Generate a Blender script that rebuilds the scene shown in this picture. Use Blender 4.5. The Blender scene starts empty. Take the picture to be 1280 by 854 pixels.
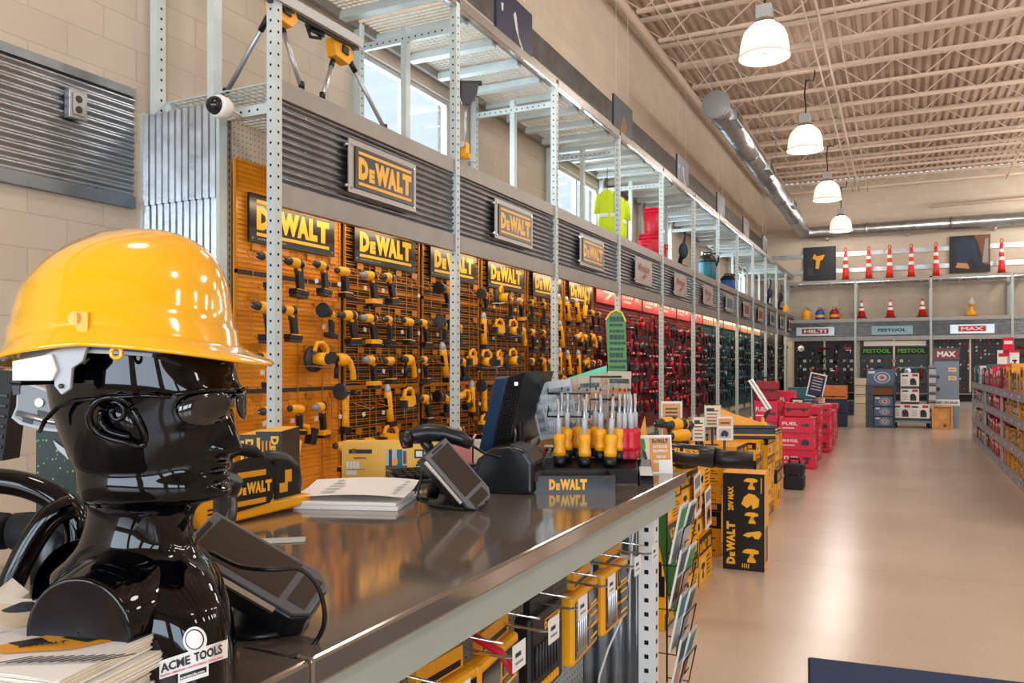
import bpy, bmesh, math, random
from mathutils import Matrix, Vector
random.seed(7)
rnd = random.Random(11)
PI = math.pi
S = bpy.context.scene
COL = S.collection

# ---------------------------------------------------------------- camera
TH = math.atan(0.485)                       # the camera looks this far left of the aisle
sn, cs = math.sin(TH), math.cos(TH)
EYE = 1.45
R_ = Vector((cs, sn, 0)); F_ = Vector((-sn, cs, 0))
cam_d = bpy.data.cameras.new('camera'); cam = bpy.data.objects.new('camera', cam_d); COL.objects.link(cam)
cam.location = (0, 0, EYE); cam.rotation_euler = (PI/2, 0, TH)
cam_d.sensor_width = 36; cam_d.lens = 36*1000/1280; cam_d.shift_y = 30/1280
cam_d.clip_start = 0.05; cam_d.clip_end = 300
S.camera = cam
S.view_settings.view_transform = 'Standard'; S.view_settings.look = 'None'
S.view_settings.gamma = 1; S.view_settings.use_curve_mapping = False
S.view_settings.exposure = 0.0

def W(px, py, Z):                           # photograph pixel + distance -> world point
    return F_*Z + R_*((px-640)/1000*Z) + Vector((0, 0, EYE-(py-457)/1000*Z))
def on_h(px, py, h):                        # ... on a level surface of height h
    return W(px, py, (EYE-h)*1000/(py-457))

# ---------------------------------------------------------------- world and lights
wd = bpy.data.worlds.new('sky'); S.world = wd; wd.use_nodes = True
wn = wd.node_tree.nodes; bg = wn['Background']
bg.inputs[0].default_value = (0.80, 0.90, 1.0, 1); bg.inputs[1].default_value = 1.15

def light(name, kind, loc, power, color=(1,1,1), size=0.3, size_y=None, rot=(0,0,0), spread=None):
    d = bpy.data.lights.new(name, kind); d.energy = power; d.color = color
    if kind == 'AREA':
        d.size = size
        if size_y: d.shape = 'RECTANGLE'; d.size_y = size_y
        if spread: d.spread = spread
    else: d.shadow_soft_size = size
    o = bpy.data.objects.new(name, d); COL.objects.link(o); o.location = loc; o.rotation_euler = rot
    return o
WARM = (1.0, 0.93, 0.86); DAY = (0.72, 0.86, 1.0)
# daylight through the shop front behind the camera and the side glazing
for i, x in enumerate((-3.2, 1.5, 6.5, 11.5)):
    light('daylight_front', 'AREA', (x, -7.8, 2.6), 330, DAY, 3.8, 3.0, (PI/2, 0, 0))
# daylight through the clerestory windows of the left wall
WIN = [(6.65, 8.6), (11.9, 14.0), (17.1, 19.2), (22.4, 24.5), (27.6, 29.7)]
for a, b in WIN:
    light('daylight_clerestory', 'AREA', (-5.12, (a+b)/2, 4.05), 60, (0.85, 0.93, 1.0), 1.2, b-a, (0, -PI/2, 0))
PEND = [(x, y) for x in (-1.94, 4.6, 11.2) for y in (1.04, 7.12, 13.2, 19.28, 25.36, 31.44)]
for x, y in PEND:
    light('lamp_light', 'POINT', (x, y, 6.50), 215, WARM, 0.5)

# ---------------------------------------------------------------- materials
def s2l(c):
    return tuple((v/12.92 if v <= 0.04045 else ((v+0.055)/1.055)**2.4) for v in c)
def hexc(h): return s2l(tuple(int(h[i:i+2], 16)/255 for i in (0, 2, 4)))
MATS = {}
def mat(name, h, rough=0.5, metal=0.0, var=0.0, vscale=8.0, bump=0.0, bscale=60.0, coat=0.0, spec=0.5, emit=0.0, stretch=None, ecol=None, rvar=0.0):
    if name in MATS: return MATS[name]
    m = bpy.data.materials.new(name); m.use_nodes = True
    nt = m.node_tree; N = nt.nodes; L = nt.links; b = N['Principled BSDF']
    col = hexc(h) if isinstance(h, str) else h
    b.inputs['Base Color'].default_value = (*col, 1); b.inputs['Roughness'].default_value = rough
    b.inputs['Metallic'].default_value = metal; b.inputs['Specular IOR Level'].default_value = spec
    if coat: b.inputs['Coat Weight'].default_value = coat; b.inputs['Coat Roughness'].default_value = 0.04
    if emit:
        b.inputs['Emission Color'].default_value = (*(hexc(ecol) if ecol else col), 1); b.inputs['Emission Strength'].default_value = emit
    if var or bump or rvar:
        tc = N.new('ShaderNodeTexCoord'); mp = N.new('ShaderNodeMapping')
        L.new(tc.outputs['Object'], mp.inputs[0])
        if stretch: mp.inputs['Scale'].default_value = stretch
    if var or rvar:
        no = N.new('ShaderNodeTexNoise'); no.inputs['Scale'].default_value = vscale; no.inputs['Detail'].default_value = 5
        L.new(mp.outputs[0], no.inputs['Vector'])
    if var:
        rp = N.new('ShaderNodeValToRGB')
        rp.color_ramp.elements[0].position = 0.3; rp.color_ramp.elements[1].position = 0.7
        rp.color_ramp.elements[0].color = (*[max(0, c*(1-var)) for c in col], 1)
        rp.color_ramp.elements[1].color = (*[min(1, c*(1+var)) for c in col], 1)
        L.new(no.outputs['Fac'], rp.inputs[0]); L.new(rp.outputs[0], b.inputs['Base Color'])
    if rvar:
        mr = N.new('ShaderNodeMapRange'); mr.inputs['To Min'].default_value = max(0, rough-rvar); mr.inputs['To Max'].default_value = rough+rvar
        L.new(no.outputs['Fac'], mr.inputs['Value']); L.new(mr.outputs[0], b.inputs['Roughness'])
    if bump:
        nb = N.new('ShaderNodeTexNoise'); nb.inputs['Scale'].default_value = bscale; nb.inputs['Detail'].default_value = 3
        bp = N.new('ShaderNodeBump'); bp.inputs['Strength'].default_value = bump; bp.inputs['Distance'].default_value = 0.02
        L.new(mp.outputs[0], nb.inputs['Vector']); L.new(nb.outputs['Fac'], bp.inputs['Height']); L.new(bp.outputs[0], b.inputs['Normal'])
    MATS[name] = m
    return m
M = {}
def dm(k, *a, **kw): M[k] = mat(k, *a, **kw)
dm('yellow', 'F5A80C', .38); dm('yellow2', 'E39A12', .45); dm('black', '0C0C0D', .42); dm('blackm', '0A0A0B', .6)
dm('dgrey', '2F3033', .45); dm('grey', '8A8C8E', .45); dm('lgrey', 'B9BCBD', .45); dm('silver', 'B8BABC', .28, 1.0)
dm('chrome', 'D8D8DA', .12, 1.0); dm('white', 'EDEBE6', .5); dm('red', 'C8102A', .42); dm('red2', '9C1022', .5); dm('pinkred', 'DE1440', .45)
dm('teal', '0E6672', .42); dm('teal2', '0A4650', .5); dm('blue', '1E4F9A', .4); dm('green', '2F8A3C', .5); dm('lime', '58B32E', .5)
dm('orange', 'E07818', .45); dm('wood', 'D59A50', .5, var=.25, vscale=6, stretch=(1, 8, 1)); dm('navy', '1E3048', .55)
dm('post', 'C3CDCB', .45, var=.05); dm('steelgrey', '8E8984', .42, .55, var=.08, vscale=3)
dm('galv', 'A9AEB2', .30, .92, var=.16, vscale=5, rvar=.08, bump=.05, bscale=25)
dm('galvdark', '7F858A', .34, .9, var=.2, vscale=4, rvar=.08)
dm('paper', 'F2EFEA', .6); dm('hole', '0A0A0A', .9); dm('rubber', '0C0C0D', .75); dm('cream', 'E6D6B8', .6)
dm('hivis', 'D8F020', .6, emit=0.0); dm('cable', '0A0A0B', .35); dm('joist', 'DCC8B4', .6, var=.06)
dm('gold', 'FFC040', .4); dm('conered', 'E02818', .45); dm('refl', 'F4F2EE', .35); dm('brown', '7A4A22', .6)
dm('screen', '181C20', .08); dm('shaft', 'B4B8BC', .35, .7); dm('deck', 'B9A28E', .65, var=.12, vscale=1.5, stretch=(4, .3, 1)); dm('darkgreen', '0F241C', .4); dm('skin', 'C98E68', .5); dm('plastic', '15171B', .3)
dm('slatgold', 'E8951A', .42, var=.16, vscale=3, stretch=(1, 1, 14)); dm('slatbrown', '24160B', .5, var=.2, vscale=5)
dm('wiregold', 'C8801E', .4, .3); dm('slatred', '5E0F1A', .5); dm('slatteal', '0C3E48', .5); dm('slatblack', '15171A', .5)
dm('signblack', '0B0A09', .3); dm('signyel', 'F6B428', .4); dm('signplate', '98948F', .35, .6)
dm('milkplate', 'A89C98', .4, .4); dm('milkred', '8E2430', .5)

def mix_mask(name, c1, c2, rough, kind, **k):
    """material with a grid of dots or rectangles: kind gives axes and pitch"""
    m = bpy.data.materials.new(name); m.use_nodes = True; nt = m.node_tree; N = nt.nodes; L = nt.links; b = N['Principled BSDF']
    tc = N.new('ShaderNodeTexCoord'); sp = N.new('ShaderNodeSeparateXYZ'); L.new(tc.outputs['Object'], sp.inputs[0])
    def math_(op, a, bb=None):
        n = N.new('ShaderNodeMath'); n.operation = op
        for i, q in enumerate((a, bb)):
            if q is None: continue
            if isinstance(q, (int, float)): n.inputs[i].default_value = q
            else: L.new(q, n.inputs[i])
        return n.outputs[0]
    ax = {'x': 0, 'y': 1, 'z': 2}
    ds = []
    for a in k['axes']:
        f = math_('FRACT', math_('DIVIDE', sp.outputs[ax[a]], k['pitch'])); d = math_('SUBTRACT', f, 0.5); ds.append(math_('MULTIPLY', d, d))
    r = math_('SQRT', math_('ADD', ds[0], ds[1])); msk = math_('LESS_THAN', r, k['rad'])
    mx = N.new('ShaderNodeMix'); mx.data_type = 'RGBA'; L.new(msk, mx.inputs['Factor'])
    mx.inputs['A'].default_value = (*hexc(c1), 1); mx.inputs['B'].default_value = (*hexc(c2), 1)
    L.new(mx.outputs['Result'], b.inputs['Base Color']); b.inputs['Roughness'].default_value = rough
    MATS[name] = m; return m
M['peg'] = mix_mask('peg', 'E4D3BC', '5A4A3A', .5, 'dot', axes='yz', pitch=.0254*1.6, rad=.13)
M['peggrey'] = mix_mask('peggrey', 'B4B6B0', '3A3A38', .5, 'dot', axes='yz', pitch=.0254, rad=.16)

def block_mat(name, ax1, c1='CDBFAC', c2='C6B7A4', mortar='BCAE9B'):
    m = bpy.data.materials.new(name); m.use_nodes = True; nt = m.node_tree; N = nt.nodes; L = nt.links; b = N['Principled BSDF']
    g = N.new('ShaderNodeNewGeometry'); sp = N.new('ShaderNodeSeparateXYZ'); cb = N.new('ShaderNodeCombineXYZ')
    L.new(g.outputs['Position'], sp.inputs[0]); L.new(sp.outputs[ax1], cb.inputs[0]); L.new(sp.outputs[2], cb.inputs[1])
    br = N.new('ShaderNodeTexBrick'); br.inputs['Scale'].default_value = 1.0; br.inputs['Brick Width'].default_value = .54
    br.inputs['Row Height'].default_value = .22; br.inputs['Mortar Size'].default_value = .006; br.inputs['Mortar Smooth'].default_value = .5
    br.inputs['Color1'].default_value = (*hexc(c1), 1); br.inputs['Color2'].default_value = (*hexc(c2), 1); br.inputs['Mortar'].default_value = (*hexc(mortar), 1)
    L.new(cb.outputs[0], br.inputs['Vector']); L.new(br.outputs['Color'], b.inputs['Base Color']); b.inputs['Roughness'].default_value = .75
    no = N.new('ShaderNodeTexNoise'); no.inputs['Scale'].default_value = 90
    ad = N.new('ShaderNodeMath'); ad.operation = 'MULTIPLY_ADD'; L.new(br.outputs['Fac'], ad.inputs[0]); ad.inputs[1].default_value = -1.5
    L.new(no.outputs['Fac'], ad.inputs[2])
    bp = N.new('ShaderNodeBump'); bp.inputs['Strength'].default_value = .35; bp.inputs['Distance'].default_value = .004
    L.new(ad.outputs[0], bp.inputs['Height']); L.new(bp.outputs[0], b.inputs['Normal'])
    return m
M['blockY'] = block_mat('blockY', 1); M['blockX'] = block_mat('blockX', 0)

def floor_mat():
    m = bpy.data.materials.new('polished_floor'); m.use_nodes = True; nt = m.node_tree; N = nt.nodes; L = nt.links; b = N['Principled BSDF']
    g = N.new('ShaderNodeNewGeometry')
    n1 = N.new('ShaderNodeTexNoise'); n1.inputs['Scale'].default_value = .7; n1.inputs['Detail'].default_value = 6; L.new(g.outputs['Position'], n1.inputs['Vector'])
    n2 = N.new('ShaderNodeTexNoise'); n2.inputs['Scale'].default_value = 60; n2.inputs['Detail'].default_value = 2; L.new(g.outputs['Position'], n2.inputs['Vector'])
    rp = N.new('ShaderNodeValToRGB'); rp.color_ramp.elements[0].position = .3; rp.color_ramp.elements[1].position = .7
    rp.color_ramp.elements[0].color = (*hexc('C2AE9A'), 1); rp.color_ramp.elements[1].color = (*hexc('D2BFAC'), 1)
    ml = N.new('ShaderNodeMath'); ml.operation = 'MULTIPLY_ADD'; L.new(n2.outputs['Fac'], ml.inputs[0]); ml.inputs[1].default_value = .35
    sb = N.new('ShaderNodeMath'); sb.operation = 'SUBTRACT'; L.new(n1.outputs['Fac'], sb.inputs[0]); sb.inputs[1].default_value = .17
    L.new(sb.outputs[0], ml.inputs[2]); L.new(ml.outputs[0], rp.inputs[0])
    # control joints cut in the slab
    sp = N.new('ShaderNodeSeparateXYZ'); L.new(g.outputs['Position'], sp.inputs[0])
    prev = None
    for ax, off in ((0, 1.4), (1, 1.0)):
        a = N.new('ShaderNodeMath'); a.operation = 'ADD'; L.new(sp.outputs[ax], a.inputs[0]); a.inputs[1].default_value = off+60
        d = N.new('ShaderNodeMath'); d.operation = 'DIVIDE'; L.new(a.outputs[0], d.inputs[0]); d.inputs[1].default_value = 4.2
        f = N.new('ShaderNodeMath'); f.operation = 'FRACT'; L.new(d.outputs[0], f.inputs[0])
        l = N.new('ShaderNodeMath'); l.operation = 'LESS_THAN'; L.new(f.outputs[0], l.inputs[0]); l.inputs[1].default_value = .0022
        if prev is None: prev = l
        else:
            mx = N.new('ShaderNodeMath'); mx.operation = 'MAXIMUM'; L.new(prev.outputs[0], mx.inputs[0]); L.new(l.outputs[0], mx.inputs[1]); prev = mx
    mix = N.new('ShaderNodeMix'); mix.data_type = 'RGBA'; L.new(prev.outputs[0], mix.inputs['Factor']); L.new(rp.outputs[0], mix.inputs['A'])
    mix.inputs['B'].default_value = (*hexc('B5A391'), 1); L.new(mix.outputs['Result'], b.inputs['Base Color'])
    b.inputs['Roughness'].default_value = .22; b.inputs['Specular IOR Level'].default_value = .45
    bp = N.new('ShaderNodeBump'); bp.inputs['Strength'].default_value = .03; bp.inputs['Distance'].default_value = .004; L.new(n2.outputs['Fac'], bp.inputs['Height']); L.new(bp.outputs[0], b.inputs['Normal'])
    return m
M['floor'] = floor_mat()

def glass_mat(name, tint=(1, 1, 1), refl=.12, rough=0.02):
    m = bpy.data.materials.new(name); m.use_nodes = True; nt = m.node_tree; N = nt.nodes; L = nt.links
    N.remove(N['Principled BSDF']); out = N['Material Output']
    t = N.new('ShaderNodeBsdfTransparent'); t.inputs[0].default_value = (*tint, 1)
    gl = N.new('ShaderNodeBsdfGlossy'); gl.inputs['Roughness'].default_value = rough
    lw = N.new('ShaderNodeLayerWeight'); lw.inputs[0].default_value = .12; fr = N.new('ShaderNodeMath'); fr.operation = 'MULTIPLY_ADD'; L.new(lw.outputs['Facing'], fr.inputs[0]); fr.inputs[1].default_value = .35; fr.inputs[2].default_value = .03
    mx = N.new('ShaderNodeMixShader'); L.new(fr.outputs[0], mx.inputs[0]); L.new(t.outputs[0], mx.inputs[1]); L.new(gl.outputs[0], mx.inputs[2]); L.new(mx.outputs[0], out.inputs[0])
    return m
M['glass'] = glass_mat('glass', (.95, .98, 1)); M['film'] = glass_mat('film', (.93, .93, .93)); M['lens'] = glass_mat('lens', (.10, .10, .11))

# ---------------------------------------------------------------- mesh builder
_tx = {}
def text_geo(t, bold=.02):
    k = (t, bold)
    if k in _tx: return _tx[k]
    c = bpy.data.curves.new('t', 'FONT'); c.body = t; c.size = 1; c.offset = bold; c.resolution_u = 2; c.fill_mode = 'FRONT'
    o = bpy.data.objects.new('t', c)
    me = bpy.data.meshes.new_from_object(o)
    vs = [v.co.copy() for v in me.vertices]; fs = [tuple(p.vertices) for p in me.polygons]
    bpy.data.meshes.remove(me); bpy.data.objects.remove(o); bpy.data.curves.remove(c)
    x0 = min(v.x for v in vs); x1 = max(v.x for v in vs); y0 = min(v.y for v in vs); y1 = max(v.y for v in vs)
    vs = [((v.x-x0)/(x1-x0), (v.y-y0)/(y1-y0)) for v in vs]
    _tx[k] = (vs, fs, (x1-x0)/(y1-y0))
    return _tx[k]

class MB:
    def __init__(s, mtx=None):
        s.v = []; s.f = []; s.mi = []; s.sm = []; s.mats = []; s.M = mtx or Matrix()
    def add(s, vs, fs, m, smooth=False):
        m = M[m] if isinstance(m, str) else m
        if m not in s.mats: s.mats.append(m)
        i = s.mats.index(m); n = len(s.v)
        s.v += [s.M @ Vector(v) for v in vs]
        for f in fs: s.f.append(tuple(n+q for q in f)); s.mi.append(i); s.sm.append(smooth)
        return s
    def box(s, c, d, m, R=None, taper=None):
        x, y, z = d[0]/2, d[1]/2, d[2]/2
        vs = [Vector((i*x, j*y, k*z)) for k in (-1, 1) for j in (-1, 1) for i in (-1, 1)]
        if taper:
            for q in vs[4:]: q.x *= taper; q.y *= taper
        if R is not None: vs = [R @ q for q in vs]
        vs = [q+Vector(c) for q in vs]
        return s.add(vs, [(0,2,3,1), (4,5,7,6), (0,1,5,4), (2,6,7,3), (0,4,6,2), (1,3,7,5)], m)
    def b2(s, a, b, m):
        return s.box([(a[i]+b[i])/2 for i in range(3)], [abs(b[i]-a[i]) for i in range(3)], m)
    def bar(s, p, q, w, h, m, up=(0, 0, 1)):
        p = Vector(p); q = Vector(q); d = (q-p); L = d.length; d.normalize(); u = Vector(up)
        if abs(d.dot(u)) > .99: u = Vector((0, 1, 0))
        a = d.cross(u).normalized(); b = a.cross(d)
        vs = [p+a*(i*w/2)+b*(j*h/2) for i, j in ((-1,-1), (1,-1), (1,1), (-1,1))]+[q+a*(i*w/2)+b*(j*h/2) for i, j in ((-1,-1), (1,-1), (1,1), (-1,1))]
        return s.add(vs, [(3,2,1,0), (4,5,6,7), (0,1,5,4), (1,2,6,5), (2,3,7,6), (3,0,4,7)], m)
    def prism(s, poly, axis, a0, a1, m, smooth=False):
        n = len(poly)
        def V(p, a): return {'x': (a, p[0], p[1]), 'y': (p[0], a, p[1]), 'z': (p[0], p[1], a)}[axis]
        vs = [V(p, a0) for p in poly]+[V(p, a1) for p in poly]
        s.add(vs, [tuple(range(n-1, -1, -1)), tuple(range(n, 2*n))], m)
        return s.add(vs, [(i, (i+1) % n, n+(i+1) % n, n+i) for i in range(n)], m, smooth)
    def loft(s, rings, m, cap=True, smooth=True, closed=True):
        n = len(rings[0]); vs = [p for r in rings for p in r]; fs = []
        for k in range(len(rings)-1):
            for i in range(n if closed else n-1):
                j = (i+1) % n; fs.append((k*n+i, k*n+j, (k+1)*n+j, (k+1)*n+i))
        s.add(vs, fs, m, smooth)
        if cap and closed:
            s.add(list(rings[0]), [tuple(range(n-1, -1, -1))], m); s.add(list(rings[-1]), [tuple(range(n))], m)
        return s
    def tube(s, pts, r, m, n=8, cap=True, flat=1.0):
        pts = [Vector(p) for p in pts]; rings = []; rs = r if isinstance(r, (list, tuple)) else [r]*len(pts)
        t0 = (pts[1]-pts[0]).normalized(); u = Vector((0, 0, 1))
        if abs(t0.dot(u)) > .95: u = Vector((1, 0, 0))
        a = t0.cross(u).normalized()
        for i, p in enumerate(pts):
            t = (pts[min(i+1, len(pts)-1)]-pts[max(i-1, 0)]).normalized()
            a = (a-t*a.dot(t)).normalized(); b = t.cross(a)
            rings.append([p+a*(math.cos(2*PI*k/n)*rs[i])+b*(math.sin(2*PI*k/n)*rs[i]*flat) for k in range(n)])
        return s.loft(rings, m, cap)
    def cyl(s, p, q, r, m, n=16, r2=None):
        return s.tube([p, q], [r, r2 if r2 is not None else r], m, n)
    def lathe(s, prof, o, axis, m, n=20, cap=True):
        o = Vector(o); ax = {'x': (Vector((0,1,0)), Vector((0,0,1)), Vector((1,0,0))), 'y': (Vector((0,0,1)), Vector((1,0,0)), Vector((0,1,0))), 'z': (Vector((1,0,0)), Vector((0,1,0)), Vector((0,0,1)))}[axis]
        rings = [[o+ax[0]*(math.cos(2*PI*k/n)*r)+ax[1]*(math.sin(2*PI*k/n)*r)+ax[2]*t for k in range(n)] for r, t in prof]
        return s.loft(rings, m, cap)
    def ball(s, c, r, m, n=14, sc=(1, 1, 1)):
        rings = []
        for i in range(n//2+1):
            a = -PI/2+PI*i/(n//2); rr = max(math.cos(a), 1e-3)
            rings.append([Vector(c)+Vector((math.cos(2*PI*k/n)*rr*r*sc[0], math.sin(2*PI*k/n)*rr*r*sc[1], math.sin(a)*r*sc[2])) for k in range(n)])
        return s.loft(rings, m)
    def text(s, t, o, ux, uy, w, h, m, bold=.02, shear=0):
        """text filling w x h, lower-left corner at o, ux/uy the reading and up directions"""
        vs, fs, _ = text_geo(t, bold); ux = Vector(ux).normalized(); uy = Vector(uy).normalized(); o = Vector(o)
        return s.add([o+ux*(v[0]*w+v[1]*h*shear)+uy*(v[1]*h) for v in vs], fs, m)
    def rect(s, o, ux, uy, x0, y0, x1, y1, m):
        ux = Vector(ux).normalized(); uy = Vector(uy).normalized(); o = Vector(o)
        return s.add([o+ux*x0+uy*y0, o+ux*x1+uy*y0, o+ux*x1+uy*y1, o+ux*x0+uy*y1], [(0, 1, 2, 3)], m)
    def mesh(s, name, fix=False):
        me = bpy.data.meshes.new(name); me.from_pydata([tuple(v) for v in s.v], [], s.f)
        for m in s.mats: me.materials.append(m)
        me.polygons.foreach_set('material_index', s.mi); me.polygons.foreach_set('use_smooth', s.sm)
        if fix:
            bm = bmesh.new(); bm.from_mesh(me); bmesh.ops.remove_doubles(bm, verts=bm.verts, dist=1e-5); bmesh.ops.recalc_face_normals(bm, faces=bm.faces); bm.to_mesh(me); bm.free()
        me.update(); return me
    def build(s, name, parent=None, bevel=0, label=None, fix=True, sub=0, seg=2):
        """parent None: top-level, re-centred on its base. parent given: verts are in the parent's own frame"""
        loc = None
        if parent is None and s.v:
            xs = [v.x for v in s.v]; ys = [v.y for v in s.v]; zs = [v.z for v in s.v]
            loc = Vector(((min(xs)+max(xs))/2, (min(ys)+max(ys))/2, min(zs))); s.v = [v-loc for v in s.v]
        me = s.mesh(name, fix); o = bpy.data.objects.new(name, me); COL.objects.link(o)
        if loc is not None: o.location = loc
        if parent is not None: o.parent = parent
        if bevel:
            b = o.modifiers.new('edge', 'BEVEL'); b.width = bevel; b.segments = seg; b.limit_method = 'ANGLE'; b.angle_limit = .6
        if sub:
            b = o.modifiers.new('sub', 'SUBSURF'); b.levels = sub; b.render_levels = sub
        if label: o['label'] = label
        return o

def tag(o, label, cat, group=None, kind=None):
    o['label'] = label; o['category'] = cat
    if group: o['group'] = group
    if kind: o['kind'] = kind
    return o
def struct(mb, name, **k):
    o = mb.build(name, **k); o['kind'] = 'structure'; return o
def thing(name, label, cat, loc=(0, 0, 0), rz=0, group=None, rot=None, scale=None):
    o = bpy.data.objects.new(name, None); COL.objects.link(o); o.empty_display_size = .05
    o.location = loc; o.rotation_euler = rot if rot is not None else (0, 0, rz)
    if scale: o.scale = scale
    o['label'] = label; o['category'] = cat
    if group: o['group'] = group
    return o
def copy_tree(o, parent=None):
    c = o.copy(); COL.objects.link(c)
    if parent is not None: c.parent = parent
    for ch in [q for q in o.children]: copy_tree(ch, c)
    return c
ORD = ['first', 'second', 'third', 'fourth', 'fifth', 'sixth', 'seventh', 'eighth', 'ninth', 'tenth', 'eleventh', 'twelfth', 'thirteenth', 'fourteenth', 'fifteenth', 'sixteenth', 'seventeenth', 'eighteenth', 'nineteenth', 'twentieth', 'twenty-first', 'twenty-second', 'twenty-third', 'twenty-fourth', 'twenty-fifth', 'twenty-sixth', 'twenty-seventh', 'twenty-eighth', 'twenty-ninth', 'thirtieth']
def smooth_path(pts, m=5):
    P = [Vector(p) for p in pts]; P = [P[0]]+P+[P[-1]]; out = []
    for k in range(1, len(P)-2):
        for q in range(m):
            t_ = q/m; out.append(.5*((2*P[k])+(P[k+1]-P[k-1])*t_+(2*P[k-1]-5*P[k]+4*P[k+1]-P[k+2])*t_*t_+(3*P[k]-P[k-1]-3*P[k+1]+P[k+2])*t_**3))
    return out+[P[-2]]
X3, Y3, Z3 = Vector((1, 0, 0)), Vector((0, 1, 0)), Vector((0, 0, 1))
def yel_logo(mb, o, ux, uy, w, h, m, bars=True, bold=.075):
    """the heavy six-letter wordmark with a rule above and below"""
    o = Vector(o); ux = Vector(ux).normalized(); uy = Vector(uy).normalized()
    hh = h*.66 if bars else h; y0 = h*.17 if bars else 0
    mb.text('D', o+uy*y0, ux, uy, w*.17, hh, m, bold); mb.text('E', o+ux*w*.185+uy*y0, ux, uy, w*.10, hh*.62, m, bold)
    mb.text('W', o+ux*w*.29+uy*y0, ux, uy, w*.27, hh, m, bold); mb.text('A', o+ux*w*.53+uy*y0, ux, uy, w*.17, hh, m, bold)
    mb.text('L', o+ux*w*.70+uy*y0, ux, uy, w*.12, hh, m, bold); mb.text('T', o+ux*w*.815+uy*y0, ux, uy, w*.185, hh, m, bold)
    if bars:
        mb.rect(o, ux, uy, 0, 0, w, h*.09, m); mb.rect(o, ux, uy, 0, h*.91, w, h, m)
# ================================================================ setting
XW, XF, XB, XM = -5.0, -3.81, -4.25, -4.38
Y0, BAY, NB = 4.17, 2.44, 12
YE, YFW = 33.6, 33.7                       # end of the racks, far wall
XR, YN, HC = 17.0, -8.0, 8.70
mb = MB(); mb.b2((XW-.2, YN-.2, -.1), (XR+.2, YFW+.2, 0), 'floor'); struct(mb, 'floor')
# left wall with its clerestory openings
WB, WT = 3.42, 4.72
mb = MB(); mb.b2((XW-.2, YN, 0), (XW, YFW, WB), 'blockY'); mb.b2((XW-.2, YN, WT), (XW, YFW, HC), 'blockY')
e = YN
for a, b in WIN+[(YFW, YFW)]:
    mb.b2((XW-.2, e, WB), (XW, a, WT), 'blockY'); e = b
struct(mb, 'wall_left')
for i, (a, b) in enumerate(WIN):
    f = MB(); t = .06
    f.b2((XW-.12, a, WB), (XW-.04, b, WB+t), 'lgrey'); f.b2((XW-.12, a, WT-t), (XW-.04, b, WT), 'lgrey')
    f.b2((XW-.12, a, WB+t), (XW-.04, a+t, WT-t), 'lgrey'); f.b2((XW-.12, b-t, WB+t), (XW-.04, b, WT-t), 'lgrey'); f.b2((XW-.12, (a+b)/2-.03, WB+t), (XW-.04, (a+b)/2+.03, WT-t), 'lgrey')
    w = struct(f, 'window_%d' % (i+1)); w.name = 'window_%d' % (i+1)
    g = MB(); g.b2((XW-.09, a+t, WB+t), (XW-.08, b-t, WT-t), 'glass'); p = g.build('window_pane'); p.parent = w; p.matrix_parent_inverse = Matrix.Translation(w.location).inverted()
mb = MB(); mb.b2((XW, YFW, 0), (XR, YFW+.2, HC), 'blockX'); struct(mb, 'wall_far')
mb = MB(); mb.b2((XR, YN, 0), (XR+.2, YFW, HC), 'blockY'); struct(mb, 'wall_right')
# shop front behind the camera: piers and glazing
mb = MB(); mb.b2((XW, YN-.2, 4.2), (XR, YN, HC), 'blockX'); mb.b2((XW, YN-.2, 0), (XR, YN, .9), 'blockX')
e = XW
for a in (-5.1, -.4, 4.6, 9.6): mb.b2((e, YN-.2, .9), (a, YN, 4.2), 'blockX'); e = a+3.8
mb.b2((e, YN-.2, .9), (XR, YN, 4.2), 'blockX'); struct(mb, 'wall_front')
# ribbed ceiling deck
mb = MB(); prof = []; x = XW; p = .20
while x < XR:
    prof += [(x, HC), (x+.05, HC), (x+.075, HC+.06), (x+.15, HC+.06), (x+.175, HC)]; x += p
vs = [(q[0], YN, q[1]) for q in prof]+[(q[0], YFW, q[1]) for q in prof]; n = len(prof)
mb.add(vs, [(i, i+1, n+i+1, n+i) for i in range(n-1)], 'deck'); mb.b2((XW-.2, YN-.2, HC+.07), (XR+.2, YFW+.2, HC+.12), 'joist'); struct(mb, 'ceiling')
# stripe on the left wall, far-wall bands, corrugated band near the camera
mb = MB(); mb.b2((XW, YN+.1, 6.13), (XW+.04, YFW-.02, 6.50), 'galvdark'); o = struct(mb, 'trim_1')
for i, h in enumerate((5.15, 5.78)):
    mb = MB(); mb.b2((XW+.05, YFW-.05, h-.08), (XR, YFW, h+.08), 'galv'); struct(mb, 'trim_%d' % (i+2))

def corr_sheet(mb, p0, along, across, nrm, L, Wd, pitch, amp, m):
    """ribbed metal sheet: ribs run along 'along' (length L), repeated over 'across' (width Wd)"""
    along = Vector(along); across = Vector(across); nrm = Vector(nrm); p0 = Vector(p0)
    k = max(2, int(Wd/pitch*6)); r0 = []; r1 = []
    for i in range(k+1):
        u = Wd*i/k; d = p0+across*u+nrm*(amp*math.cos(2*PI*u/pitch)); r0.append(d); r1.append(d+along*L)
    mb.add(r0+r1, [(i, i+1, k+2+i, k+1+i) for i in range(k)], m, True)
mb = MB(); corr_sheet(mb, (XW+.03, -2.5, 2.66), Y3, Z3, X3, 6.5, .74, .058, .012, 'galv')
mb.b2((XW+.005, -2.5, 3.38), (XW+.05, 4.0, 3.44), 'galvdark'); mb.b2((XW+.005, -2.5, 2.58), (XW+.05, 4.0, 2.66), 'galvdark')
struct(mb, 'trim_4')
t = thing('outlet_box', 'small galvanised double outlet box on the corrugated band of the left wall', 'outlet', (XW+.045, 3.52, 3.08))
mb = MB(); mb.box((.025, 0, .10), (.05, .13, .19), 'galv'); mb.build('box', t, bevel=.004)
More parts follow.
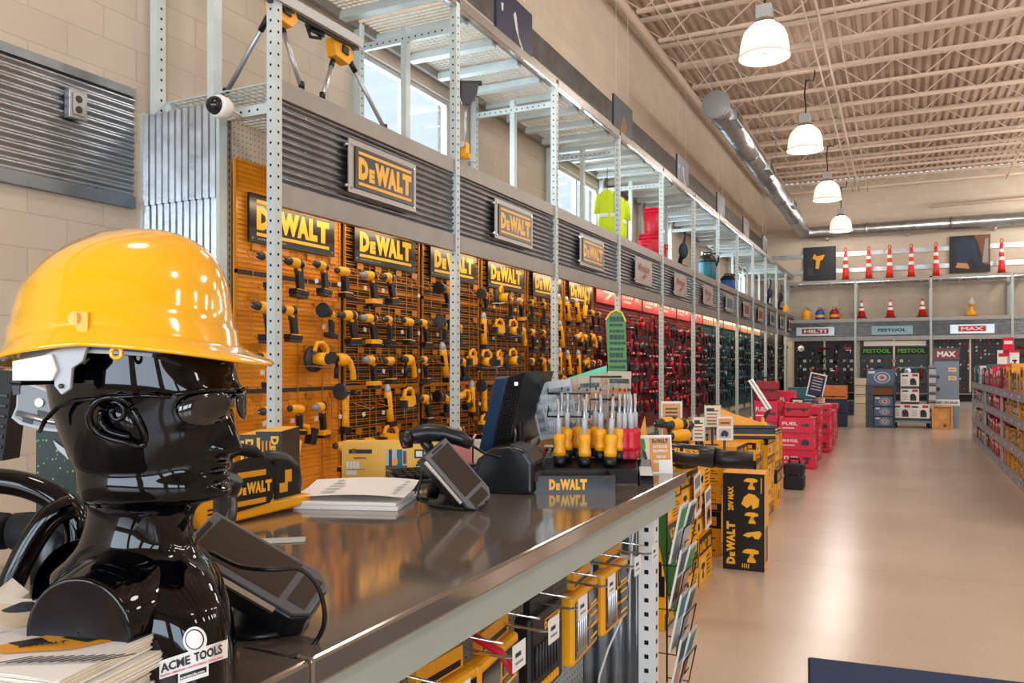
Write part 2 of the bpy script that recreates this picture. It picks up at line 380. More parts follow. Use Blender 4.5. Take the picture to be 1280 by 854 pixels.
mb = MB(); mb.box((.054, 0, .10), (.008, .085, .14), 'silver'); mb.cyl((.058, 0, .135), (.062, 0, .135), .024, 'dgrey', 12); mb.cyl((.058, 0, .065), (.062, 0, .065), .024, 'dgrey', 12); mb.build('cover', t)

# roof joists
def joist_mesh():
    mb = MB(); L = XR-XW; h = HC-.01
    for dy in (-.03, .03): mb.b2((0, dy-.02, -.07), (L, dy+.02, 0), 'joist')
    for dy in (-.025, .025): mb.b2((.5, dy-.018, -.55), (L-.5, dy+.018, -.49), 'joist')
    x = .0; k = 0
    while x < L-.6:
        a = (x, 0, -.04); b = (x+.61, 0, -.52); c = (x+1.22, 0, -.04)
        mb.bar(a, b, .022, .022, 'joist'); mb.bar(b, c, .022, .022, 'joist'); x += 1.22
    return mb.mesh('roof_joist', True)
jm = joist_mesh(); y = -6.56; k = 0
while y < YFW-.2:
    o = bpy.data.objects.new('roof_joist', jm); COL.objects.link(o); o.location = (XW, y, HC-.005)
    tag(o, 'cream open-web steel joist under the ribbed ceiling, %s from the far wall' % 'PLACE', 'joist', 'roof joists across the shop'); o['_y'] = y
    y += 1.52; k += 1
js = sorted([o for o in COL.objects if o.name.startswith('roof_joist')], key=lambda o: -o['_y'])
for i, o in enumerate(js): o['label'] = 'cream open-web steel joist under the ribbed ceiling, %s from the far wall' % ORD[i]; del o['_y']
for i, (x, h, r) in enumerate(((-4.1, HC-.58, .012), (-3.85, HC-.58, .012), (-3.3, HC-.6, .01), (-1.62, HC-.58, .02), (-1.40, HC-.57, .028), (-1.1, HC-.60, .012), (3.4, HC-.58, .02))):
    mb = MB(); mb.tube([(x, -7.5, h), (x, YFW-.3, h)], r, 'joist', 6)
    tag(mb.build('ceiling_conduit'), 'thin cream conduit running lengthwise under the roof joists, %s from the left wall' % ORD[i], 'conduit', 'lengthwise conduits under the roof')
mb = MB(); mb.tube([(-4.72, -7.5, HC-.42), (-4.72, YFW-.4, HC-.42)], .085, 'joist', 12)
tag(mb.build('sprinkler_pipe'), 'thick cream pipe along the top of the left wall', 'pipe')
mb = MB(); mb.tube([(1.0, YFW-.25, HC-1.35), (XR-1, YFW-.25, HC-1.2)], .05, 'joist', 10)
tag(mb.build('wall_pipe'), 'cream pipe along the far wall above the long duct', 'pipe')

# spiral ducts
t = thing('air_duct', 'round galvanised air duct running along the left wall with round end cap', 'duct', (-3.36, 16.4, 6.75))
mb = MB(); mb.tube([(0, .05, 0), (0, 16.2, -.1)], .25, 'galv', 24); mb.build('duct_run', t)
mb = MB(); mb.lathe([(.05, -.02), (.27, -.01), (.285, 0), (.285, .06), (.27, .07)], (0, 0, 0), 'y', 'grey', 24); mb.build('end_cap', t)
for yy in (.9, 3.8, 6.6, 9.6, 13.0):
    mb = MB(); mb.lathe([(.265, 0), (.275, .02), (.275, .06), (.265, .08)], (0, yy, -.1*yy/16), 'y', 'galv', 24, False); mb.build('duct_joint', t)
for yy in (.9, 3.8, 6.6, 9.6, 13.0):
    mb = MB(); mb.b2((-.28, yy+.03, -.1), (-.27, yy+.06, 1.49), 'galv'); mb.b2((.27, yy+.03, -.1), (.28, yy+.06, 1.49), 'galv'); mb.build('hanger_strap', t)
for yy in (.5, 5.2, 10.4):
    mb = MB(); mb.box((.25, yy+.35, -.1), (.16, .7, .22), 'silver'); mb.box((.335, yy+.35, -.1), (.01, .6, .16), 'dgrey'); mb.build('air_outlet', t, bevel=.01)
t = thing('air_duct', 'long round galvanised duct running across the far wall', 'duct', (-3.36, YFW-.75, 6.62))
mb = MB(); mb.tube([(0, -.1, .03), (.25, .15, 0), (16, .15, 0)], .23, 'galv', 24); mb.build('duct_run', t)
for q in (.8, 3.6, 6.4, 9.2):
    mb = MB(); mb.b2((q, .15, -.30), (q+.05, .76, -.24), 'galv'); mb.b2((q, .15, -.26), (q+.05, .2, -.2), 'galv'); mb.build('wall_bracket', t)
for q in (2.2, 5.0, 7.8):
    mb = MB(); mb.lathe([(.24, 0), (.25, .02), (.25, .06), (.24, .08)], (q, .15, 0), 'x', 'galv', 24, False); mb.build('duct_joint', t)
mb = MB(); mb.lathe([(.23, 0), (.33, .15), (.33, .7), (.23, .9)], (11.2, .15, 0), 'x', 'galv', 24, False); mb.build('duct_sleeve', t)

# pendant high-bay lamps
shade_m = mat('lamp_shade', 'FFE9DC', .25, emit=.82, ecol='FFF0E8')
rim_m = mat('lamp_rim', 'E8C4B4', .2, emit=.55)
def make_pendant():
    t = thing('pendant_lamp', '', 'lamp', (0, 0, 6.35))
    rings = [(.19, .50), (.25, .475), (.315, .40), (.352, .30), (.375, .16), (.385, .0)]
    mb = MB(); mb.lathe(rings, (0, 0, 0), 'z', shade_m, 32, False); mb.build('lamp_shade', t)
    mb = MB(); mb.lathe([(.385, .0), (.40, -.01), (.40, .02), (.385, .03)], (0, 0, 0), 'z', rim_m, 32, False); mb.build('shade_rim', t)
    mb = MB(); mb.lathe([(.375, .012), (.30, .05), (.001, .07)], (0, 0, 0), 'z', mat('lamp_lens', 'E8CFC4', .3, emit=.5), 32, False); mb.build('lens', t)
    mb = MB(); mb.lathe([(.10, .50), (.20, .51), (.21, .53), (.15, .56), (.15, .60)], (0, 0, 0), 'z', 'chrome', 24); mb.box((0, 0, .70), (.24, .26, .22), 'lgrey'); mb.build('ballast_housing', t, bevel=.02)
    mb = MB(); pts = [(0, 0, .8)]+[(.012*math.sin(i), 0, .8+.1*i) for i in range(1, 9)]; mb.tube(pts, .018, 'black', 6)
    mb.tube([(0, 0, 1.55), (.10, .05, 1.60), (.16, .06, 1.56), (.20, .06, 1.70), (.20, .02, 1.83)], .016, 'black', 6); mb.build('power_cord', t)
    return t
pp = make_pendant(); first = True
pn = ['nearest, cut off by the top edge', 'second nearest, hanging by a black cord', 'third down the aisle, in front of the ceiling', 'farthest, hanging in front of the far duct']
for j, (x, y) in enumerate([q for q in PEND if -2 < q[0] < 0 and q[1] > 10]):
    o = pp if j == 0 else copy_tree(pp); o.location = (x, y, 6.35)
    o['label'] = 'white glowing high-bay pendant lamp, '+pn[j]; o['group'] = 'pendant lamps down the aisle'
mb = MB(); mb.ball((-2.75, 13.8, 7.95), .07, 'white', 12); mb.ball((-2.75, 13.8, 7.92), .055, 'black', 12); mb.tube([(-2.75, 13.8, 8.0), (-2.75, 13.8, 8.15)], .02, 'white', 6)
tag(mb.build('dome_camera'), 'small black dome camera hanging under the roof joists', 'camera')

# ================================================================ rack run along the left wall
def holes(mb, x, y, z0, z1, m='hole', nrm='x', step=.075, r=.008, off=.0355):
    z = z0
    while z < z1:
        if nrm == 'x': mb.b2((x+off, y-r, z-r), (x+off+.001, y+r, z+r), m)
        else: mb.b2((x-r, y-off-.001, z-r), (x+r, y-off, z+r), m)
        z += step
def make_bay():
    t = thing('storage_rack', '', 'rack', (XF, Y0, 0))
    # local frame: x toward the aisle, y down the run, z up
    mb = MB(); mb.b2((-.035, -.035, 0), (.035, .035, 4.9), 'post'); holes(mb, 0, 0, .1, 4.8); holes(mb, 0, 0, .1, 4.8, nrm='y'); mb.build('front_post', t)
    mb = MB(); mb.b2((XM-XF-.03, -.019, 0), (XM-XF+.03, .06, 4.78), 'post'); mb.build('middle_post', t)
    mb = MB(); mb.b2((XW-XF+.04, -.04, 0), (XW-XF+.11, .04, 4.9), 'post'); holes(mb, XW-XF+.075, 0, .1, 4.8); mb.build('rear_post', t)
    for z in (4.62, 3.16):
        mb = MB(); mb.b2((XW-XF+.1, -.02, z), (-.035, .02, z+.07), 'post')
        x = XW-XF+.16
        while x < -.06: mb.b2((x-.008, -.022, z+.027), (x+.008, -.021, z+.043), 'hole'); x += .075
        mb.build('cross_arm', t)
    mb = MB(); mb.b2((-.05, .036, 4.86), (.04, BAY-.041, 4.96), 'steelgrey'); mb.b2((.01, .036, 4.84), (.045, BAY-.041, 4.86), 'chrome'); mb.build('shelf_beam', t)
    mb = MB(); mb.b2((XW-XF+.05, .041, 4.84), (XW-XF+.10, BAY-.041, 4.93), 'steelgrey'); mb.build('rear_beam', t)
    for k in range(4):
        y = BAY*(k+.5)/4
        mb = MB(); mb.prism([(y-.05, 4.82), (y+.05, 4.82), (y+.035, 4.90), (y-.035, 4.90)], 'x', XW-XF+.1, -.05, 'post'); mb.build('deck_support', t)
    for z, nm in ((4.93, 'wire_deck'), (3.39, 'wire_shelf')):
        mb = MB(); x0 = XW-XF+.1; n = 17
        for i in range(n+1): xx = x0+(-.04-x0)*i/n; mb.b2((xx-.005, .041, z), (xx+.005, BAY-.041, z+.008), 'post')
        n = 38
        for i in range(n+1): yy = -.0+.041+(BAY-.082)*i/n; mb.b2((x0, yy-.005, z-.004), (-.04, yy+.005, z+.004), 'post')
        mb.build(nm, t)
    mb = MB(); mb.b2((XW-XF+.1, .041, 3.32), (XW-XF+.15, BAY-.041, 3.385), 'post'); mb.b2((-.06, .036, 3.32), (-.036, BAY-.041, 3.385), 'post'); mb.build('shelf_rail', t)
    mb = MB(); corr_sheet(mb, (-.005, .035, 2.68), Y3, Z3, X3, BAY-.07, .58, .052, .011, 'galvdark'); mb.build('ribbed_header', t)
    mb = MB(); mb.b2((-.03, .041, 3.27), (.022, BAY-.041, 3.40), 'steelgrey'); mb.build('top_trim', t)
    mb = MB(); mb.b2((-.03, .041, 2.535), (.022, BAY-.041, 2.69), 'steelgrey')
    for q in range(3):
        for zz in (2.74, 2.96, 3.2): mb.ball((.012, .3+q*.92, zz), .007, 'chrome', 6)
    mb.build('bottom_trim', t)
    mb = MB(); mb.b2((XB-XF-.035, .021, .12), (XB-XF-.025, BAY-.041, 3.2), 'peg'); mb.build('pegboard', t)
    for y in (0, BAY/2):
        mb = MB(); mb.b2((XB-XF-.02, y-.02, 0.05), (XB-XF+.03, y+.02, 3.2), 'steelgrey')
        z = .2
        while z < 3.15: mb.b2((XB-XF+.0301, y-.004, z), (XB-XF+.031, y+.004, z+.022), 'hole'); z += .05
        mb.build('slotted_upright', t)
    mb = MB(); mb.b2((XB-XF, .03, 0), (-.05, BAY-.041, .14), 'steelgrey'); mb.b2((XB-XF, .03, .14), (-.04, BAY-.041, .17), 'steelgrey'); mb.build('base_shelf', t)
    # a tube light tucked behind the header
    mb = MB(); mb.b2((-.12, .2, 2.70), (-.05, BAY-.2, 2.76), 'white'); mb.build('tube_housing', t)
    mb = MB(); mb.tube([(-.085, .25, 2.68), (-.085, BAY-.25, 2.68)], .016, mat('tube_glow', 'FFE2B0', .4, emit=2.5), 8); mb.build('light_tube', t)
    return t
bay0 = make_bay()
for i in range(NB):
    o = bay0 if i == 0 else copy_tree(bay0)
    o.location.y = Y0+BAY*i
    o['label'] = 'tall pale perforated steel rack with ribbed header, %s bay from the near end' % ORD[i]; o['group'] = 'rack run along the left wall'
for i in range(NB):
    light('header_tube_light', 'AREA', (XF-.14, Y0+BAY*(i+.5), 2.66), 7, (1.0, .80, .55), .04, 2.0, (0, PI*.1, 0))
# corrugated end panel of the rack
t = thing('rack_end_cover', 'vertically ribbed galvanised sheet closing the near end of the rack', 'panel', (-4.62, Y0-.06, 0))
mb = MB(); corr_sheet(mb, (-.36, 0, 0.02), Z3, X3, -Y3, 2.62, .73, .066, .012, 'galv'); mb.build('lower_sheet', t, fix=False)
mb = MB(); corr_sheet(mb, (-.36, -.012, 2.62), Z3, X3, -Y3, .66, .73, .066, .012, 'galv'); mb.build('upper_sheet', t, fix=False)
mb = MB(); mb.b2((.37, -.03, 0), (.40, .05, 3.3), 'post'); mb.b2((-.38, -.03, 0), (-.36, .05, 3.3), 'post'); mb.build('edge_trim', t)
t = thing('dome_camera', 'white dome security camera with black glass on the near end of the rack', 'camera', W(273, 133, 5.33))
mb = MB(); mb.lathe([(.02, .09), (.06, .085), (.075, .05), (.078, .0), (.07, -.02)], (0, 0, 0), 'y', 'white', 20); mb.cyl((0, .09, 0), (0, .22, -.02), .02, 'white', 8); mb.build('housing', t)
mb = MB(); mb.ball((-.006, -.02, 0), .062, 'screen', 18); mb.build('dome', t)
# ================================================================ hand-held power tools
# local frame of a tool: nose toward -y, handle down, x across
def k_drill(c1, put, nose='dgrey', bat='black', stripe=True):
    mb = put('body'); mb.lathe([(.022, -.045), (.034, -.035), (.037, .0), (.037, .055), (.031, .078), (.012, .084)], (0, 0, 0), 'y', c1, 14)
    mb.lathe([(.0365, .02), (.0375, .025), (.0375, .055), (.0365, .06)], (0, 0, 0), 'y', 'black', 14, False)
    mb = put('chuck'); mb.lathe([(.012, -.100), (.020, -.095), (.024, -.075), (.024, -.062), (.028, -.058), (.028, -.045)], (0, 0, 0), 'y', nose, 14); mb.cyl((0, -.100, 0), (0, -.112, 0), .006, 'silver', 6)
    mb = put('handle'); mb.prism([(.015, -.02), (.070, -.02), (.098, -.165), (.048, -.175)], 'x', -.018, .018, 'black'); mb.prism([(.012, -.025), (.045, -.025), (.05, -.05), (.02, -.05)], 'x', -.022, .022, c1)
    mb = put('trigger'); mb.prism([(.005, -.035), (.024, -.035), (.032, -.075), (.016, -.072)], 'x', -.010, .010, 'dgrey')
    mb = put('battery'); mb.box((0, .06, -.190), (.075, .125, .035), bat); mb.box((0, .06, -.218), (.07, .115, .022), 'black' if bat != 'black' else 'dgrey')
    if stripe: mb.box((0, .055, -.176), (.078, .10, .008), c1)
def k_hammer(c1, put): k_drill(c1, put, 'grey', c1)
def k_impact(c1, put):
    mb = put('body'); mb.lathe([(.016, -.07), (.030, -.05), (.036, -.01), (.036, .05), (.026, .065)], (0, 0, 0), 'y', c1, 14); mb.lathe([(.012, -.085), (.020, -.08), (.024, -.062)], (0, 0, 0), 'y', 'dgrey', 12)
    mb = put('handle'); mb.prism([(.01, -.02), (.055, -.02), (.072, -.15), (.030, -.155)], 'x', -.017, .017, 'black')
    mb = put('battery'); mb.box((0, .045, -.172), (.07, .11, .034), 'black'); mb.box((0, .045, -.152), (.072, .09, .010), c1)
    mb = put('trigger'); mb.prism([(.0, -.035), (.018, -.035), (.024, -.07), (.008, -.068)], 'x', -.009, .009, 'dgrey')
def k_grinder(c1, put):
    mb = put('body'); mb.tube([(0, .02, -.17), (0, .015, -.10), (0, 0, .02), (0, -.005, .06)], [.030, .025, .029, .033], c1, 12)
    mb = put('gear_head'); mb.box((0, -.01, .085), (.055, .06, .05), 'silver'); mb.cyl((0, -.04, .09), (0, -.07, .09), .014, 'dgrey', 10)
    mb = put('disc_guard'); mb.lathe([(.058, -.075), (.062, -.072), (.062, -.045), (.02, -.040)], (0, 0, .09), 'y', 'dgrey', 20)
    mb = put('side_handle'); mb.tube([(.03, 0, .085), (.06, 0, .085), (.13, 0, .085)], [.008, .016, .018], 'black', 10)
    mb = put('battery'); mb.box((0, .02, -.195), (.06, .075, .055), 'black')
def k_jigsaw(c1, put):
    mb = put('body'); mb.prism([(-.07, -.05), (-.075, .02), (-.045, .045), (.09, .035), (.10, -.03), (.05, -.05)], 'x', -.03, .03, c1); mb.prism([(-.08, -.05), (-.085, .01), (-.05, .01), (-.05, -.05)], 'x', -.033, .033, 'dgrey')
    mb = put('handle'); mb.tube([(0, -.06, .03), (0, -.04, .085), (0, .0, .105), (0, .06, .10), (0, .10, .07), (0, .10, .02)], .018, c1, 10); mb.tube([(0, -.035, .108), (0, .0, .122), (0, .05, .118)], .010, 'black', 8)
    mb = put('foot_plate'); mb.box((0, -.0, -.062), (.075, .16, .008), 'silver')
    mb = put('blade'); mb.box((0, -.06, -.10), (.002, .010, .075), 'silver')
    mb = put('battery'); mb.box((0, .13, .01), (.07, .05, .075), 'black')
def k_circ(c1, put):
    mb = put('blade_guard'); mb.lathe([(.085, -.02), (.095, -.015), (.095, .015), (.03, .02)], (-.03, 0, 0), 'x', 'dgrey', 24); mb.lathe([(.02, -.028), (.09, -.022)], (-.03, 0, 0), 'x', 'silver', 24, False)
    mb = put('motor'); mb.cyl((-.01, .0, 0), (.09, .0, 0), .045, c1, 16); mb.cyl((.09, 0, 0), (.105, 0, 0), .040, 'black', 16)
    mb = put('handle'); mb.tube([(.01, -.05, .05), (.01, -.03, .11), (.01, .04, .12), (.01, .10, .08), (.01, .10, .02)], .017, c1, 10)
    mb = put('foot_plate'); mb.box((0, .0, -.06), (.13, .24, .006), 'silver')
    mb = put('battery'); mb.box((.01, .13, .02), (.07, .06, .08), 'black')
def k_recip(c1, put):
    mb = put('body'); mb.tube([(0, -.15, 0), (0, -.10, 0), (0, -.02, .0), (0, .08, .0)], [.020, .032, .036, .034], c1, 12); mb.tube([(0, -.17, 0), (0, -.08, 0)], [.022, .034], 'black', 12)
    mb = put('handle'); mb.tube([(0, .06, .01), (0, .12, .03), (0, .18, .01), (0, .185, -.07), (0, .14, -.10)], .018, c1, 10)
    mb = put('battery'); mb.box((0, .13, -.125), (.07, .11, .05), 'black')
    mb = put('blade'); mb.box((0, -.23, 0), (.002, .13, .018), 'silver')
def k_light(c1, put):
    mb = put('lamp_head'); mb.lathe([(.055, -.09), (.058, -.08), (.05, -.03), (.036, .02)], (0, 0, 0), 'y', 'black', 16); mb.lathe([(.05, -.088), (.01, -.086)], (0, 0, 0), 'y', 'screen', 16)
    mb = put('body'); mb.tube([(0, .02, 0), (0, .07, -.01), (0, .08, -.06)], [.034, .032, .024], c1, 12)
    mb = put('handle'); mb.prism([(.05, -.05), (.10, -.05), (.11, -.15), (.07, -.15)], 'x', -.018, .018, 'black')
    mb = put('battery'); mb.box((0, .08, -.17), (.07, .12, .035), 'black')
def k_straight(c1, put):
    mb = put('body'); mb.tube([(0, .01, -.16), (0, .005, -.05), (0, 0, .05), (0, 0, .10)], [.032, .030, .034, .032], c1, 12); mb.box((.0, -.03, .0), (.03, .01, .10), 'black')
    mb = put('nose'); mb.tube([(0, 0, .10), (0, 0, .135), (0, 0, .165)], [.030, .026, .014], 'lgrey', 12)
    mb = put('battery'); mb.box((0, .015, -.185), (.065, .085, .045), 'black')
def k_dhandle(c1, put):
    mb = put('body'); mb.lathe([(.02, -.05), (.045, -.04), (.048, .03), (.03, .06)], (0, 0, 0), 'y', c1, 14); mb.lathe([(.012, -.13), (.026, -.12), (.030, -.05)], (0, 0, 0), 'y', 'black', 12)
    mb = put('handle'); mb.tube([(0, .04, .02), (0, .09, -.01), (0, .13, -.07), (0, .14, -.14)], [.03, .026, .022, .026], c1, 10)
    mb = put('side_handle'); mb.tube([(0, -.04, -.03), (0, -.045, -.07), (0, -.045, -.14)], [.010, .017, .018], 'black', 10)
KINDS = {'d': (k_drill, 'cordless drill', 'cordless_drill'), 'h': (k_hammer, 'hammer drill with grey nose', 'hammer_drill'), 'i': (k_impact, 'impact driver', 'impact_driver'),
         'g': (k_grinder, 'angle grinder', 'angle_grinder'), 'j': (k_jigsaw, 'jigsaw with loop handle', 'jigsaw'), 'c': (k_circ, 'circular saw', 'circular_saw'),
         'r': (k_recip, 'reciprocating saw', 'reciprocating_saw'), 'l': (k_light, 'worklight with wide black head', 'worklight'), 's': (k_straight, 'straight-bodied cutter', 'straight_cutter'), 'p': (k_dhandle, 'corded drill with side handle', 'corded_drill')}
PROTO = {}
def tool(kind, colour, parts):
    k = (kind, colour, parts)
    if k in PROTO: return copy_tree(PROTO[k])
    fn, words_, nm = KINDS[kind]; store = {}
    if parts:
        fn(colour, lambda p: store.setdefault(p, MB())); t = thing(nm, '', 'power tool')
        for p, mb in store.items(): mb.build(p, t, bevel=.003 if p in ('handle', 'battery') else 0, seg=1)
    else:
        one = MB(); fn(colour, lambda p: one); me = one.mesh(nm, True); t = bpy.data.objects.new(nm, me); COL.objects.link(t); t['category'] = 'power tool'
    PROTO[k] = t; return t

def tool_panel(i, style, sign=None):
    """one 1.2 m display panel of the run. returns its y centre"""
    y0 = Y0+.03+i*BAY/2; w = BAY/2-.06
    back, rail, wd_ = {'gold': ('slatgold', 'wiregold', 'golden slatted'), 'brown': ('slatbrown', 'wiregold', 'orange-railed dark'), 'red': ('slatred', 'red2', 'dark red slatted'), 'teal': ('slatteal', 'teal2', 'dark teal slatted'), 'black': ('slatblack', 'dgrey', 'black slatted')}[style]
    t = thing('slatwall_display', '%s tool display panel, %s from the near end of the rack run' % (wd_, ORD[i]), 'display panel', (XB+.035, y0, .32), 0, 'tool display panels on the left racks')
    top = 2.90-.32
    mb = MB(); mb.b2((0, 0, 0), (.012, w, top), back); mb.build('backing', t)
    mb = MB(); z = .03; st = .034 if style == 'gold' else .056
    while z < top:
        if style == 'brown':
            for zz_ in (z, z+.020): mb.b2((.016, .01, zz_-.0035), (.024, w-.01, zz_+.0035), rail)
            z += st; continue
        mb.b2((.014 if style != 'gold' else .012, .01, z-.004), (.026 if style != 'gold' else .019, w-.01, z+.008 if style != 'gold' else z+.014), rail if style != 'gold' else 'slatgold'); z += st
    mb.b2((.012, 0, 0), (.03, .012, top), rail); mb.b2((.012, w-.012, 0), (.03, w, top), rail)
    if style in ('gold', 'brown'):
        for q in (.3, .55, .8): mb.b2((.028, w*q-.004, 0), (.034, w*q+.004, top-.55), 'wiregold')
    mb.b2((.012, .0, .93), (.03, w, .96), 'dgrey' if style == 'gold' else rail); mb.b2((.012, .0, 1.78), (.03, w, 1.81), 'dgrey' if style == 'gold' else rail)
    mb.build('slat_rails', t)
    return t, y0, w
def hook(t, y, z, m, base='wiregold', tagged=True):
    """wire bracket with its ticket holder, in the panel's frame"""
    mb = MB(); mb.box((.035, y+.05, z+.085), (.006, .085, .05), base); mb.tube([(.035, y-.05, z+.06), (.06, y-.05, z+.0), (.20, y-.045, z-.035), (.20, y+.0, z-.05), (.20, y+.045, z-.035), (.06, y+.06, z+.0), (.035, y+.06, z+.06)], .0035, m, 5)
    mb.tube([(.035, y+.01, z+.05), (.04, y+.01, z-.2), (.10, y+.01, z-.215), (.12, y-.03, z-.20)], .003, m, 5)
    mb.build('hook', t)
    if tagged:
        mb = MB(); mb.box((.06, y+.09, z-.10), (.002, .04, .035), 'white', Matrix.Rotation(rnd.uniform(-.4, .4), 3, 'X')); mb.build('price_tag', t)

def fill_panel(t, i, y0, w, rows, cname, colour, parts, zs, nmode='hook', cw=None, yoff=0):
    n_of = {}
    for r, (row, z) in enumerate(zip(rows, zs)):
        k = 0; n = len(row)
        for c, ch in enumerate(row):
            if ch == '.': continue
            y = w*(c+.5)/n+rnd.uniform(-.02, .02); kk = ch
            if parts: hook(t, y, z-.32, 'wiregold', tagged=rnd.random() < .45)
            if ch == 'o': continue
            k += 1
            cc = colour if cname[:3] != 'red' else rnd.choice(('red2', 'red2', 'dgrey', 'red')); cc = cc if cname != 'teal' else rnd.choice(('teal', 'teal2', 'black'))
            o = tool(kk, cc, parts); o.location = (XB+.035+.17+rnd.uniform(-.01, .01), y0+y, z+rnd.uniform(-.012, .012))
            a = rnd.uniform(-.15, .30)
            if kk in 'r': a = rnd.uniform(-.1, .1)
            o.rotation_euler = (rnd.uniform(-.12, .12), 0, a)
            if kk in 's' and rnd.random() < .8: o.rotation_euler[0] = .25
            if kk == 'r': o.rotation_euler[0] = rnd.choice((1.2, .2, 1.3))
            o.scale = [rnd.uniform(1.0, 1.12)]*3
            o['label'] = '%s %s, %s in %s row of %s' % (cname, KINDS[kk][1].split(' with')[0], ORD[k-1], ORD[r], 'the %s panel from the near end' % ORD[i])
            o['group'] = '%s tools hung on the display panels' % cname
ZS = (2.22, 1.86, 1.50, 1.13, .80)
PAN = [('gold', ['dddi', 'dd.ld', 'd.cp', 'dihg', 'ir.i']),
       ('brown', ['hdoo', 'hdid', 'hipd', 'osjd', 'ijdd']),
       ('brown', ['ls.l', 'll.s', 'sljc', 'lrsg', 'dd.j']),
       ('brown', ['cdhd', 'jcpd', 'jcod', 'rppd', 'gddi']),
       ('brown', ['ddss', 'dds.', 'prss', 'gcrr', 'jsrs']),
       ('brown', ['srdd', 'rdpd', 'srdd', 'scrr', 'rssj'])]
for i, (st, rows) in enumerate(PAN):
    t, y0, w = tool_panel(i, st)
    fill_panel(t, i, y0, w, rows, 'yellow-and-black', 'yellow', True, ZS)
    # black-and-yellow name board
    b = thing('name_board', 'black wall sign with bold yellow lettering at the top of the %s tool panel' % ORD[i], 'sign', (XB+.072, y0+.10, 2.335), 0, 'lettered boards above the yellow tools')
    L = .94 if i else .95
    mb = MB(); mb.b2((0, 0, 0), (.02, L, .35), 'signblack'); yel_logo(mb, (.0206, .07, .05), Y3, Z3, L-.14, .26, 'signyel')
    for q in (.03, L-.03): mb.cyl((.02, q, .03), (.023, q, .03), .008, 'grey', 8)
    mb.text('GUARANTEED TOUGH', (.0206, .08, .022), Y3, Z3, .3, .014, 'grey'); mb.build('board', b, bevel=.003, fix=False)
red_rows = ['dhid', 'jcgd', 'ddii', 'rdsr', 'hdcd', 'dgis']
for i in range(6, 26):
    st, cn, c, nr, ncol = ('red', 'red', 'red', 5, 4) if i < 12 else ('teal', 'teal', 'teal', 5, 3) if i < 19 else ('black', 'dark', 'dgrey', 4, 3)
    if i >= 24: break
    t, y0, w = tool_panel(i, st)
    rows = []
    for r in range(nr): rows.append(''.join(rnd.choice('ddhiigjcrsp') for _ in range(ncol)))
    fill_panel(t, i, y0, w, rows, cn, c, False, [2.15, 1.80, 1.46, 1.12, .80][:nr])
    # ledges with price strips between the rows
    for z in (1.30, 1.66) if i % 2 else (1.62, .98):
        mb = MB(); mb.b2((.02, .03, z-.32), (.16, w-.03, z-.305), 'red2' if st == 'red' else 'dgrey'); mb.b2((.16, .03, z-.34), (.164, w-.03, z-.30), 'red' if st == 'red' else 'dgrey')
        for q in range(5): mb.b2((.1641, .08+q*w/5.4, z-.335), (.166, .14+q*w/5.4, z-.305), 'white')
        mb.build('ledge', t)
    if st == 'red':
        mb = MB(); L = w-.01; mb.b2((0, 0, 0), (.015, L, .40), 'red')
        if i == 6: mb.text('Milwaukee', (.0155, .30, .17), Y3, Vector((0, .35, 1)), .56, .16, 'white', .03); mb.add([(.0155, .35, .05), (.0155, .75, .22), (.0155, .62, .12), (.0155, .80, .19), (.0155, .40, .02), (.0155, .55, .11)], [(0, 2, 1), (5, 4, 3)], 'white')
        else:
            mb.text(('FUEL', 'M18', 'M12')[i % 3], (.0155, .12, .16), Y3, Z3, .5, .13, 'white'); mb.text('LITHIUM-ION', (.0155, .12, .08), Y3, Z3, .4, .04, 'white'); mb.rect((.0155, .72, .1), Y3, Z3, 0, 0, .25, .2, 'pinkred'); mb.text('18', (.016, .76, .14), Y3, Z3, .16, .12, 'white')
        o = mb.build('name_board', fix=False); o.location = (XB+.075, y0+w/2, 2.42); o.location.x += .0075
        tag(o, 'red header board with white lettering over the %s tool panel' % ORD[i], 'sign', 'red boards above the red tools')
    if st == 'teal':
        mb = MB(); L = w-.01; mb.b2((0, 0, 0), (.015, L, .34), 'teal')
        for q in range(4):
            mb.rect((.0155, .04+q*L/4, 0), Y3, Z3, 0, .02, L/4-.05, .12, 'orange'); mb.rect((.0155, .04+q*L/4, 0), Y3, Z3, 0, .13, L/4-.05, .2, 'white'); mb.rect((.0155, .04+q*L/4, 0), Y3, Z3, 0, .21, L/4-.05, .31, 'lime' if q % 2 else 'gold')
        o = mb.build('name_board', fix=False); o.location = (XB+.08, y0+w/2, 2.42)
        tag(o, 'green, white and orange header board over the %s tool panel' % ORD[i], 'sign', 'striped boards above the teal tools')
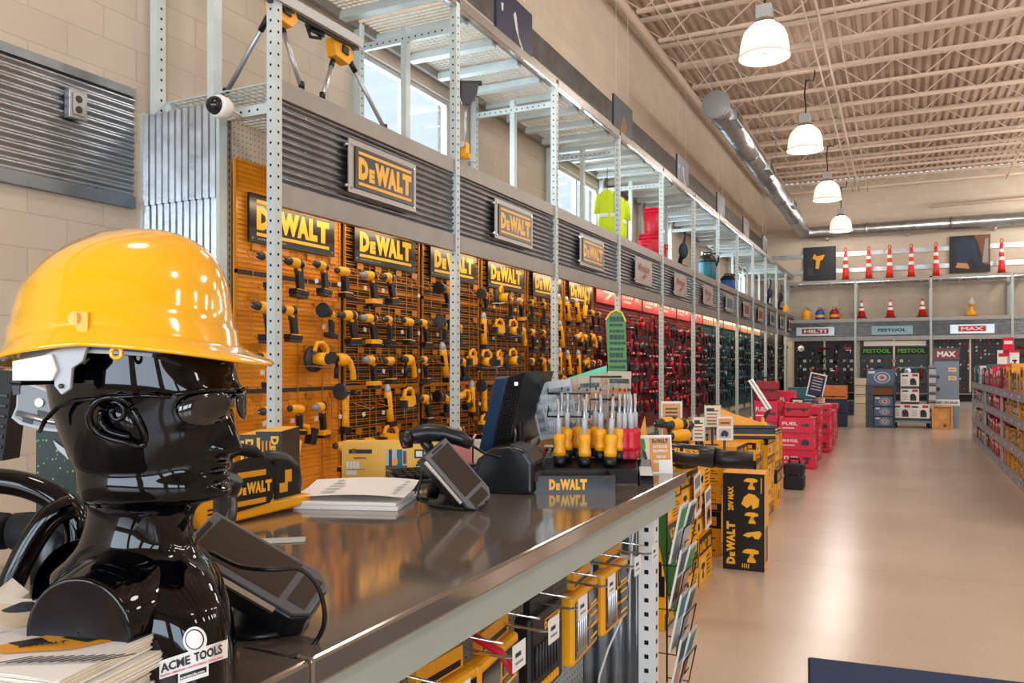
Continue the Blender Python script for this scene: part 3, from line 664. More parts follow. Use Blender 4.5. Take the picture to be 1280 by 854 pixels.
# fan of price strip and bag of odds on the posts -------------------------------------------------
# plates on the ribbed headers
def header_plate(i, kind):
    y = Y0+BAY*(i+.5); L = .94; H = .41
    b = thing('header_sign', '', 'sign', (XF+.035, y-L/2, 2.77), 0, 'plates on the ribbed headers')
    mb = MB(); mb.b2((0, 0, 0), (.012, L, H), 'signplate' if kind == 'y' else 'milkplate')
    for q in (.04, L-.04):
        for z in (.04, H-.04): mb.cyl((.012, q, z), (.02, q, z), .01, 'chrome', 8)
    mb.build('plate', b, bevel=.002)
    for z in (.05, H-.05):
        mb = MB(); mb.cyl((-.02, -.01, z), (.012, -.01, z), .012, 'chrome', 8); mb.build('mounting_bolt', b)
    mb = MB()
    if kind == 'y':
        mb.b2((.013, .07, .045), (.022, L-.05, H-.045), 'signblack'); yel_logo(mb, (.0226, .11, .075), Y3, Z3, L-.20, .26, 'signyel'); b['label'] = 'metal-framed black sign with yellow lettering on the %s ribbed header' % ORD[i]
    elif kind == 'm':
        mb.text('Milwaukee', (.0126, .12, .20), Y3, Vector((0, .3, 1)), .62, .14, 'milkred', .03); mb.add([(.0126, .2, .06), (.0126, .68, .24), (.0126, .5, .13), (.0126, .76, .20), (.0126, .26, .02), (.0126, .46, .12)], [(0, 2, 1), (5, 4, 3)], 'milkred'); b['label'] = 'pale metal plate with dark red script and bolt on the %s ribbed header' % ORD[i]
    else:
        mb.rect((.0126, 0, 0), Y3, Z3, .14, .09, .8, .32, 'milkred' if kind == 'r' else 'teal' if kind == 't' else 'dgrey'); mb.text(kind.upper()*1+'OOL', (.0132, .2, .15), Y3, Z3, .5, .11, 'white') if False else None
        b['label'] = 'pale metal plate with a %s emblem on the %s ribbed header' % ({'r': 'dark red', 't': 'teal'}.get(kind, 'grey'), ORD[i])
    mb.build('emblem', b, fix=False)
for i, k in enumerate('yyymmmtrrkkr'): header_plate(i, k)
# ================================================================ the service counter
CX0, CX1, CY0, CY1, CZ = -1.62, -.72, -.9, 2.99, 1.05
dm('steeltop', '94877A', .09, .62, var=.08, vscale=5, rvar=.03)
dm('apron', 'A9B0A6', .5, .1, var=.04, vscale=4)
t = thing('service_counter', 'long stainless-steel topped sales counter with grey-green apron in the foreground', 'counter', (CX0, CY0, 0))
w = CX1-CX0; L = CY1-CY0; sy = W(395, 826, 1.084).y-CY0
mb = MB(); mb.b2((0, 0, CZ-.042), (w, sy-.0015, CZ), 'steeltop'); mb.b2((0, sy+.0015, CZ-.042), (w, L, CZ), 'steeltop'); mb.build('steel_top', t, bevel=.006)
mb = MB(); mb.b2((.05, .05, CZ-.13), (w-.035, L-.035, CZ-.043), 'apron'); mb.build('apron', t)
for x, y in ((w-.13, L-.06), (.06, L-.06), (w-.13, sy), (.06, sy), (w-.13, .1), (.06, .1)):
    mb = MB(); mb.b2((x-.03, y-.03, 0), (x+.03, y+.03, CZ-.13), 'white'); z = .05
    while z < CZ-.16:
        mb.b2((x-.008, y-.0312, z-.008), (x+.008, y-.03, z+.008), 'hole'); mb.b2((x+.03, y-.008, z-.008), (x+.0312, y+.008, z+.008), 'hole'); z += .0525
    mb.build('leg', t)
mb = MB(); y = L-.055; mb.b2((.09, y-.015, .68), (w-.165, y+.01, .73), 'white')
x = .3
while x < w-.18: mb.b2((x-.007, y-.0165, .698), (x+.007, y-.015, .712), 'hole'); x += .05
mb.build('cross_rail', t)
mb = MB(); corr_sheet(mb, (.02, L-.015, .03), Z3, X3, -Y3, .88, w-.19, .06, .011, 'galv'); mb.build('ribbed_end', t, fix=False)
mb = MB(); mb.b2((w-.40, .1, .1), (w-.385, L-.08, .91), 'peggrey'); mb.build('pegboard', t)
mb = MB(); mb.b2((w-.385, .1, .10), (w-.04, L-.1, .13), 'white'); mb.build('base_shelf', t)
mb = MB(); mb.b2((-.75, .3, .82), (-.02, L, .85), 'grey'); mb.b2((-.75, .3, 0), (-.73, L, .82), 'grey'); mb.b2((-.05, .3, 0), (-.03, L, .82), 'grey'); mb.build('back_ledge', t)

# ---- bit cases hanging under the counter
def bit_case(y, h, dark, kind):
    t = thing('bit_case', '', 'drill bit set', (CX1-.19, y, .545))
    mb = MB(); Lh = .14
    if not dark:
        mb.box((0, 0, .105), (.05, .27, .21), 'yellow'); mb.build('shell', t, bevel=.012)
        mb = MB()
        for (a, b, c, d) in ((-.12, -.01, .02, .19), (.01, .12, .135, .19), (.01, .12, .08, .125), (.01, .12, .02, .07)): mb.b2((.0255, a, c), (.0285, b, d), 'screen')
        for q in range(5): mb.cyl((.029, -.10+.02*q, .04), (.029, -.10+.02*q, .13), .004, 'silver', 6)
        for q in range(4): mb.box((.0295, .065, .04+.035*q), (.001, .07, .008), 'gold')
        mb.build('clear_lid', t, bevel=.003)
        mb = MB(); mb.box((0, .142, .13), (.03, .016, .04), 'black'); mb.build('latch', t)
    else:
        mb.box((0, 0, .115), (.055, .24, .23), 'black'); mb.build('shell', t, bevel=.012)
        mb = MB()
        for q in range(8): mb.cyl((.030, -.09+.022*q, .06), (.030, -.09+.022*q, .15), .004, 'dgrey', 6)
        for q in range(8): mb.box((.029, -.09+.022*q, .03), (.006, .014, .022), 'yellow')
        yel_logo(mb, (.0286, -.03, .17), Y3, Z3, .12, .035, 'signyel'); mb.build('clear_lid', t)
    mb = MB(); mb.box((.0, 0, .245), (.02, .18, .05), 'yellow2' if not dark else 'black'); mb.rect((.0105, -.08, .225), Y3, Z3, 0, 0, .16, .015, 'black'); mb.build('hang_card', t)
    return t
def hook_rod(y, k):
    t = thing('display_hook', 'chromed wire display hook with white price tag, %s from the counter end' % ORD[k], 'hook', (CX1-.385, y, .80), 0, 'display hooks under the counter')
    mb = MB(); mb.tube([(0, 0, 0), (.30, 0, -.01), (.33, 0, -.005), (.335, 0, .01)], .004, 'chrome', 6); mb.tube([(0, 0, .03), (.30, 0, .02)], .003, 'chrome', 6); mb.build('wire', t)
    mb = MB(); mb.box((.337, .0, .0), (.002, .065, .06), 'white'); mb.rect((.3385, -.022, -.016), Y3, Z3, 0, 0, .04, .006, 'grey'); mb.rect((.3385, -.022, .0), Y3, Z3, 0, 0, .03, .010, 'dgrey'); mb.build('price_tag', t)
ys = [2.66, 2.36, 2.05, 1.76, 1.50, 1.22, .95, .68]
for k, y in enumerate(ys):
    o = bit_case(y, 0, k == 2, 0); o.rotation_euler[2] = rnd.uniform(-.12, .10)
    o['label'] = '%s bit case hanging under the counter, %s from its far end' % ('black' if k == 2 else 'yellow', ORD[k]); o['group'] = 'bit cases under the counter'
for k, y in enumerate([2.72, 2.52, 2.26, 2.02, 1.82, 1.62, 1.36, 1.08, .8]): hook_rod(y, k)
for k, y in enumerate((1.64, 1.15)):
    mb = MB(); mb.tube([(CX1-.33, y, .80), (CX1-.2, y+.02, .815), (CX1-.1, y-.01, .795), (CX1-.07, y, .75)], .010, 'red', 8)
    tag(mb.build('bit_clip'), 'curved red plastic clip on the display hooks, %s from the counter end' % ORD[k], 'clip', 'red clips under the counter')
for k, x in enumerate((-1.03, -.885, -.74)):
    t = thing('battery_case', 'black rounded case on the shelf under the counter end, %s from the left' % ORD[k], 'case', (x, 2.62, .132), 0, 'black cases under the counter')
    mb = MB(); mb.box((0, 0, .075), (.125, .2, .15), 'black'); mb.build('shell', t, bevel=.02, seg=3)
    mb = MB(); mb.box((0, -.05, .155), (.07, .05, .012), 'lgrey'); mb.box((0, -.05, .162), (.05, .012, .004), 'black'); mb.build('buckle', t)
mb = MB(); mb.tube([(-.93, 2.905, .93), (-.90, 2.90, .85), (-.91, 2.89, .68), (-.94, 2.88, .5), (-.99, 2.87, .38), (-1.02, 2.86, .28), (-1.03, 2.84, .14)], .0045, 'white', 6)
tag(mb.build('power_cord'), 'thin white power cord hanging inside the counter end', 'cord')

# ================================================================ mannequin head with hard hat and glasses
HO = Matrix.Translation((F_*1.0+R_*(-.455)))
HM = HO @ Matrix((( R_.x, F_.x, 0, 0), (R_.y, F_.y, 0, 0), (0, 0, 1, 0), (0, 0, 0, 1)))
def hz(py): return EYE-(py-457)/1000
dm('gloss_black', '030306', .03, spec=.38)
# level: photo row, back, front, half width, squareness
PROF = [(330, 20, 15, 15, 2), (345, 62, 44, 42, 2.1), (365, 90, 64, 60, 2.2), (395, 110, 82, 73, 2.3), (420, 120, 94, 78, 2.3), (450, 125, 103, 80, 2.3), (478, 124, 111, 81, 2.3), (492, 121, 113, 80, 2.3), (510, 117, 108, 79, 2.3), (530, 111, 106, 77, 2.2), (550, 103, 104, 74, 2.2),
        (570, 94, 102, 70, 2.2), (585, 87, 101, 66, 2.2), (600, 82, 102, 67, 2.3), (612, 80, 100, 65, 2.3), (620, 78, 92, 62, 2.3), (628, 78, 70, 53, 2.1), (640, 78, 58, 50, 2), (660, 80, 53, 51, 2), (680, 86, 54, 56, 2), (694, 96, 62, 68, 2.1), (708, 112, 76, 84, 2.3), (725, 116, 90, 96, 2.4), (745, 122, 98, 104, 2.6), (775, 124, 106, 108, 2.8), (810, 124, 110, 110, 3), (857, 124, 112, 111, 3.2)]
def prof_at(py):
    for q, (a, b) in enumerate(zip(PROF, PROF[1:])):
        if a[0] <= py <= b[0]:
            p0 = PROF[max(q-1, 0)]; p3 = PROF[min(q+2, len(PROF)-1)]; h = b[0]-a[0]; f = (py-a[0])/h; out = []
            for i in range(1, 5):
                m0 = (b[i]-p0[i])/(b[0]-p0[0])*h; m1 = (p3[i]-a[i])/(p3[0]-a[0])*h
                out.append((2*f**3-3*f*f+1)*a[i]+(f**3-2*f*f+f)*m0+(-2*f**3+3*f*f)*b[i]+(f**3-f*f)*m1)
            return out
    return list(PROF[-1][1:])
BK = .32
def ga(v, s): return math.exp(-(v/s)**2)
def head_pt(py, th):
    b, f, w, n = prof_at(py)
    c, s = math.cos(th), math.sin(th); r = (abs(c)**n+abs(s)**n)**(-1/n)
    x = r*c*(f if c > 0 else b); y = r*s*w
    if py < 640 and c > -.2:
        ay = abs(y); d = 0
        if 480 < py < 580:
            k = (py-498)/(560-498)
            if py <= 560: A = max(0, k)**1.2*27 if k > 0 else 0
            else: A = 27*max(0, 1-(py-560)/10.)
            wd = 9+9*max(0, min(1, k)); d += A*ga(y, wd)
            d += 5*ga(ay-18, 7)*ga(py-557, 9)
        d += 7*ga(py-488, 8)*ga(ay-22, 22); d -= 13*ga(py-507, 10)*ga(ay-32, 15); d -= 4*ga(py-503, 8)*ga(y, 12)
        d += 5*ga(py-540, 16)*ga(ay-52, 15); d -= 7*ga(py-574, 14)*ga(ay-46, 16)
        d += 8*ga(py-577, 5.5)*ga(y, 20); d += 9*ga(py-591, 5.5)*ga(y, 17); d -= 5*ga(py-584, 2.6)*ga(y, 26); d -= 5*ga(py-601, 5)*ga(y, 22); d += 11*ga(py-612, 9)*ga(y, 24); d -= 4*ga(py-568, 5)*ga(y, 6)
        x += d*max(0, min(1, (c+.2)*1.5))
    # sterno muscles and collar bones
    if 630 < py < 705: 
        x += 4*ga(abs(y)-30-(700-py)*.25, 9)*(1 if x > 0 else 0)
    x -= BK*y*max(0, min(1, (py-690)/50))
    return x, y
HR = Matrix.Rotation(-.20, 3, 'Z')
def head_v(py, th):
    x, y = head_pt(py, th)
    k = 1 if py < 640 else max(0, 1-(py-640)/50)
    v = Vector((x/1000, y/1000, 0)); v = (HR @ v)*k+v*(1-k)
    return Vector((v.x, v.y, hz(py)))
t = thing('mannequin_bust', 'glossy black mannequin head and shoulders wearing a yellow hard hat on the counter', 'mannequin')
t.matrix_world = HM @ Matrix.Translation((0, 0, CZ))
rows = []; py = 330.0
while py < 857: rows.append(py); py += 2.4 if py < 640 else 3.5
rows.append(857.0); n = 144
mb = MB(Matrix.Translation((0, 0, -CZ))); mb.loft([[head_v(p, 2*PI*i/n) for i in range(n)] for p in rows], 'gloss_black')
# cut shoulder stump facing the viewer
def stump(sx, sy, ang):
    ax = Vector((math.sin(ang)*-1, math.cos(ang)*-1*sy, 0)); cc = Vector((sx, 0, 1.158)); u = ax.cross(Z3).normalized(); rs = []
    for dd, r in ((.0, .075), (.07, .073), (.105, .067), (.124, .061), (.131, .0585)):
        rs.append([cc+ax*dd+u*(math.cos(2*PI*k/48)*r)+Z3*(math.sin(2*PI*k/48)*r) for k in range(48)])
    mb.loft(rs, 'gloss_black', False)
    rs = [[cc+ax*dd+u*(math.cos(2*PI*k/48)*r)+Z3*(math.sin(2*PI*k/48)*r) for k in range(48)] for dd, r in ((.131, .0585), (.128, .056), (.128, .001))]
    mb.loft(rs, 'plastic', False)
stump(-.005, 1, .10); stump(-.075, -1, -.1)
body = mb.build('bust', t)
# ears
for sgn in (-1, 1):
    mb = MB(Matrix.Translation((0, 0, -CZ)))
    def E(px, py, o):
        x = (px-640)/1000*.921+.455; b_, f_, w_, n_ = prof_at(py); rr = f_ if x > 0 else b_
        yy = w_*max(0, 1-abs(x*1000/rr)**n_)**(1/n_)/1000
        v = Vector((x, sgn*(yy+o), EYE-(py-457)/1000*.921)); return v
    def crv(pts, m=4):
        out = []
        P = [pts[0]]+list(pts)+[pts[-1]]
        for k in range(1, len(P)-2):
            for q in range(m):
                t_ = q/m; out.append(tuple(.5*((2*P[k][c])+(P[k+1][c]-P[k-1][c])*t_+(2*P[k-1][c]-5*P[k][c]+4*P[k+1][c]-P[k+2][c])*t_*t_+(3*P[k][c]-P[k-1][c]-3*P[k+1][c]+P[k+2][c])*t_**3) for c in range(3)))
        return out+[tuple(P[-2])]
    def et(pts, r):
        q = crv(pts); mb.tube([E(*p) for p in q], [r*.5]+[r]*(len(q)-2)+[r*.5], 'gloss_black', 8)
    et([(166, 508, .004), (158, 499, .008), (145, 496, .012), (130, 501, .014), (120, 513, .014), (118, 527, .013), (125, 540, .011), (140, 548, .009), (158, 553, .007), (173, 558, .006), (181, 554, .005)], .0042)
    et([(181, 554, .004), (180, 540, .006), (173, 522, .006), (168, 510, .004)], .004)
    et([(140, 503, .006), (152, 503, .008), (159, 512, .008), (156, 522, .007), (146, 524, .006), (141, 515, .006), (147, 511, .006)], .003)
    et([(131, 512, .007), (128, 524, .008), (136, 537, .008), (150, 543, .007), (164, 546, .006)], .0036)
    oc = [(145, 497), (128, 503), (119, 520), (124, 539), (145, 550), (170, 557), (180, 552), (177, 533), (168, 512)]
    mb.add([E(px, py, .007) for px, py in oc]+[E(148, 526, .003)]+[E(px, py, -.002) for px, py in oc], [(k, (k+1) % 9, 9) for k in range(9)]+[(10+k, 10+(k+1) % 9, (k+1) % 9, k) for k in range(9)], 'gloss_black', True)
    mb.build('ear', t)
# sticker on the bust, draped over its near flank
def flank(px, py, off=.0012):
    b, f, w, nn = prof_at(py); y = -w/1000; xp = 0
    for _ in range(12):
        Zs = 1+y; xp = (px-640)/1000*Zs+.455; x = xp+BK*y; rr = f if x > 0 else b
        yn = -w*max(0, 1-abs(min(abs(x)*1000/rr, .999))**nn)**(1/nn)/1000; y = y*.4+yn*.6
    Zs = 1+y; return Vector(((px-640)/1000*Zs+.455-off*.6, y-off, EYE-(py-457)/1000*Zs))
def drape(mb, poly, m, off):
    # fill a polygon given in photo pixels with a small grid-free fan
    c = (sum(p[0] for p in poly)/len(poly), sum(p[1] for p in poly)/len(poly)); n = len(poly)
    r1 = [flank(*p, off) for p in poly]; r2 = [flank((p[0]+c[0])/2, (p[1]+c[1])/2, off) for p in poly]; cc = flank(*c, off)
    mb.add(r1+r2+[cc], [(i, (i+1) % n, n+(i+1) % n, n+i) for i in range(n)]+[(n+i, n+(i+1) % n, 2*n) for i in range(n)], m)
mb = MB(Matrix.Translation((0, 0, -CZ)))
def quadp(x0, y0, x1, y1, h, k=10):
    top = [(x0+(x1-x0)*i/k, y0+(y1-y0)*i/k) for i in range(k+1)]; return top+[(x, y+h) for x, y in reversed(top)]
ang = math.atan2(-27, 84)
circ = [(245+math.cos(a)*15, 800+math.sin(a)*17) for a in [2*PI*q/24 for q in range(24)]]
drape(mb, [(p[0], p[1]) for p in circ], 'white', .0012); drape(mb, quadp(201, 826, 286, 798.6, 23), 'white', .0014); drape(mb, quadp(224, 841, 262, 829, 15), 'white', .0012)
drape(mb, [(245+math.cos(a)*12, 799+math.sin(a)*13) for a in [2*PI*q/24 for q in range(24)]], 'signblack', .0016); drape(mb, [(245+math.cos(a)*10.5, 799+math.sin(a)*11.5) for a in [2*PI*q/24 for q in range(24)]], 'paper', .0018)
def drape_text(s, x0, y0, x1, y1, h, m, off, shear=.25, bold=.03):
    vs, fs, _ = text_geo(s, bold); L = math.hypot(x1-x0, y1-y0); ux = ((x1-x0)/L, (y1-y0)/L); uy = (ux[1], -ux[0])
    mb.add([flank(x0+ux[0]*(v[0]*L+v[1]*h*shear)+uy[0]*v[1]*h, y0+ux[1]*(v[0]*L+v[1]*h*shear)+uy[1]*v[1]*h, off) for v in vs], fs, m)
drape_text('ACME', 204, 841, 241, 829, 11, 'signblack', .0026); drape_text('TOOLS', 246, 827, 281, 815.5, 11, 'signblack', .0026)
drape_text('BUILDING \u2022 REMODELING \u2022 WOODWORKING \u2022 LANDSCAPING', 204, 846, 282, 821.5, 2.6, 'red', .0026, 0, .02)
drape(mb, quadp(227, 843, 260, 832.5, 7), 'signblack', .0018); drape_text('acmetools.com', 229, 848.5, 259, 839, 3.5, 'white', .0028, 0)
mb.build('sticker', t, fix=False, label='white sticker with black shop lettering')

# ---- hard hat (own thing, worn on the head)
dm('hat_yellow', 'FDB50C', .16, coat=1.0)
t = thing('hard_hat', 'glossy yellow hard hat worn by the black mannequin head', 'hard hat')
t.matrix_world = HM @ Matrix.Translation((-.022, 0, hz(440)))
n = 120; rings = []
def hat(th, rf, rb, rw, z, e=2.15):
    c, s = math.cos(th), math.sin(th); r = (abs(c)**e+abs(s)**e)**(-1/e)
    return Vector((r*c*(rf if c > 0 else rb), r*s*rw, z))
def brimz(th): return .016*math.sin(th)**2-.002-.006*max(0, math.cos(th))+(-.010*max(0, -math.cos(th)))
def ring(rf, rb, rw, z, follow=1.0, e=2.15):
    return [hat(2*PI*i/n, rf, rb, rw, z+brimz(2*PI*i/n)*follow, e) for i in range(n)]
rings.append(ring(.118, .130, .100, .004)); rings.append(ring(.121, .134, .104, .0))
rings.append(ring(.150, .145, .112, -.006)); rings.append(ring(.171, .155, .122, -.010)); rings.append(ring(.175, .158, .124, -.008)); rings.append(ring(.173, .156, .123, -.005))
rings.append(ring(.148, .145, .116, .004)); rings.append(ring(.134, .139, .111, .012)); rings.append(ring(.130, .138, .110, .016)); rings.append(ring(.128, .137, .109, .034)); rings.append(ring(.124, .134, .106, .038))
dome = [(.0, 1.0), (.12, .990), (.25, .968), (.4, .925), (.55, .858), (.68, .768), (.79, .66), (.88, .53), (.95, .37), (.985, .21), (1.0, .02)]
H0 = .042; HT = .147
for f, r in dome[1:]:
    rr = []
    for i in range(n):
        th = 2*PI*i/n; p = hat(th, .122*r, .134*r, .105*r, 0, 2.1+.0)
        z = H0+(HT-H0)*f
        # crown ridge running front to back with two shoulders
        rd = math.exp(-((abs(p.y)-.0)/.030)**4)*.006*min(1, f*2.2); p.z = z+brimz(th)*(1-f)*.6+rd
        p.x += .016*f**1.5; rr.append(p)
    rings.append(rr)
mb = MB(); mb.loft(rings, 'hat_yellow', False)
inner = [ring(.118, .130, .100, .004)]
for f, r in dome[1:]: inner.append([hat(2*PI*i/n, .116*r, .128*r, .098*r, .036+(HT-H0-.004)*f+brimz(2*PI*i/n)*(1-f)*.6)+Vector((.016*f**1.5, 0, 0)) for i in range(n)])
mb.loft(inner, 'hat_yellow', False)
for th in (-PI/2-.05, PI/2+.05):
    p = hat(th, .128, .137, .1105, .022+brimz(th)); mb.cyl(p-Vector((0, math.copysign(.004, p.y), 0)), p+Vector((0, math.copysign(.004, p.y), 0)), .008, 'hat_yellow', 12)
    mb.box(p+Vector((.008, 0, -.004)), (.012, .008, .022), 'hat_yellow')
mb.build('shell', t)
# loop under the brim, blue sweat band, grey suspension
mb = MB(); mb.tube([(.038+math.cos(a)*.006, -.112, -.003+math.sin(a)*.006) for a in [q*PI/6 for q in range(13)]], .0025, 'hat_yellow', 8); mb.build('strap_loop', t)
mb = MB(); rr = [[hat(th, .112, .122, .094, z+brimz(th)*.5) for th in [2*PI*i/60 for i in range(60)]] for z in (-.010, .020)]; mb.loft(rr, 'lgrey', False)
mb.build('suspension_band', t)
mb = MB(); rr = [[hat(th, .114, .124, .0965, z+brimz(th)*.5) for th in [-PI*.52+.9*i/20 for i in range(20)]] for z in (-.006, .022)]; mb.loft(rr, 'blue', False, closed=False); mb.build('sweat_band', t)
mb = MB(Matrix.Translation((.062, 0, 0))); mb.prism([(-.125, -.012), (-.085, .006), (-.060, .008), (-.066, -.012), (-.078, -.020), (-.080, -.043), (-.090, -.050), (-.098, -.040), (-.098, -.024), (-.120, -.022)], 'y', -.104, -.098, 'lgrey'); mb.cyl((-.089, -.108, -.040), (-.089, -.104, -.040), .003, 'dgrey', 8)
mb.prism([(-.142, -.012), (-.098, -.004), (-.092, -.022), (-.098, -.034), (-.142, -.034)], 'y', -.109, -.104, 'white'); mb.build('side_bracket', t, bevel=.003)
mb = MB(Matrix.Translation((.062, 0, 0))); mb.prism([(-.150, -.038), (-.138, -.010), (-.132, -.012), (-.134, -.040)], 'y', -.106, -.02, 'black'); mb.build('ratchet', t, bevel=.004)

# ---- safety glasses (own thing)
dm('lens_black', '060709', .03, coat=1.0)
t = thing('safety_glasses', 'dark wraparound safety glasses worn on the mannequin face', 'glasses')
t.matrix_world = HM @ Matrix.Translation((0, 0, hz(505))) @ HR.to_4x4()
def eyew(y, z, off):  # curved plane in front of the eyes
    x = .118-(abs(y)/.074)**2.2*.040+off; return Vector((x, y, z))
for sgn in (-1, 1):
    mb = MB(); P = []
    for i in range(24):
        a = 2*PI*i/24; ca, sa = math.cos(a), math.sin(a); yy = .036+.031*(abs(ca)**.8)*math.copysign(1, ca); zz = (.019 if sa > 0 else .021)*(abs(sa)**.85)*math.copysign(1, sa)-.001*(yy-.036)/.03*4
        P.append((sgn*yy, zz))
    r0 = [eyew(y, z, .0035) for y, z in P]; r1 = [eyew(sgn*.036+(y-sgn*.036)*.6, z*.6, .0045) for y, z in P]; r2 = [eyew(sgn*.036+(y-sgn*.036)*.05, z*.05, .0048) for y, z in P]; rb = [eyew(y, z, -.0005) for y, z in P]
    mb.loft([rb, r0, r1, r2], 'lens_black'); mb.build('lens', t)
    mb = MB(); mb.tube([eyew(sgn*yy, .020-.004*(abs(yy-.036)/.03)**2, .004) for yy in (.006, .02, .036, .05, .064, .070)], .0028, 'gloss_black', 8)
    mb.tube([(.082, sgn*.074, .012), (.060, sgn*.083, .014), (.02, sgn*.0865, .012), (-.03, sgn*.088, .008), (-.055, sgn*.086, .0), (-.075, sgn*.083, -.016), (-.085, sgn*.08, -.030)], [.004, .005, .0042, .004, .004, .0036, .003], 'navy' if False else 'gloss_black', 8, flat=.6); mb.build('temple', t)
mb = MB(); mb.tube([eyew(y, .012, .005) for y in (-.010, -.005, 0, .005, .010)], .003, 'gloss_black', 8); mb.build('bridge', t)

# ================================================================ catalogues and papers near the viewer
def spot(px, py): return on_h(px, py, CZ)
def frame_on(o, u, up=Z3):
    """matrix with x along u, z along up"""
    u = Vector(u).normalized(); up = Vector(up).normalized(); v = up.cross(u).normalized(); u = v.cross(up)
    return Matrix.Translation(Vector(o)) @ Matrix(((u.x, v.x, up.x, 0), (u.y, v.y, up.y, 0), (u.z, v.z, up.z, 0), (0, 0, 0, 1)))
u_ = (R_*(-.97)+F_*.24).normalized()
B_ = F_*.765+R_*(-.430)
nb = 6
for k in range(nb):
    t = thing('catalogue', 'thick stapled tool catalogue in the pile beside the bust, %s from the counter top' % ORD[k], 'catalogue', group='catalogues piled beside the bust')
    th = .0158; z = CZ+.001+k*(th+.0006)
    t.matrix_world = frame_on(B_+u_*rnd.uniform(-.006, .006)+Vector((0, 0, z)), -u_) @ Matrix.Rotation(rnd.uniform(-.035, .035), 4, 'Z')
    # local: x from spine corner toward the left of the picture is -x, y away
    mb = MB(); m_ = 8
    for q in range(m_):
        j = rnd.uniform(-.0015, .0015); mb.b2((-.30+j, .0+j, th*q/m_), (.0+j, .195+j, th*(q+.8)/m_), 'paper' if q % 2 else 'cream')
    mb.build('pages', t)
    if k == nb-1:
        t['label'] = 'topmost catalogue of the pile, yellow tool pictured on its cover'
        mb = MB(); zc = th+.001; ribs = []
        for i in range(13):
            xx = -.30+.302*i/12; cz = zc+.003*math.sin(i/12*PI*1.2)
            ribs.append([Vector((xx, -.002, cz)), Vector((xx, .07, cz+.001)), Vector((xx, .14, cz+.002)), Vector((xx+.004, .198, cz+.007*(i/12)))])
        mb.loft(ribs, 'paper', False, closed=False)
        def C(x, y): f = (x+.30)/.302; return Vector((x, y, zc+.003*math.sin(f*PI*1.2)+.0022+(.006*f if y > .15 else .0)))
        def CP(poly, m, o=0): mb.add([C(*p)+Vector((0, 0, o)) for p in poly], [tuple(range(len(poly)))], m)
        CP([(-.29, .01), (-.17, .01), (-.14, .05), (-.29, .05)], 'blue'); CP([(-.28, .055), (-.17, .055), (-.15, .09), (-.28, .09)], 'refl', .0002)
        CP([(-.28, .10), (-.15, .10), (-.12, .17), (-.28, .17)], 'cream')
        CP([(-0.126, 0.041), (-0.099, 0.033), (-0.044, 0.064), (-0.025, 0.095), (-0.030, 0.126), (-0.068, 0.126), (-0.099, 0.091)], 'yellow', .0004)
        CP([(-0.119, 0.056), (-0.095, 0.052), (-0.080, 0.072), (-0.099, 0.080)], 'black', .0008); CP([(-0.080, 0.087), (-0.044, 0.085), (-0.037, 0.103), (-0.068, 0.107)], 'black', .0008); CP([(-0.068, 0.121), (-0.033, 0.115), (-0.025, 0.130), (-0.060, 0.136)], 'navy', .0008)
        mb.text('DEWALT', C(-0.097, 0.048)+Vector((0, 0, .001)), (.8, .55, 0), (-.55, .8, 0), .045, .009, 'black', .04)
        for q in range(11): 
            x0 = -.085+.009*q; mb.add([C(x0, .008+.004*q)+Vector((0, 0, .0006)), C(x0+.004+.0, .008+.004*q)+Vector((0, 0, .0006)), C(x0+.022, .035+.004*q)+Vector((0, 0, .0006)), C(x0+.0185, .035+.004*q)+Vector((0, 0, .0006))], [(0, 1, 2, 3)], 'dgrey')
        CP([(-.14, .006), (-.11, .005), (-.09, .022), (-.12, .026)], 'yellow', .0005)
        mb.build('cover', t, fix=False)
# loose papers and a dark fabric cap behind the pile
for k, (px, py, L1, W1, a, dz) in enumerate(((-22, 778, .10, .07, .5, 0), (-18, 765, .09, .06, .9, .02))):
    p = on_h(px, py, CZ+.05); mb = MB(Matrix.Translation((p.x, p.y, 0)) @ Matrix.Rotation(TH+a, 4, 'Z'))
    z0 = CZ+.001; mb.loft([[Vector((x, -W1/2, z0+h)), Vector((x, W1/2, z0+h+.01)), Vector((x, W1/2, z0+h+.013)), Vector((x, -W1/2, z0+h+.003))] for x, h in ((-L1/2, 0), (0, .02+dz), (L1/2, -L1/2*0+.05+dz))], 'paper')
    tag(mb.build('loose_paper'), 'white sheets curling up at the left edge behind the catalogues, %s' % ('lower' if k == 0 else 'upper'), 'paper', 'loose papers behind the catalogues')
t = thing('fabric_hat', 'dark grey fabric cap lying against the bust shoulder at the left edge', 'cap'); t.matrix_world = frame_on(W(20, 800, .97)*1.0, R_)
t.location.z = CZ+.0
mb = MB(); rings = []
for f, r in ((0, 1), (.3, .97), (.6, .84), (.85, .58), (1, .1)): rings.append([Vector((math.cos(a)*.085*r+.012*f, math.sin(a)*.06*r, f*.112)) for a in [2*PI*i/28 for i in range(28)]])
mb.loft(rings, mat('cap_cloth', '2A2E38', .85, bump=.3, bscale=200)); mb.build('crown', t)

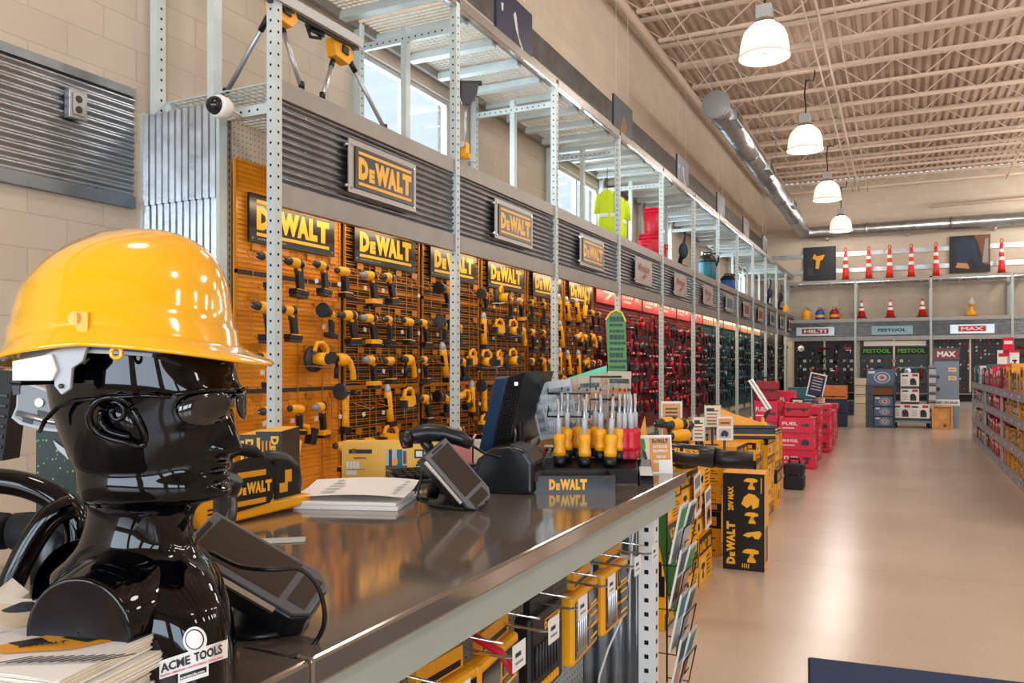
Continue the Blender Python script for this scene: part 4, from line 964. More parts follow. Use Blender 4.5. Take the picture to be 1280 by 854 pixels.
# black tubular handles and foam rollers at the left
t = thing('tubular_frame', 'glossy black bent-tube frame with foam rollers at the left edge behind the bust', 'equipment', W(20, 750, 1.40)); t.location.z = CZ
b0 = Vector(t.location)
def L_(px, py, Z): return W(px, py, Z)-b0
mb = MB(); mb.tube(smooth_path([L_(-60, 603, 1.42), L_(-10, 601, 1.42), L_(30, 606, 1.42), L_(65, 620, 1.42), L_(88, 640, 1.42), L_(98, 665, 1.42), L_(96, 700, 1.42), L_(96, 752, 1.42)]), .0225, 'gloss_black', 16); mb.build('upper_tube', t)
mb = MB(); mb.tube(smooth_path([L_(92, 632, 1.40), L_(66, 644, 1.38), L_(46, 668, 1.37), L_(28, 700, 1.36), L_(12, 735, 1.355), L_(6, 750, 1.355)]), .021, 'gloss_black', 16); mb.build('lower_tube', t)
for a, b in ((-30, 12), (14, 58), (60, 104)):
    mb = MB(); mb.lathe([(.022, 0), (.034, .004), (.036, .03), (.034, .056), (.022, .06)], (0, 0, 0), 'x', 'rubber', 20); o = mb.build('foam_roller', t); o.location = L_((a+b)/2-20, 664, 1.50)
    o.rotation_euler = (0, 0, TH)
mb = MB(); rings = [[Vector((math.cos(a)*.05*r, math.sin(a)*.05*r, z)) for a in [2*PI*i/28 for i in range(28)]] for r, z in ((1.0, 0), (1.0, .05), (.9, .085), (.6, .108), (.1, .115))]; mb.loft(rings, 'plastic'); o = mb.build('round_base', t); o.location = L_(76, 750, 1.5); o.location.z = 0
mb = MB(); mb.cyl(L_(-60, 603, 1.42), L_(-60, 762, 1.42), .02, 'gloss_black', 12); mb.build('side_post', t)
t = thing('speed_display', 'edge of a dark slatted device at the extreme left edge above the tubular frame', 'device', W(-42, 540, 1.75)); t.location.z = CZ
mb = MB(Matrix.Rotation(TH, 4, 'Z') @ Matrix.Rotation(.12, 4, 'Y')); mb.box((0, 0, .30), (.15, .06, .19), 'blackm'); 
for q in range(6): mb.box((.03, -.032, .235+.022*q), (.08, .004, .008), 'dgrey')
mb.build('housing', t, bevel=.012)
mb = MB(); mb.b2((-.02, -.02, 0), (.02, .02, .22), 'black'); mb.box((0, 0, .005), (.12, .1, .01), 'black'); mb.build('stand', t)
# poster card with a pressed-steel bracket
t = thing('display_card', 'dark green speckled display card with a silver bracket pictured above it', 'display card', W(95, 740, 1.66)); t.location.z = CZ; t.rotation_euler = (0, 0, TH)
sp = bpy.data.materials.new('speckle'); sp.use_nodes = True; N = sp.node_tree.nodes; Lk = sp.node_tree.links
vo = N.new('ShaderNodeTexVoronoi'); vo.inputs['Scale'].default_value = 90; cr = N.new('ShaderNodeValToRGB'); cr.color_ramp.elements[0].color = (.25, .6, .2, 1); cr.color_ramp.elements[0].position = .13; cr.color_ramp.elements[1].position = .2; cr.color_ramp.elements[1].color = (.008, .02, .012, 1)
tcn = N.new('ShaderNodeTexCoord'); Lk.new(tcn.outputs['Object'], vo.inputs['Vector']); Lk.new(vo.outputs['Distance'], cr.inputs[0]); Lk.new(cr.outputs[0], N['Principled BSDF'].inputs['Base Color']); M['speckle'] = sp
zt = lambda py: EYE-(py-457)/1000*1.66-CZ
xs_ = lambda px: (px-95)/1000*1.66
mb = MB(); mb.b2((xs_(45), 0, 0), (xs_(170), .006, zt(538)), 'speckle'); mb.b2((xs_(48), .006, 0), (xs_(56), .05, .02), 'black'); mb.build('card', t)
mb = MB(); 
def brk(poly, y0, y1, m): mb.prism([(xs_(a), zt(b)) for a, b in poly], 'y', y0, y1, m)
brk([(25, 484), (36, 478), (60, 486), (100, 496), (100, 542), (60, 538), (28, 530), (18, 522), (24, 508)], -.010, -.003, 'lgrey')
brk([(27, 487), (36, 481), (60, 489), (100, 499), (100, 538), (60, 534), (31, 526), (22, 520), (27, 508)], -.013, -.010, 'grey')
for poly in ([(20, 482), (30, 480), (30, 492), (22, 494)], [(34, 520), (46, 524), (45, 530), (33, 527)], [(52, 512), (70, 516), (70, 522), (52, 518)], [(78, 524), (96, 528), (96, 534), (78, 530)]): brk(poly, -.015, -.013, 'dgrey')
mb.cyl((xs_(55), -.014, zt(503)), (xs_(55), -.018, zt(503)), .009, 'silver', 12); mb.tube([(xs_(28), -.016, zt(516)), (xs_(60), -.02, zt(524)), (xs_(95), -.02, zt(531))], .006, 'silver', 8)
mb.build('bracket', t)
mb = MB(); brk([(72, 532), (88, 540), (92, 556), (80, 552)], -.004, -.001, 'red'); brk([(68, 550), (98, 572), (104, 588), (74, 562)], -.006, -.004, 'lgrey'); mb.build('picture', t)

# ================================================================ payment terminals
dm('bezelgrey', '626468', .35, .3); dm('glass_brown_refl', '3A322C', .12)  # terminal screens: brownish reflections put into the glass base colour
def pin_pad(label, base_px, base_py, c_px, c_py, Zc, La, Wa, scn, cord):
    b = spot(base_px, base_py); t = thing('card_terminal', label, 'payment terminal', b, TH)
    q = Matrix.Rotation(-TH, 3, 'Z')
    def loc(px, py, Z): return q @ (W(px, py, Z)-b)
    mb = MB(); mb.lathe([(.070, 0), (.073, .004), (.070, .010), (.045, .014), (.040, .030), (.02, .036)], (0, 0, 0), 'z', 'plastic', 32); mb.cyl((-.02, -.02, .012), (-.02, -.02, .045), .006, 'black', 8); mb.box((-.02, -.02, .046), (.03, .006, .010), 'black'); mb.build('base', t)
    c = loc(c_px, c_py, Zc); La = Vector(La).normalized(); Wa = Vector(Wa); Wa = (Wa-La*Wa.dot(La)).normalized(); Na = La.cross(Wa)
    if Na.z < 0: Na = -Na
    fr = Matrix(((La.x, Wa.x, Na.x, c.x), (La.y, Wa.y, Na.y, c.y), (La.z, Wa.z, Na.z, c.z), (0, 0, 0, 1)))
    mb = MB(); mb.tube([(0, 0, .02), (c.x*.5, c.y*.5, c.z*.5), (c.x, c.y, c.z-.03)], [.022, .018, .02], 'plastic', 12); mb.build('neck', t)
    poly = [(-.105, -.048), (.085, -.048), (.108, -.030), (.108, .030), (.085, .048), (-.105, .048)]
    mb = MB(fr); mb.prism(poly, 'z', -.052, -.006, 'plastic'); mb.prism([(x*.8, y*.8) for x, y in poly], 'z', -.062, -.052, 'plastic'); mb.build('body', t, bevel=.008, seg=3)
    mb = MB(fr); mb.prism([(x*.98, y*.97) for x, y in poly], 'z', -.006, .002, 'bezelgrey'); mb.build('bezel', t, bevel=.002)
    mb = MB(fr); mb.b2((-.088, -.034, .0022), (.055, .040, .0030), 'glass_brown_refl'); mb.b2((.066, -.03, .0022), (.096, .03, .0030), 'glass_brown_refl'); mb.b2((-.098, -.02, .0022), (-.092, .02, .006), 'black'); mb.build('screen', t)
    mb = MB(fr); mb.b2((-.09, -.058, -.006), (.06, -.049, -.001), 'silver'); mb.build('side_strip', t)
    if scn:
        q_ = smooth_path([loc(*p) for p in scn]); mb = MB(); mb.tube(q_, [.016]+[.019]*(len(q_)-2)+[.014], 'plastic', 14); mb.build('stylus_holder', t)
    if cord:
        mb = MB(); mb.tube(smooth_path([loc(*p) for p in cord]), .0035, 'cable', 6); mb.build('cable', t)
    return t
pin_pad('black card payment terminal on a round base just right of the bust', 326, 782, 322, 706, 1.19, (.155, .0, -.090), (.02, .09, .045),
        [(292, 596, 1.32), (282, 620, 1.32), (281, 645, 1.30), (272, 664, 1.28), (256, 680, 1.25), (240, 684, 1.22)],
        [(262, 690, 1.12), (300, 708, 1.11), (340, 712, 1.10), (375, 712, 1.12), (398, 735, 1.13), (406, 775, 1.14), (392, 806, 1.15), (364, 822, 1.10), (330, 816, 1.12), (296, 813, 1.14)])
pin_pad('black card payment terminal on a stand in the middle of the counter', 566, 630, 574, 594, 2.22, (.10, .0, -.115), (.10, .10, .06), None,
        [(534, 570, 2.25), (526, 600, 2.25), (524, 622, 2.25), (545, 632, 2.24), (590, 636, 2.2), (610, 628, 2.22), (585, 624, 2.25)])
b = spot(545, 622); t = thing('barcode_scanner', 'curved black handheld barcode scanner resting on a post above the second payment terminal', 'scanner', b)
mb = MB(); mb.tube([W(505, 549, 2.3)-b, W(520, 544, 2.3)-b, W(536, 541, 2.3)-b, W(555, 542, 2.3)-b, W(575, 548, 2.3)-b, W(590, 556, 2.3)-b], [.016, .026, .026, .024, .023, .016], 'plastic', 16); mb.build('grip', t)
mb = MB(); mb.tube([W(502, 552, 2.28)-b, W(512, 549, 2.29)-b], [.022, .026], 'black', 14); mb.ball(W(506, 556, 2.27)-b, .007, 'red', 8); mb.build('scan_head', t)
mb = MB(); mb.tube([W(528, 546, 2.31)-b, W(536, 560, 2.31)-b, W(545, 578, 2.32)-b, W(548, 600, 2.34)-b, (0, 0, .01)], [.018, .016, .016, .02, .03], 'plastic', 12); mb.cyl((0, 0, 0), (0, 0, .008), .06, 'plastic', 24); mb.build('holder_post', t)
mb = MB(); mb.tube([W(588, 556, 2.3)-b, W(604, 566, 2.35)-b, W(625, 572, 2.4)-b], .004, 'cable', 6); mb.build('cable', t)
# second scanner lying on the counter
b = spot(497, 618); t = thing('barcode_scanner', 'grey and black handheld scanner lying on the counter by the white papers', 'scanner', b, TH-.35)
mb = MB(); mb.loft([[Vector((x, math.cos(a)*w, .022+math.sin(a)*h)) for a in [2*PI*i/16 for i in range(16)]] for x, w, h in ((-.06, .028, .018), (-.04, .034, .024), (.02, .032, .026), (.055, .026, .020))], 'plastic'); mb.build('body', t)
mb = MB(); mb.loft([[Vector((x, math.cos(a)*w, .034+math.sin(a)*h)) for a in [2*PI*i/16 for i in range(16)]] for x, w, h in ((-.055, .022, .010), (-.03, .028, .016), (.03, .026, .014), (.056, .020, .008))], 'grey'); mb.build('top_cover', t)
mb = MB(); mb.loft([[Vector((x, math.cos(a)*w, .026+math.sin(a)*h)) for a in [2*PI*i/16 for i in range(16)]] for x, w, h in ((-.12, .03, .020), (-.06, .022, .016))], 'cream'); mb.build('nozzle', t)
# keyboard
b = spot(560, 606); t = thing('keyboard', 'black computer keyboard lying on the counter behind the second terminal', 'keyboard', b+F_*.16, TH+.42)
mb = MB(); mb.prism([(-.08, 0), (.08, 0), (.08, .028), (-.08, .012)], 'x', -.22, .22, 'plastic'); mb.build('case', t, bevel=.004)
mb = MB()
for r in range(5):
    for c in range(15): mb.box((-.195+c*.0275, -.058+r*.027, .020+.0028*r+.003), (.022, .021, .008), 'black')
mb.build('keys', t)
# white papers on the counter
t = thing('document_pile', 'white printed sheet on a thick bound document on the counter', 'papers', spot(432, 638), TH-.12)
t.location += F_*.06
mb = MB(); mb.b2((-.145, -.06, 0), (.155, .16, .012), 'white'); mb.b2((-.14, -.06, .0125), (.15, .155, .022), 'paper'); mb.build('bound_document', t, bevel=.002)
mb = MB(); zz = .026; rr = []
for i in range(9):
    x = -.15+.32*i/8; h = zz+.006+.012*math.sin(i/8*PI*.9)*(.6+.4*(i/8)); rr.append([Vector((x, -.05, h)), Vector((x, .06, h+.008)), Vector((x-.01, .17, h+.018))])
mb.loft(rr, 'paper', False, closed=False)
for q in range(20): mb.box((0.03, -.03+q*.009, .0405+.0007*q), (.22 if q % 4 else .12, .0022, .0005), 'grey')
mb.build('printed_sheet', t, fix=False)
mb = MB(); p = spot(345, 677); mb.box((p.x, p.y, CZ+.002), (.13, .05, .002), 'lgrey', Matrix.Rotation(TH+.2, 3, 'Z')); tag(mb.build('card_slip'), 'small grey slip lying on the counter beside the first terminal', 'paper')

# ---- monitor, printer, phone
b = spot(632, 612); b = W(636, 612, 2.56); b.z = CZ
t = thing('receipt_printer', 'black rounded receipt printer on the counter under the monitor', 'printer', b, TH-.25)
prof = [(-.10, 0), (.095, 0), (.095, .10), (.07, .135), (.02, .15), (-.04, .14), (-.085, .105), (-.10, .06)]
mb = MB(); mb.prism(prof, 'y', -.075, .085, 'plastic', True); mb.build('housing', t, bevel=.012, seg=3)
mb = MB(); mb.prism([(.02, .153), (.07, .139), (.098, .102), (.098, .09), (.06, .13), (.02, .145)], 'y', -.06, .07, 'dgrey'); mb.box((.097, 0, .05), (.004, .08, .03), 'dgrey'); mb.build('paper_cover', t)
b = W(640, 600, 2.86); b.z = CZ
t = thing('monitor', 'dark computer monitor seen from behind, leaning on its curved arm', 'monitor', b, TH)
def lm(px, py, Z): q = Matrix.Rotation(-TH, 3, 'Z'); return q @ (W(px, py, Z)-b)
# slab: screen faces left and toward the far-left; edge strip nearest the viewer
e0, e1 = lm(597, 566, 2.75), lm(618, 472, 2.66)
up = (e1-e0); back = Vector((.055, -.02, .012)); wide = Vector((.14, .30, .0))
mb = MB(); s0 = [e0, e0+Vector((.045, .0, .004)), e0+Vector((.045, 0, .004))+wide*.95, e0+wide]; s1 = [p+up for p in s0]; mb.loft([s0, s1], mat('bezel_blue', '263A54', .3), True, False); mb.build('bezel', t, bevel=.006)
k0 = [e0+Vector((.045, 0, .012)), e0+Vector((.105, .03, .03)), e0+Vector((.105, .03, .03))+wide*.8, e0+Vector((.045, 0, .01))+wide*.9]; k1 = [p+up*.97 for p in k0]
mb = MB(); mb.loft([k0, k1], 'plastic', True, False); mb.build('back_shell', t, bevel=.008)
mb = MB()
for r in range(18):
    for c in range(5):
        f = .12+r*.044; p = k0[0].lerp(k0[1], .12+.17*c)+up*.97*f; mb.box(p+Vector((.002, -.006, 0)), (.006, .004, .006), 'hole')
p = e0+up*.84+Vector((.082, .005, .02)); mb.box(p, (.012, .004, .012), 'silver'); mb.build('vents', t)
mb = MB(); mb.tube([lm(628, 508, 2.82), lm(642, 516, 2.82), lm(649, 530, 2.82), lm(650, 560, 2.84), lm(650, 590, 2.86), Vector((.02, .02, .01))], [.02, .018, .016, .016, .018, .02], 'plastic', 12); mb.box((0.0, .06, .006), (.16, .14, .012), 'plastic'); mb.build('arm', t)
mb = MB(); mb.tube([lm(630, 512, 2.79), lm(641, 521, 2.79), lm(644, 540, 2.80), lm(644, 556, 2.80)], .006, 'silver', 8); mb.build('arm_strip', t)
b = W(682, 597, 3.02); b.z = CZ
t = thing('desk_phone', 'black desk phone with handset behind the receipt printer', 'phone', b, TH-.2)
mb = MB(); mb.prism([(-.09, 0), (.09, 0), (.09, .085), (-.09, .03)], 'x', -.075, .085, 'plastic'); mb.build('base', t, bevel=.006)
mb = MB(); mb.tube([(-.055, -.08, .055), (-.055, -.06, .075), (-.055, 0, .095), (-.055, .06, .115), (-.055, .085, .11)], [.022, .020, .016, .020, .022], 'black', 12); mb.build('handset', t)
mb = MB()
for r in range(5):
    for c in range(5): mb.box((-.01+c*.02, -.06+r*.026, .048+r*.0078), (.012, .012, .006), 'lgrey' if c else 'red')
mb.box((.03, .07, .088), (.09, .03, .006), 'cream'); mb.build('buttons', t)

# ---- shallow carton and screwdriver display
b = W(716, 617, 2.52); b.z = CZ
t = thing('counter_carton', 'shallow open black carton with yellow lettering on the counter', 'carton', b, TH+.05)
mb = MB(); mb.b2((-.135, 0, 0), (.135, .004, .052), 'signblack'); mb.b2((-.135, .14, 0), (.135, .144, .052), 'signblack'); mb.b2((-.135, .004, 0), (-.131, .14, .052), 'signblack'); mb.b2((.131, .004, 0), (.135, .14, .052), 'signblack'); mb.b2((-.131, .004, .0), (.131, .14, .03), 'cream')
yel_logo(mb, (-.075, -.0006, .008), X3, Z3, .12, .034, 'signyel', False); mb.rect((.1354, .10, .01), Y3, Z3, 0, 0, .035, .035, 'white'); mb.build('tray', t, fix=False)
b = W(742, 606, 2.74); b.z = CZ
t = thing('screwdriver_stand', 'black tiered counter stand holding rows of screwdrivers', 'display stand', b, TH-.1)
mb = MB(); mb.prism([(-.05, 0), (.16, 0), (.16, .07), (.06, .075), (-.03, .05)], 'x', -.17, .15, 'plastic'); mb.prism([(-.06, 0), (.10, 0), (.10, .07), (-.04, .03)], 'x', .152, .20, 'plastic'); mb.build('base', t, bevel=.004)
mb = MB(); mb.add([(.155, -.058, .033), (.197, -.058, .033), (.197, .03, .052), (.155, .03, .052)], [(0, 1, 2, 3)], 'lgrey'); mb.build('price_plate', t)
sb = t
qR = Matrix.Rotation(TH-.1, 3, 'Z')
def screwdriver(x, y, z, col, k, rowname):
    o = thing('screwdriver', '%s-handled screwdriver, %s from the left in the %s row of the counter stand' % (col, ORD[k], rowname), 'screwdriver', b+qR @ Vector((x, y, z)), 0, 'screwdrivers in the counter stand')
    hc = 'yellow' if col == 'yellow' else 'red'
    mb = MB(); mb.lathe([(.020, 0), (.022, .004), (.022, .03)], (0, 0, 0), 'z', 'black' if col == 'yellow' else 'red2', 14); mb.lathe([(.0225, .03), (.023, .045), (.018, .065), (.022, .085), (.021, .10), (.010, .106)], (0, 0, 0), 'z', hc, 8); mb.build('handle', o)
    mb = MB(); mb.cyl((0, 0, .10), (0, 0, .225), .0055, 'shaft', 8); mb.cyl((0, 0, .106), (0, 0, .16), .0095, 'lgrey', 8); mb.cyl((0, 0, .235), (0, 0, .245), .003, 'dgrey', 6); mb.build('shaft', o)
    o.rotation_euler = (rnd.uniform(-.05, .05), rnd.uniform(-.05, .05), 0)
for r, (y, z, nx, nm) in enumerate(((-.005, .056, 3, 'front'), (.045, .072, 4, 'middle'), (.095, .074, 4, 'rear'))):
    for c in range(nx): screwdriver(-.115+c*(.085 if nx == 3 else .06)+(.02 if r == 1 else 0), y, z+.004, 'yellow', c, nm)
for c in range(4): screwdriver(.105+.028*c if c < 2 else .09+.028*(c-1), .05 if c < 2 else .10, .075, 'red', c, 'right-hand')
dm('cardtan', 'B9A78C', .55)
t = thing('blister_rack', 'black wire rack of hanging clear blister packs behind the screwdrivers', 'display rack', b+F_*.12, TH-.1)
mb = MB()
for x in (-.12, .10): mb.tube([(x, .06, 0), (x-.02, .06, .2), (x-.05, .05, .36)], .004, 'black', 6)
for z, y in ((.22, .0), (.30, .03)): mb.tube([(-.15, .06, z+.05), (-.15, y-.05, z), (.0, y-.06, z), (.0, y-.03, z+.06), (.11, y-.03, z+.06), (.11, .06, z+.06)], .0035, 'black', 6)
mb.tube([(-.12, .06, 0), (.10, .06, 0)], .004, 'black', 6); mb.tube([(-.12, -.0, 0), (-.12, .1, 0)], .004, 'black', 6); mb.tube([(.10, -.0, 0), (.10, .1, 0)], .004, 'black', 6); mb.build('wire_frame', t)
rk = t
for k in range(9):
    x = -.14+k*.03; y = .045-.012*(k % 3); o = thing('blister_pack', 'clear tool blister pack with printed card in the counter rack, %s from the left' % ORD[k], 'blister pack', group='blister packs in the counter rack')
    o.matrix_world = Matrix.Translation(rk.location) @ Matrix.Rotation(TH-.1, 4, 'Z') @ Matrix.Translation((x, y+.0, .135+.005*k)) @ Matrix.Rotation(-.22+.03*k, 4, 'Y') @ Matrix.Rotation(.10, 4, 'X')
    mb = MB(); mb.b2((-.042, 0, 0), (.042, .003, .205), 'lgrey' if k < 3 else 'cardtan'); 
    for q in range(5): mb.b2((-.035, -.0008, .03+.033*q), (.035, 0, .046+.033*q), 'orange' if (k+q) % 3 and k > 2 else 'grey' if k < 3 else 'black')
    mb.build('card', o)
    mb = MB(); mb.loft([[Vector((sx*.036*s, -.001-h, .02+.16*f if sz else .02+.16*(1-f))) for sx, sz, f in ((-1, 0, 1-.0), (1, 0, 1.0), (1, 1, 1.0), (-1, 1, 1.0))] for s, h in ((1, 0), (.9, .015))], 'film', True, False); mb.build('clear_blister', o)
mb = MB(); mb.M = Matrix.Translation(rk.location) @ Matrix.Rotation(TH-.1, 4, 'Z'); mb.prism([(-.10, .30), (.06, .345), (.06, .40), (-.08, .355)], 'y', .066, .070, mat('mint', '5FC79B', .5)); mb.prism([(-.06, 0), (-.04, 0), (-.04, .32), (-.06, .31)], 'y', .066, .070, 'mint' if 'mint' in M else mat('mint', '5FC79B', .5))
tag(mb.build('mint_card'), 'mint green card rising behind the blister packs', 'card')
# tall green banner board just past the end of the counter
zt = 3.42
def gb(px, py, Z=zt): return W(px, py, Z)
t = thing('banner_board', 'tall narrow green board with dark lettering leaning past the counter end', 'sign', W(838, 720, 3.36)); t.location.z = 0; b = Vector(t.location)
pts = [(757, 400), (763, 391), (770, 388), (777, 391), (782, 402), (784, 470), (790, 520), (806, 560), (824, 610), (843, 690), (853, 760), (838, 760), (826, 690), (800, 600), (770, 540), (761, 470)]
fr = [gb(p[0], p[1])-b for p in pts]; foot = -min(p.z for p in fr); 
mb = MB(); n = len(fr); bk = [p+F_*.012 for p in fr]; mb.add(fr+bk, [tuple(range(n))[::-1], tuple(range(n, 2*n))]+[(i, (i+1) % n, n+(i+1) % n, n+i) for i in range(n)], mat('board_green', '3E7A2A', .4)); mb.build('board', t)
mb = MB(); e = [p-F_*.004 for p in fr[:6]]+[fr[-1]-F_*.004]; mb.tube(e[:5], .004, 'gold', 6)
rb = random.Random(3)
for r in range(11):
    y = 399+r*7.5; a = gb(762, y, zt)-b-F_*.002; xx = 0; hh_ = .011 if r % 3 else .020
    while xx < .058:
        ww = rb.uniform(.008, .018); mb.box(a+R_*(xx+ww/2), (ww, .002, hh_), mat('board_dark', '173A1C', .5), Matrix.Rotation(TH, 3, 'Z')); xx += ww+.003
mb.add([gb(798, 545)-b-F_*.003, gb(812, 572)-b-F_*.003, gb(806, 520)-b-F_*.003], [(0, 1, 2)], 'yellow')
mb.build('print', t, fix=False)
mb = MB(); mb.tube([gb(846, 758)-b+F_*.02, gb(850, 800, 3.40)-b+F_*.03, Vector((.02, .06, .01))], .012, 'lime', 8); mb.box((0.02, .05, .006), (.2, .16, .012), 'black'); mb.build('foot', t)
# price card at the counter end
b = W(820, 587, 2.96); b.z = CZ
t = thing('price_card', 'white and orange printed sign card standing at the far end of the counter', 'sign card', b, TH+.12)
dm('cardorange', 'D9964E', .5)
mb = MB(Matrix.Rotation(-.12, 4, 'X')); mb.b2((-.068, 0, 0), (.064, .004, .142), 'white'); mb.rect((0, -.0006, 0), X3, Z3, -.022, .006, .058, .132, 'cardorange'); mb.rect((0, -.0008, 0), X3, Z3, -.064, .006, -.022, .132, 'cream')
mb.add([(-.064, -.001, .132), (-.04, -.001, .128), (-.036, -.001, .10), (-.05, -.001, .05), (-.064, -.001, .05)], [(0, 1, 2, 3, 4)], 'green'); mb.add([(-.05, -.0012, .09), (-.036, -.0012, .08), (-.024, -.0012, .02), (-.04, -.0012, .012)], [(0, 1, 2, 3)], 'navy')
mb.rect((0, -.001, 0), X3, Z3, .012, .004, .058, .05, 'white')
yel_logo(mb, (-.012, -.0012, .112), X3, Z3, .062, .016, 'signblack', False)
for r, s in enumerate(('OUTDOOR', 'EQUIPMENT', 'END OF', 'SEASON')): mb.text(s, (-.008 if r != 2 else .004, -.0012, .094-.017*r-(0.004 if r > 1 else 0)), X3, Z3, .055 if r != 2 else .035, .011, 'white', .03)
mb.build('card', t, fix=False)
mb = MB(); mb.bar((0, .02, .10), (0, .07, .003), .03, .003, 'grey'); mb.build('easel', t)

# ---- yellow-and-black boxed saw, cartons on the back ledge
b = W(300, 650, 2.02); b = spot(307, 648); t = thing('chain_saw', 'yellow-and-black power saw with loop handle lying behind the bust chin', 'power tool', b, PI/2-.06, scale=(1, 1, .84))
# local x runs away down the counter, y to the left
xa = Matrix.Rotation(-(PI/2-.06), 3, 'Z')
mb = MB(); mb.prism([(-.17, .0), (.205, .012), (.215, .045), (.06, .05), (.02, .05), (-.02, .135), (-.06, .15), (-.17, .14), (-.20, .08)], 'y', -.035, .06, 'yellow'); mb.build('body', t, bevel=.01, seg=3)
mb = MB(); mb.prism([(-.075, .035), (.045, .045), (.055, .06), (.06, .155), (.04, .185), (-.02, .195), (-.07, .185), (-.085, .16), (-.085, .05)], 'y', -.042, -.034, 'black'); 
mb.prism([(.068, .05), (.15, .055), (.155, .13), (.10, .165), (.07, .17)], 'y', -.040, -.030, 'black')
mb.rect((0, -.0425, 0), X3, Z3, -.065, .050, .03, .066, 'yellow2'); mb.rect((0, -.0425, 0), X3, Z3, -.065, .135, .03, .153, 'yellow2'); yel_logo(mb, (-.070, -.0428, .083), X3, Z3, .12, .036, 'signyel', False)
mb.rect((0, -.0405, 0), X3, Z3, .08, .07, .11, .10, 'yellow2'); mb.rect((0, -.0405, 0), X3, Z3, .10, .10, .125, .14, 'yellow2'); mb.build('side_cover', t, bevel=.002, fix=False)
mb = MB(); mb.tube([(.05, .01, .165), (.09, .01, .172), (.14, .01, .16), (.175, .01, .13), (.185, .01, .08), (.18, .01, .045)], [.022, .024, .024, .022, .020, .018], 'black', 12, flat=1.3); mb.build('rear_handle', t)
mb = MB(); mb.tube([(-.08, .01, .15), (-.06, .01, .20), (-.02, .01, .218), (.03, .01, .205), (.05, .01, .18)], [.018, .02, .02, .02, .02], 'rubber', 12); mb.build('top_grip', t)
mb = MB(); mb.tube([(-.16, .01, .04), (-.15, -.02, .12), (-.13, -.02, .17)], .012, 'black', 10); 
for q in range(3): mb.box((-.13, -.036, .03+.013*q), (.04, .003, .005), 'black')
mb.build('vent', t)
for k, (px, Z, wd) in enumerate(((310, 2.62, .055), (336, 2.62, .085))):
    b = W(px, 560, Z); b.z = .851; t = thing('tall_carton', '%s upright black carton with vertical yellow lettering behind the power saw' % ('narrow left' if k == 0 else 'wider right'), 'carton', b, TH)
    hh = 1.45-.083*Z-.85+(0 if k else -.01)
    mb = MB(); mb.b2((-wd/2, 0, 0), (wd/2, .22, hh), 'signblack'); mb.b2((-wd/2+.002, .002, hh), (wd/2-.002, .218, hh+.001), 'gold'); yel_logo(mb, (wd/2-.036, -.0008, hh-.015), -Z3, X3, .17, .026, 'signyel', False, .06)
    mb.rect((0, -.0008, 0), X3, Z3, -wd/2+.003, .02, -wd/2+.014, hh-.02, 'signyel')
    if k:
        for q in range(3): mb.rect((0, -.0008, 0), X3, Z3, -.022+.012*q, .05, -.017+.012*q, hh-.03, 'yellow2')
    mb.build('carton', t, fix=False)
b = W(483, 560, 3.0); b.z = .851; t = thing('instruction_carton', 'wide yellow carton printed with small pictures standing behind the counter', 'carton', b, TH)
hh = EYE-.096*3.0-.851; bx = lambda px: (px-483)/1000*3.0; bz = lambda py: EYE-(py-457)/1000*3.0-.851
dm('cartyellow', 'F8BE4C', .5)
mb = MB(); mb.b2((bx(427), 0, 0), (bx(560), .10, hh), 'cartyellow')
def rr_(x0, y0, x1, y1, m, o=.0006): mb.rect((0, -o, 0), X3, Z3, bx(x0), bz(y1), bx(x1), bz(y0), m)
rr_(436, 562, 465, 567, 'black'); rr_(440, 561, 445, 567, 'brown', .0008)
for q in range(4): rr_(433+q*4.2, 577, 436.4+q*4.2, 586, 'white')
rr_(433, 588, 446, 594, 'white'); rr_(433, 598, 444, 602, 'white'); rr_(442, 572, 458, 573.5, 'brown'); rr_(433, 587, 456, 587.6, 'brown')
rr_(482, 562, 509, 592, 'lgrey'); rr_(486, 562, 490, 584, 'dgrey', .0008); rr_(496, 562, 503, 590, 'teal', .0008); rr_(504, 564, 508, 580, 'brown', .0008); rr_(482, 582, 509, 588, 'brown', .0007); rr_(491, 573, 497, 581, 'yellow', .001)
rr_(518, 562, 530, 573, 'black'); rr_(520, 564, 528, 571, 'white', .0008); rr_(520, 580, 532, 590, 'navy'); rr_(521, 583, 526, 588, 'white', .0008); mb.build('carton', t, fix=False)
for k, (x0, x1, y1, m, s, cc) in enumerate(((545, 590, 548, mat('pinkcard', 'E99AA4', .5), 'pink display carton behind the curved scanner', 'carton'), (592, 636, 549, 'cream', 'cream display carton behind the monitor', 'carton'), (648, 706, 545, mat('cardboard', '9A6A3A', .7), 'brown open carton behind the desk phone', 'carton'))):
    Z = 3.3; b = W((x0+x1)/2, 560, Z); b.z = .851; w2 = (x1-x0)/2000*Z; hh = EYE-(y1-457)/1000*Z-.851
    mb = MB(Matrix.Translation(b) @ Matrix.Rotation(TH, 4, 'Z')); mb.b2((-w2, 0, 0), (w2, .2, hh), m); mb.b2((-w2-.01, -.004, hh-.012), (w2+.01, .204, hh), m); tag(mb.build('display_carton'), s, cc)

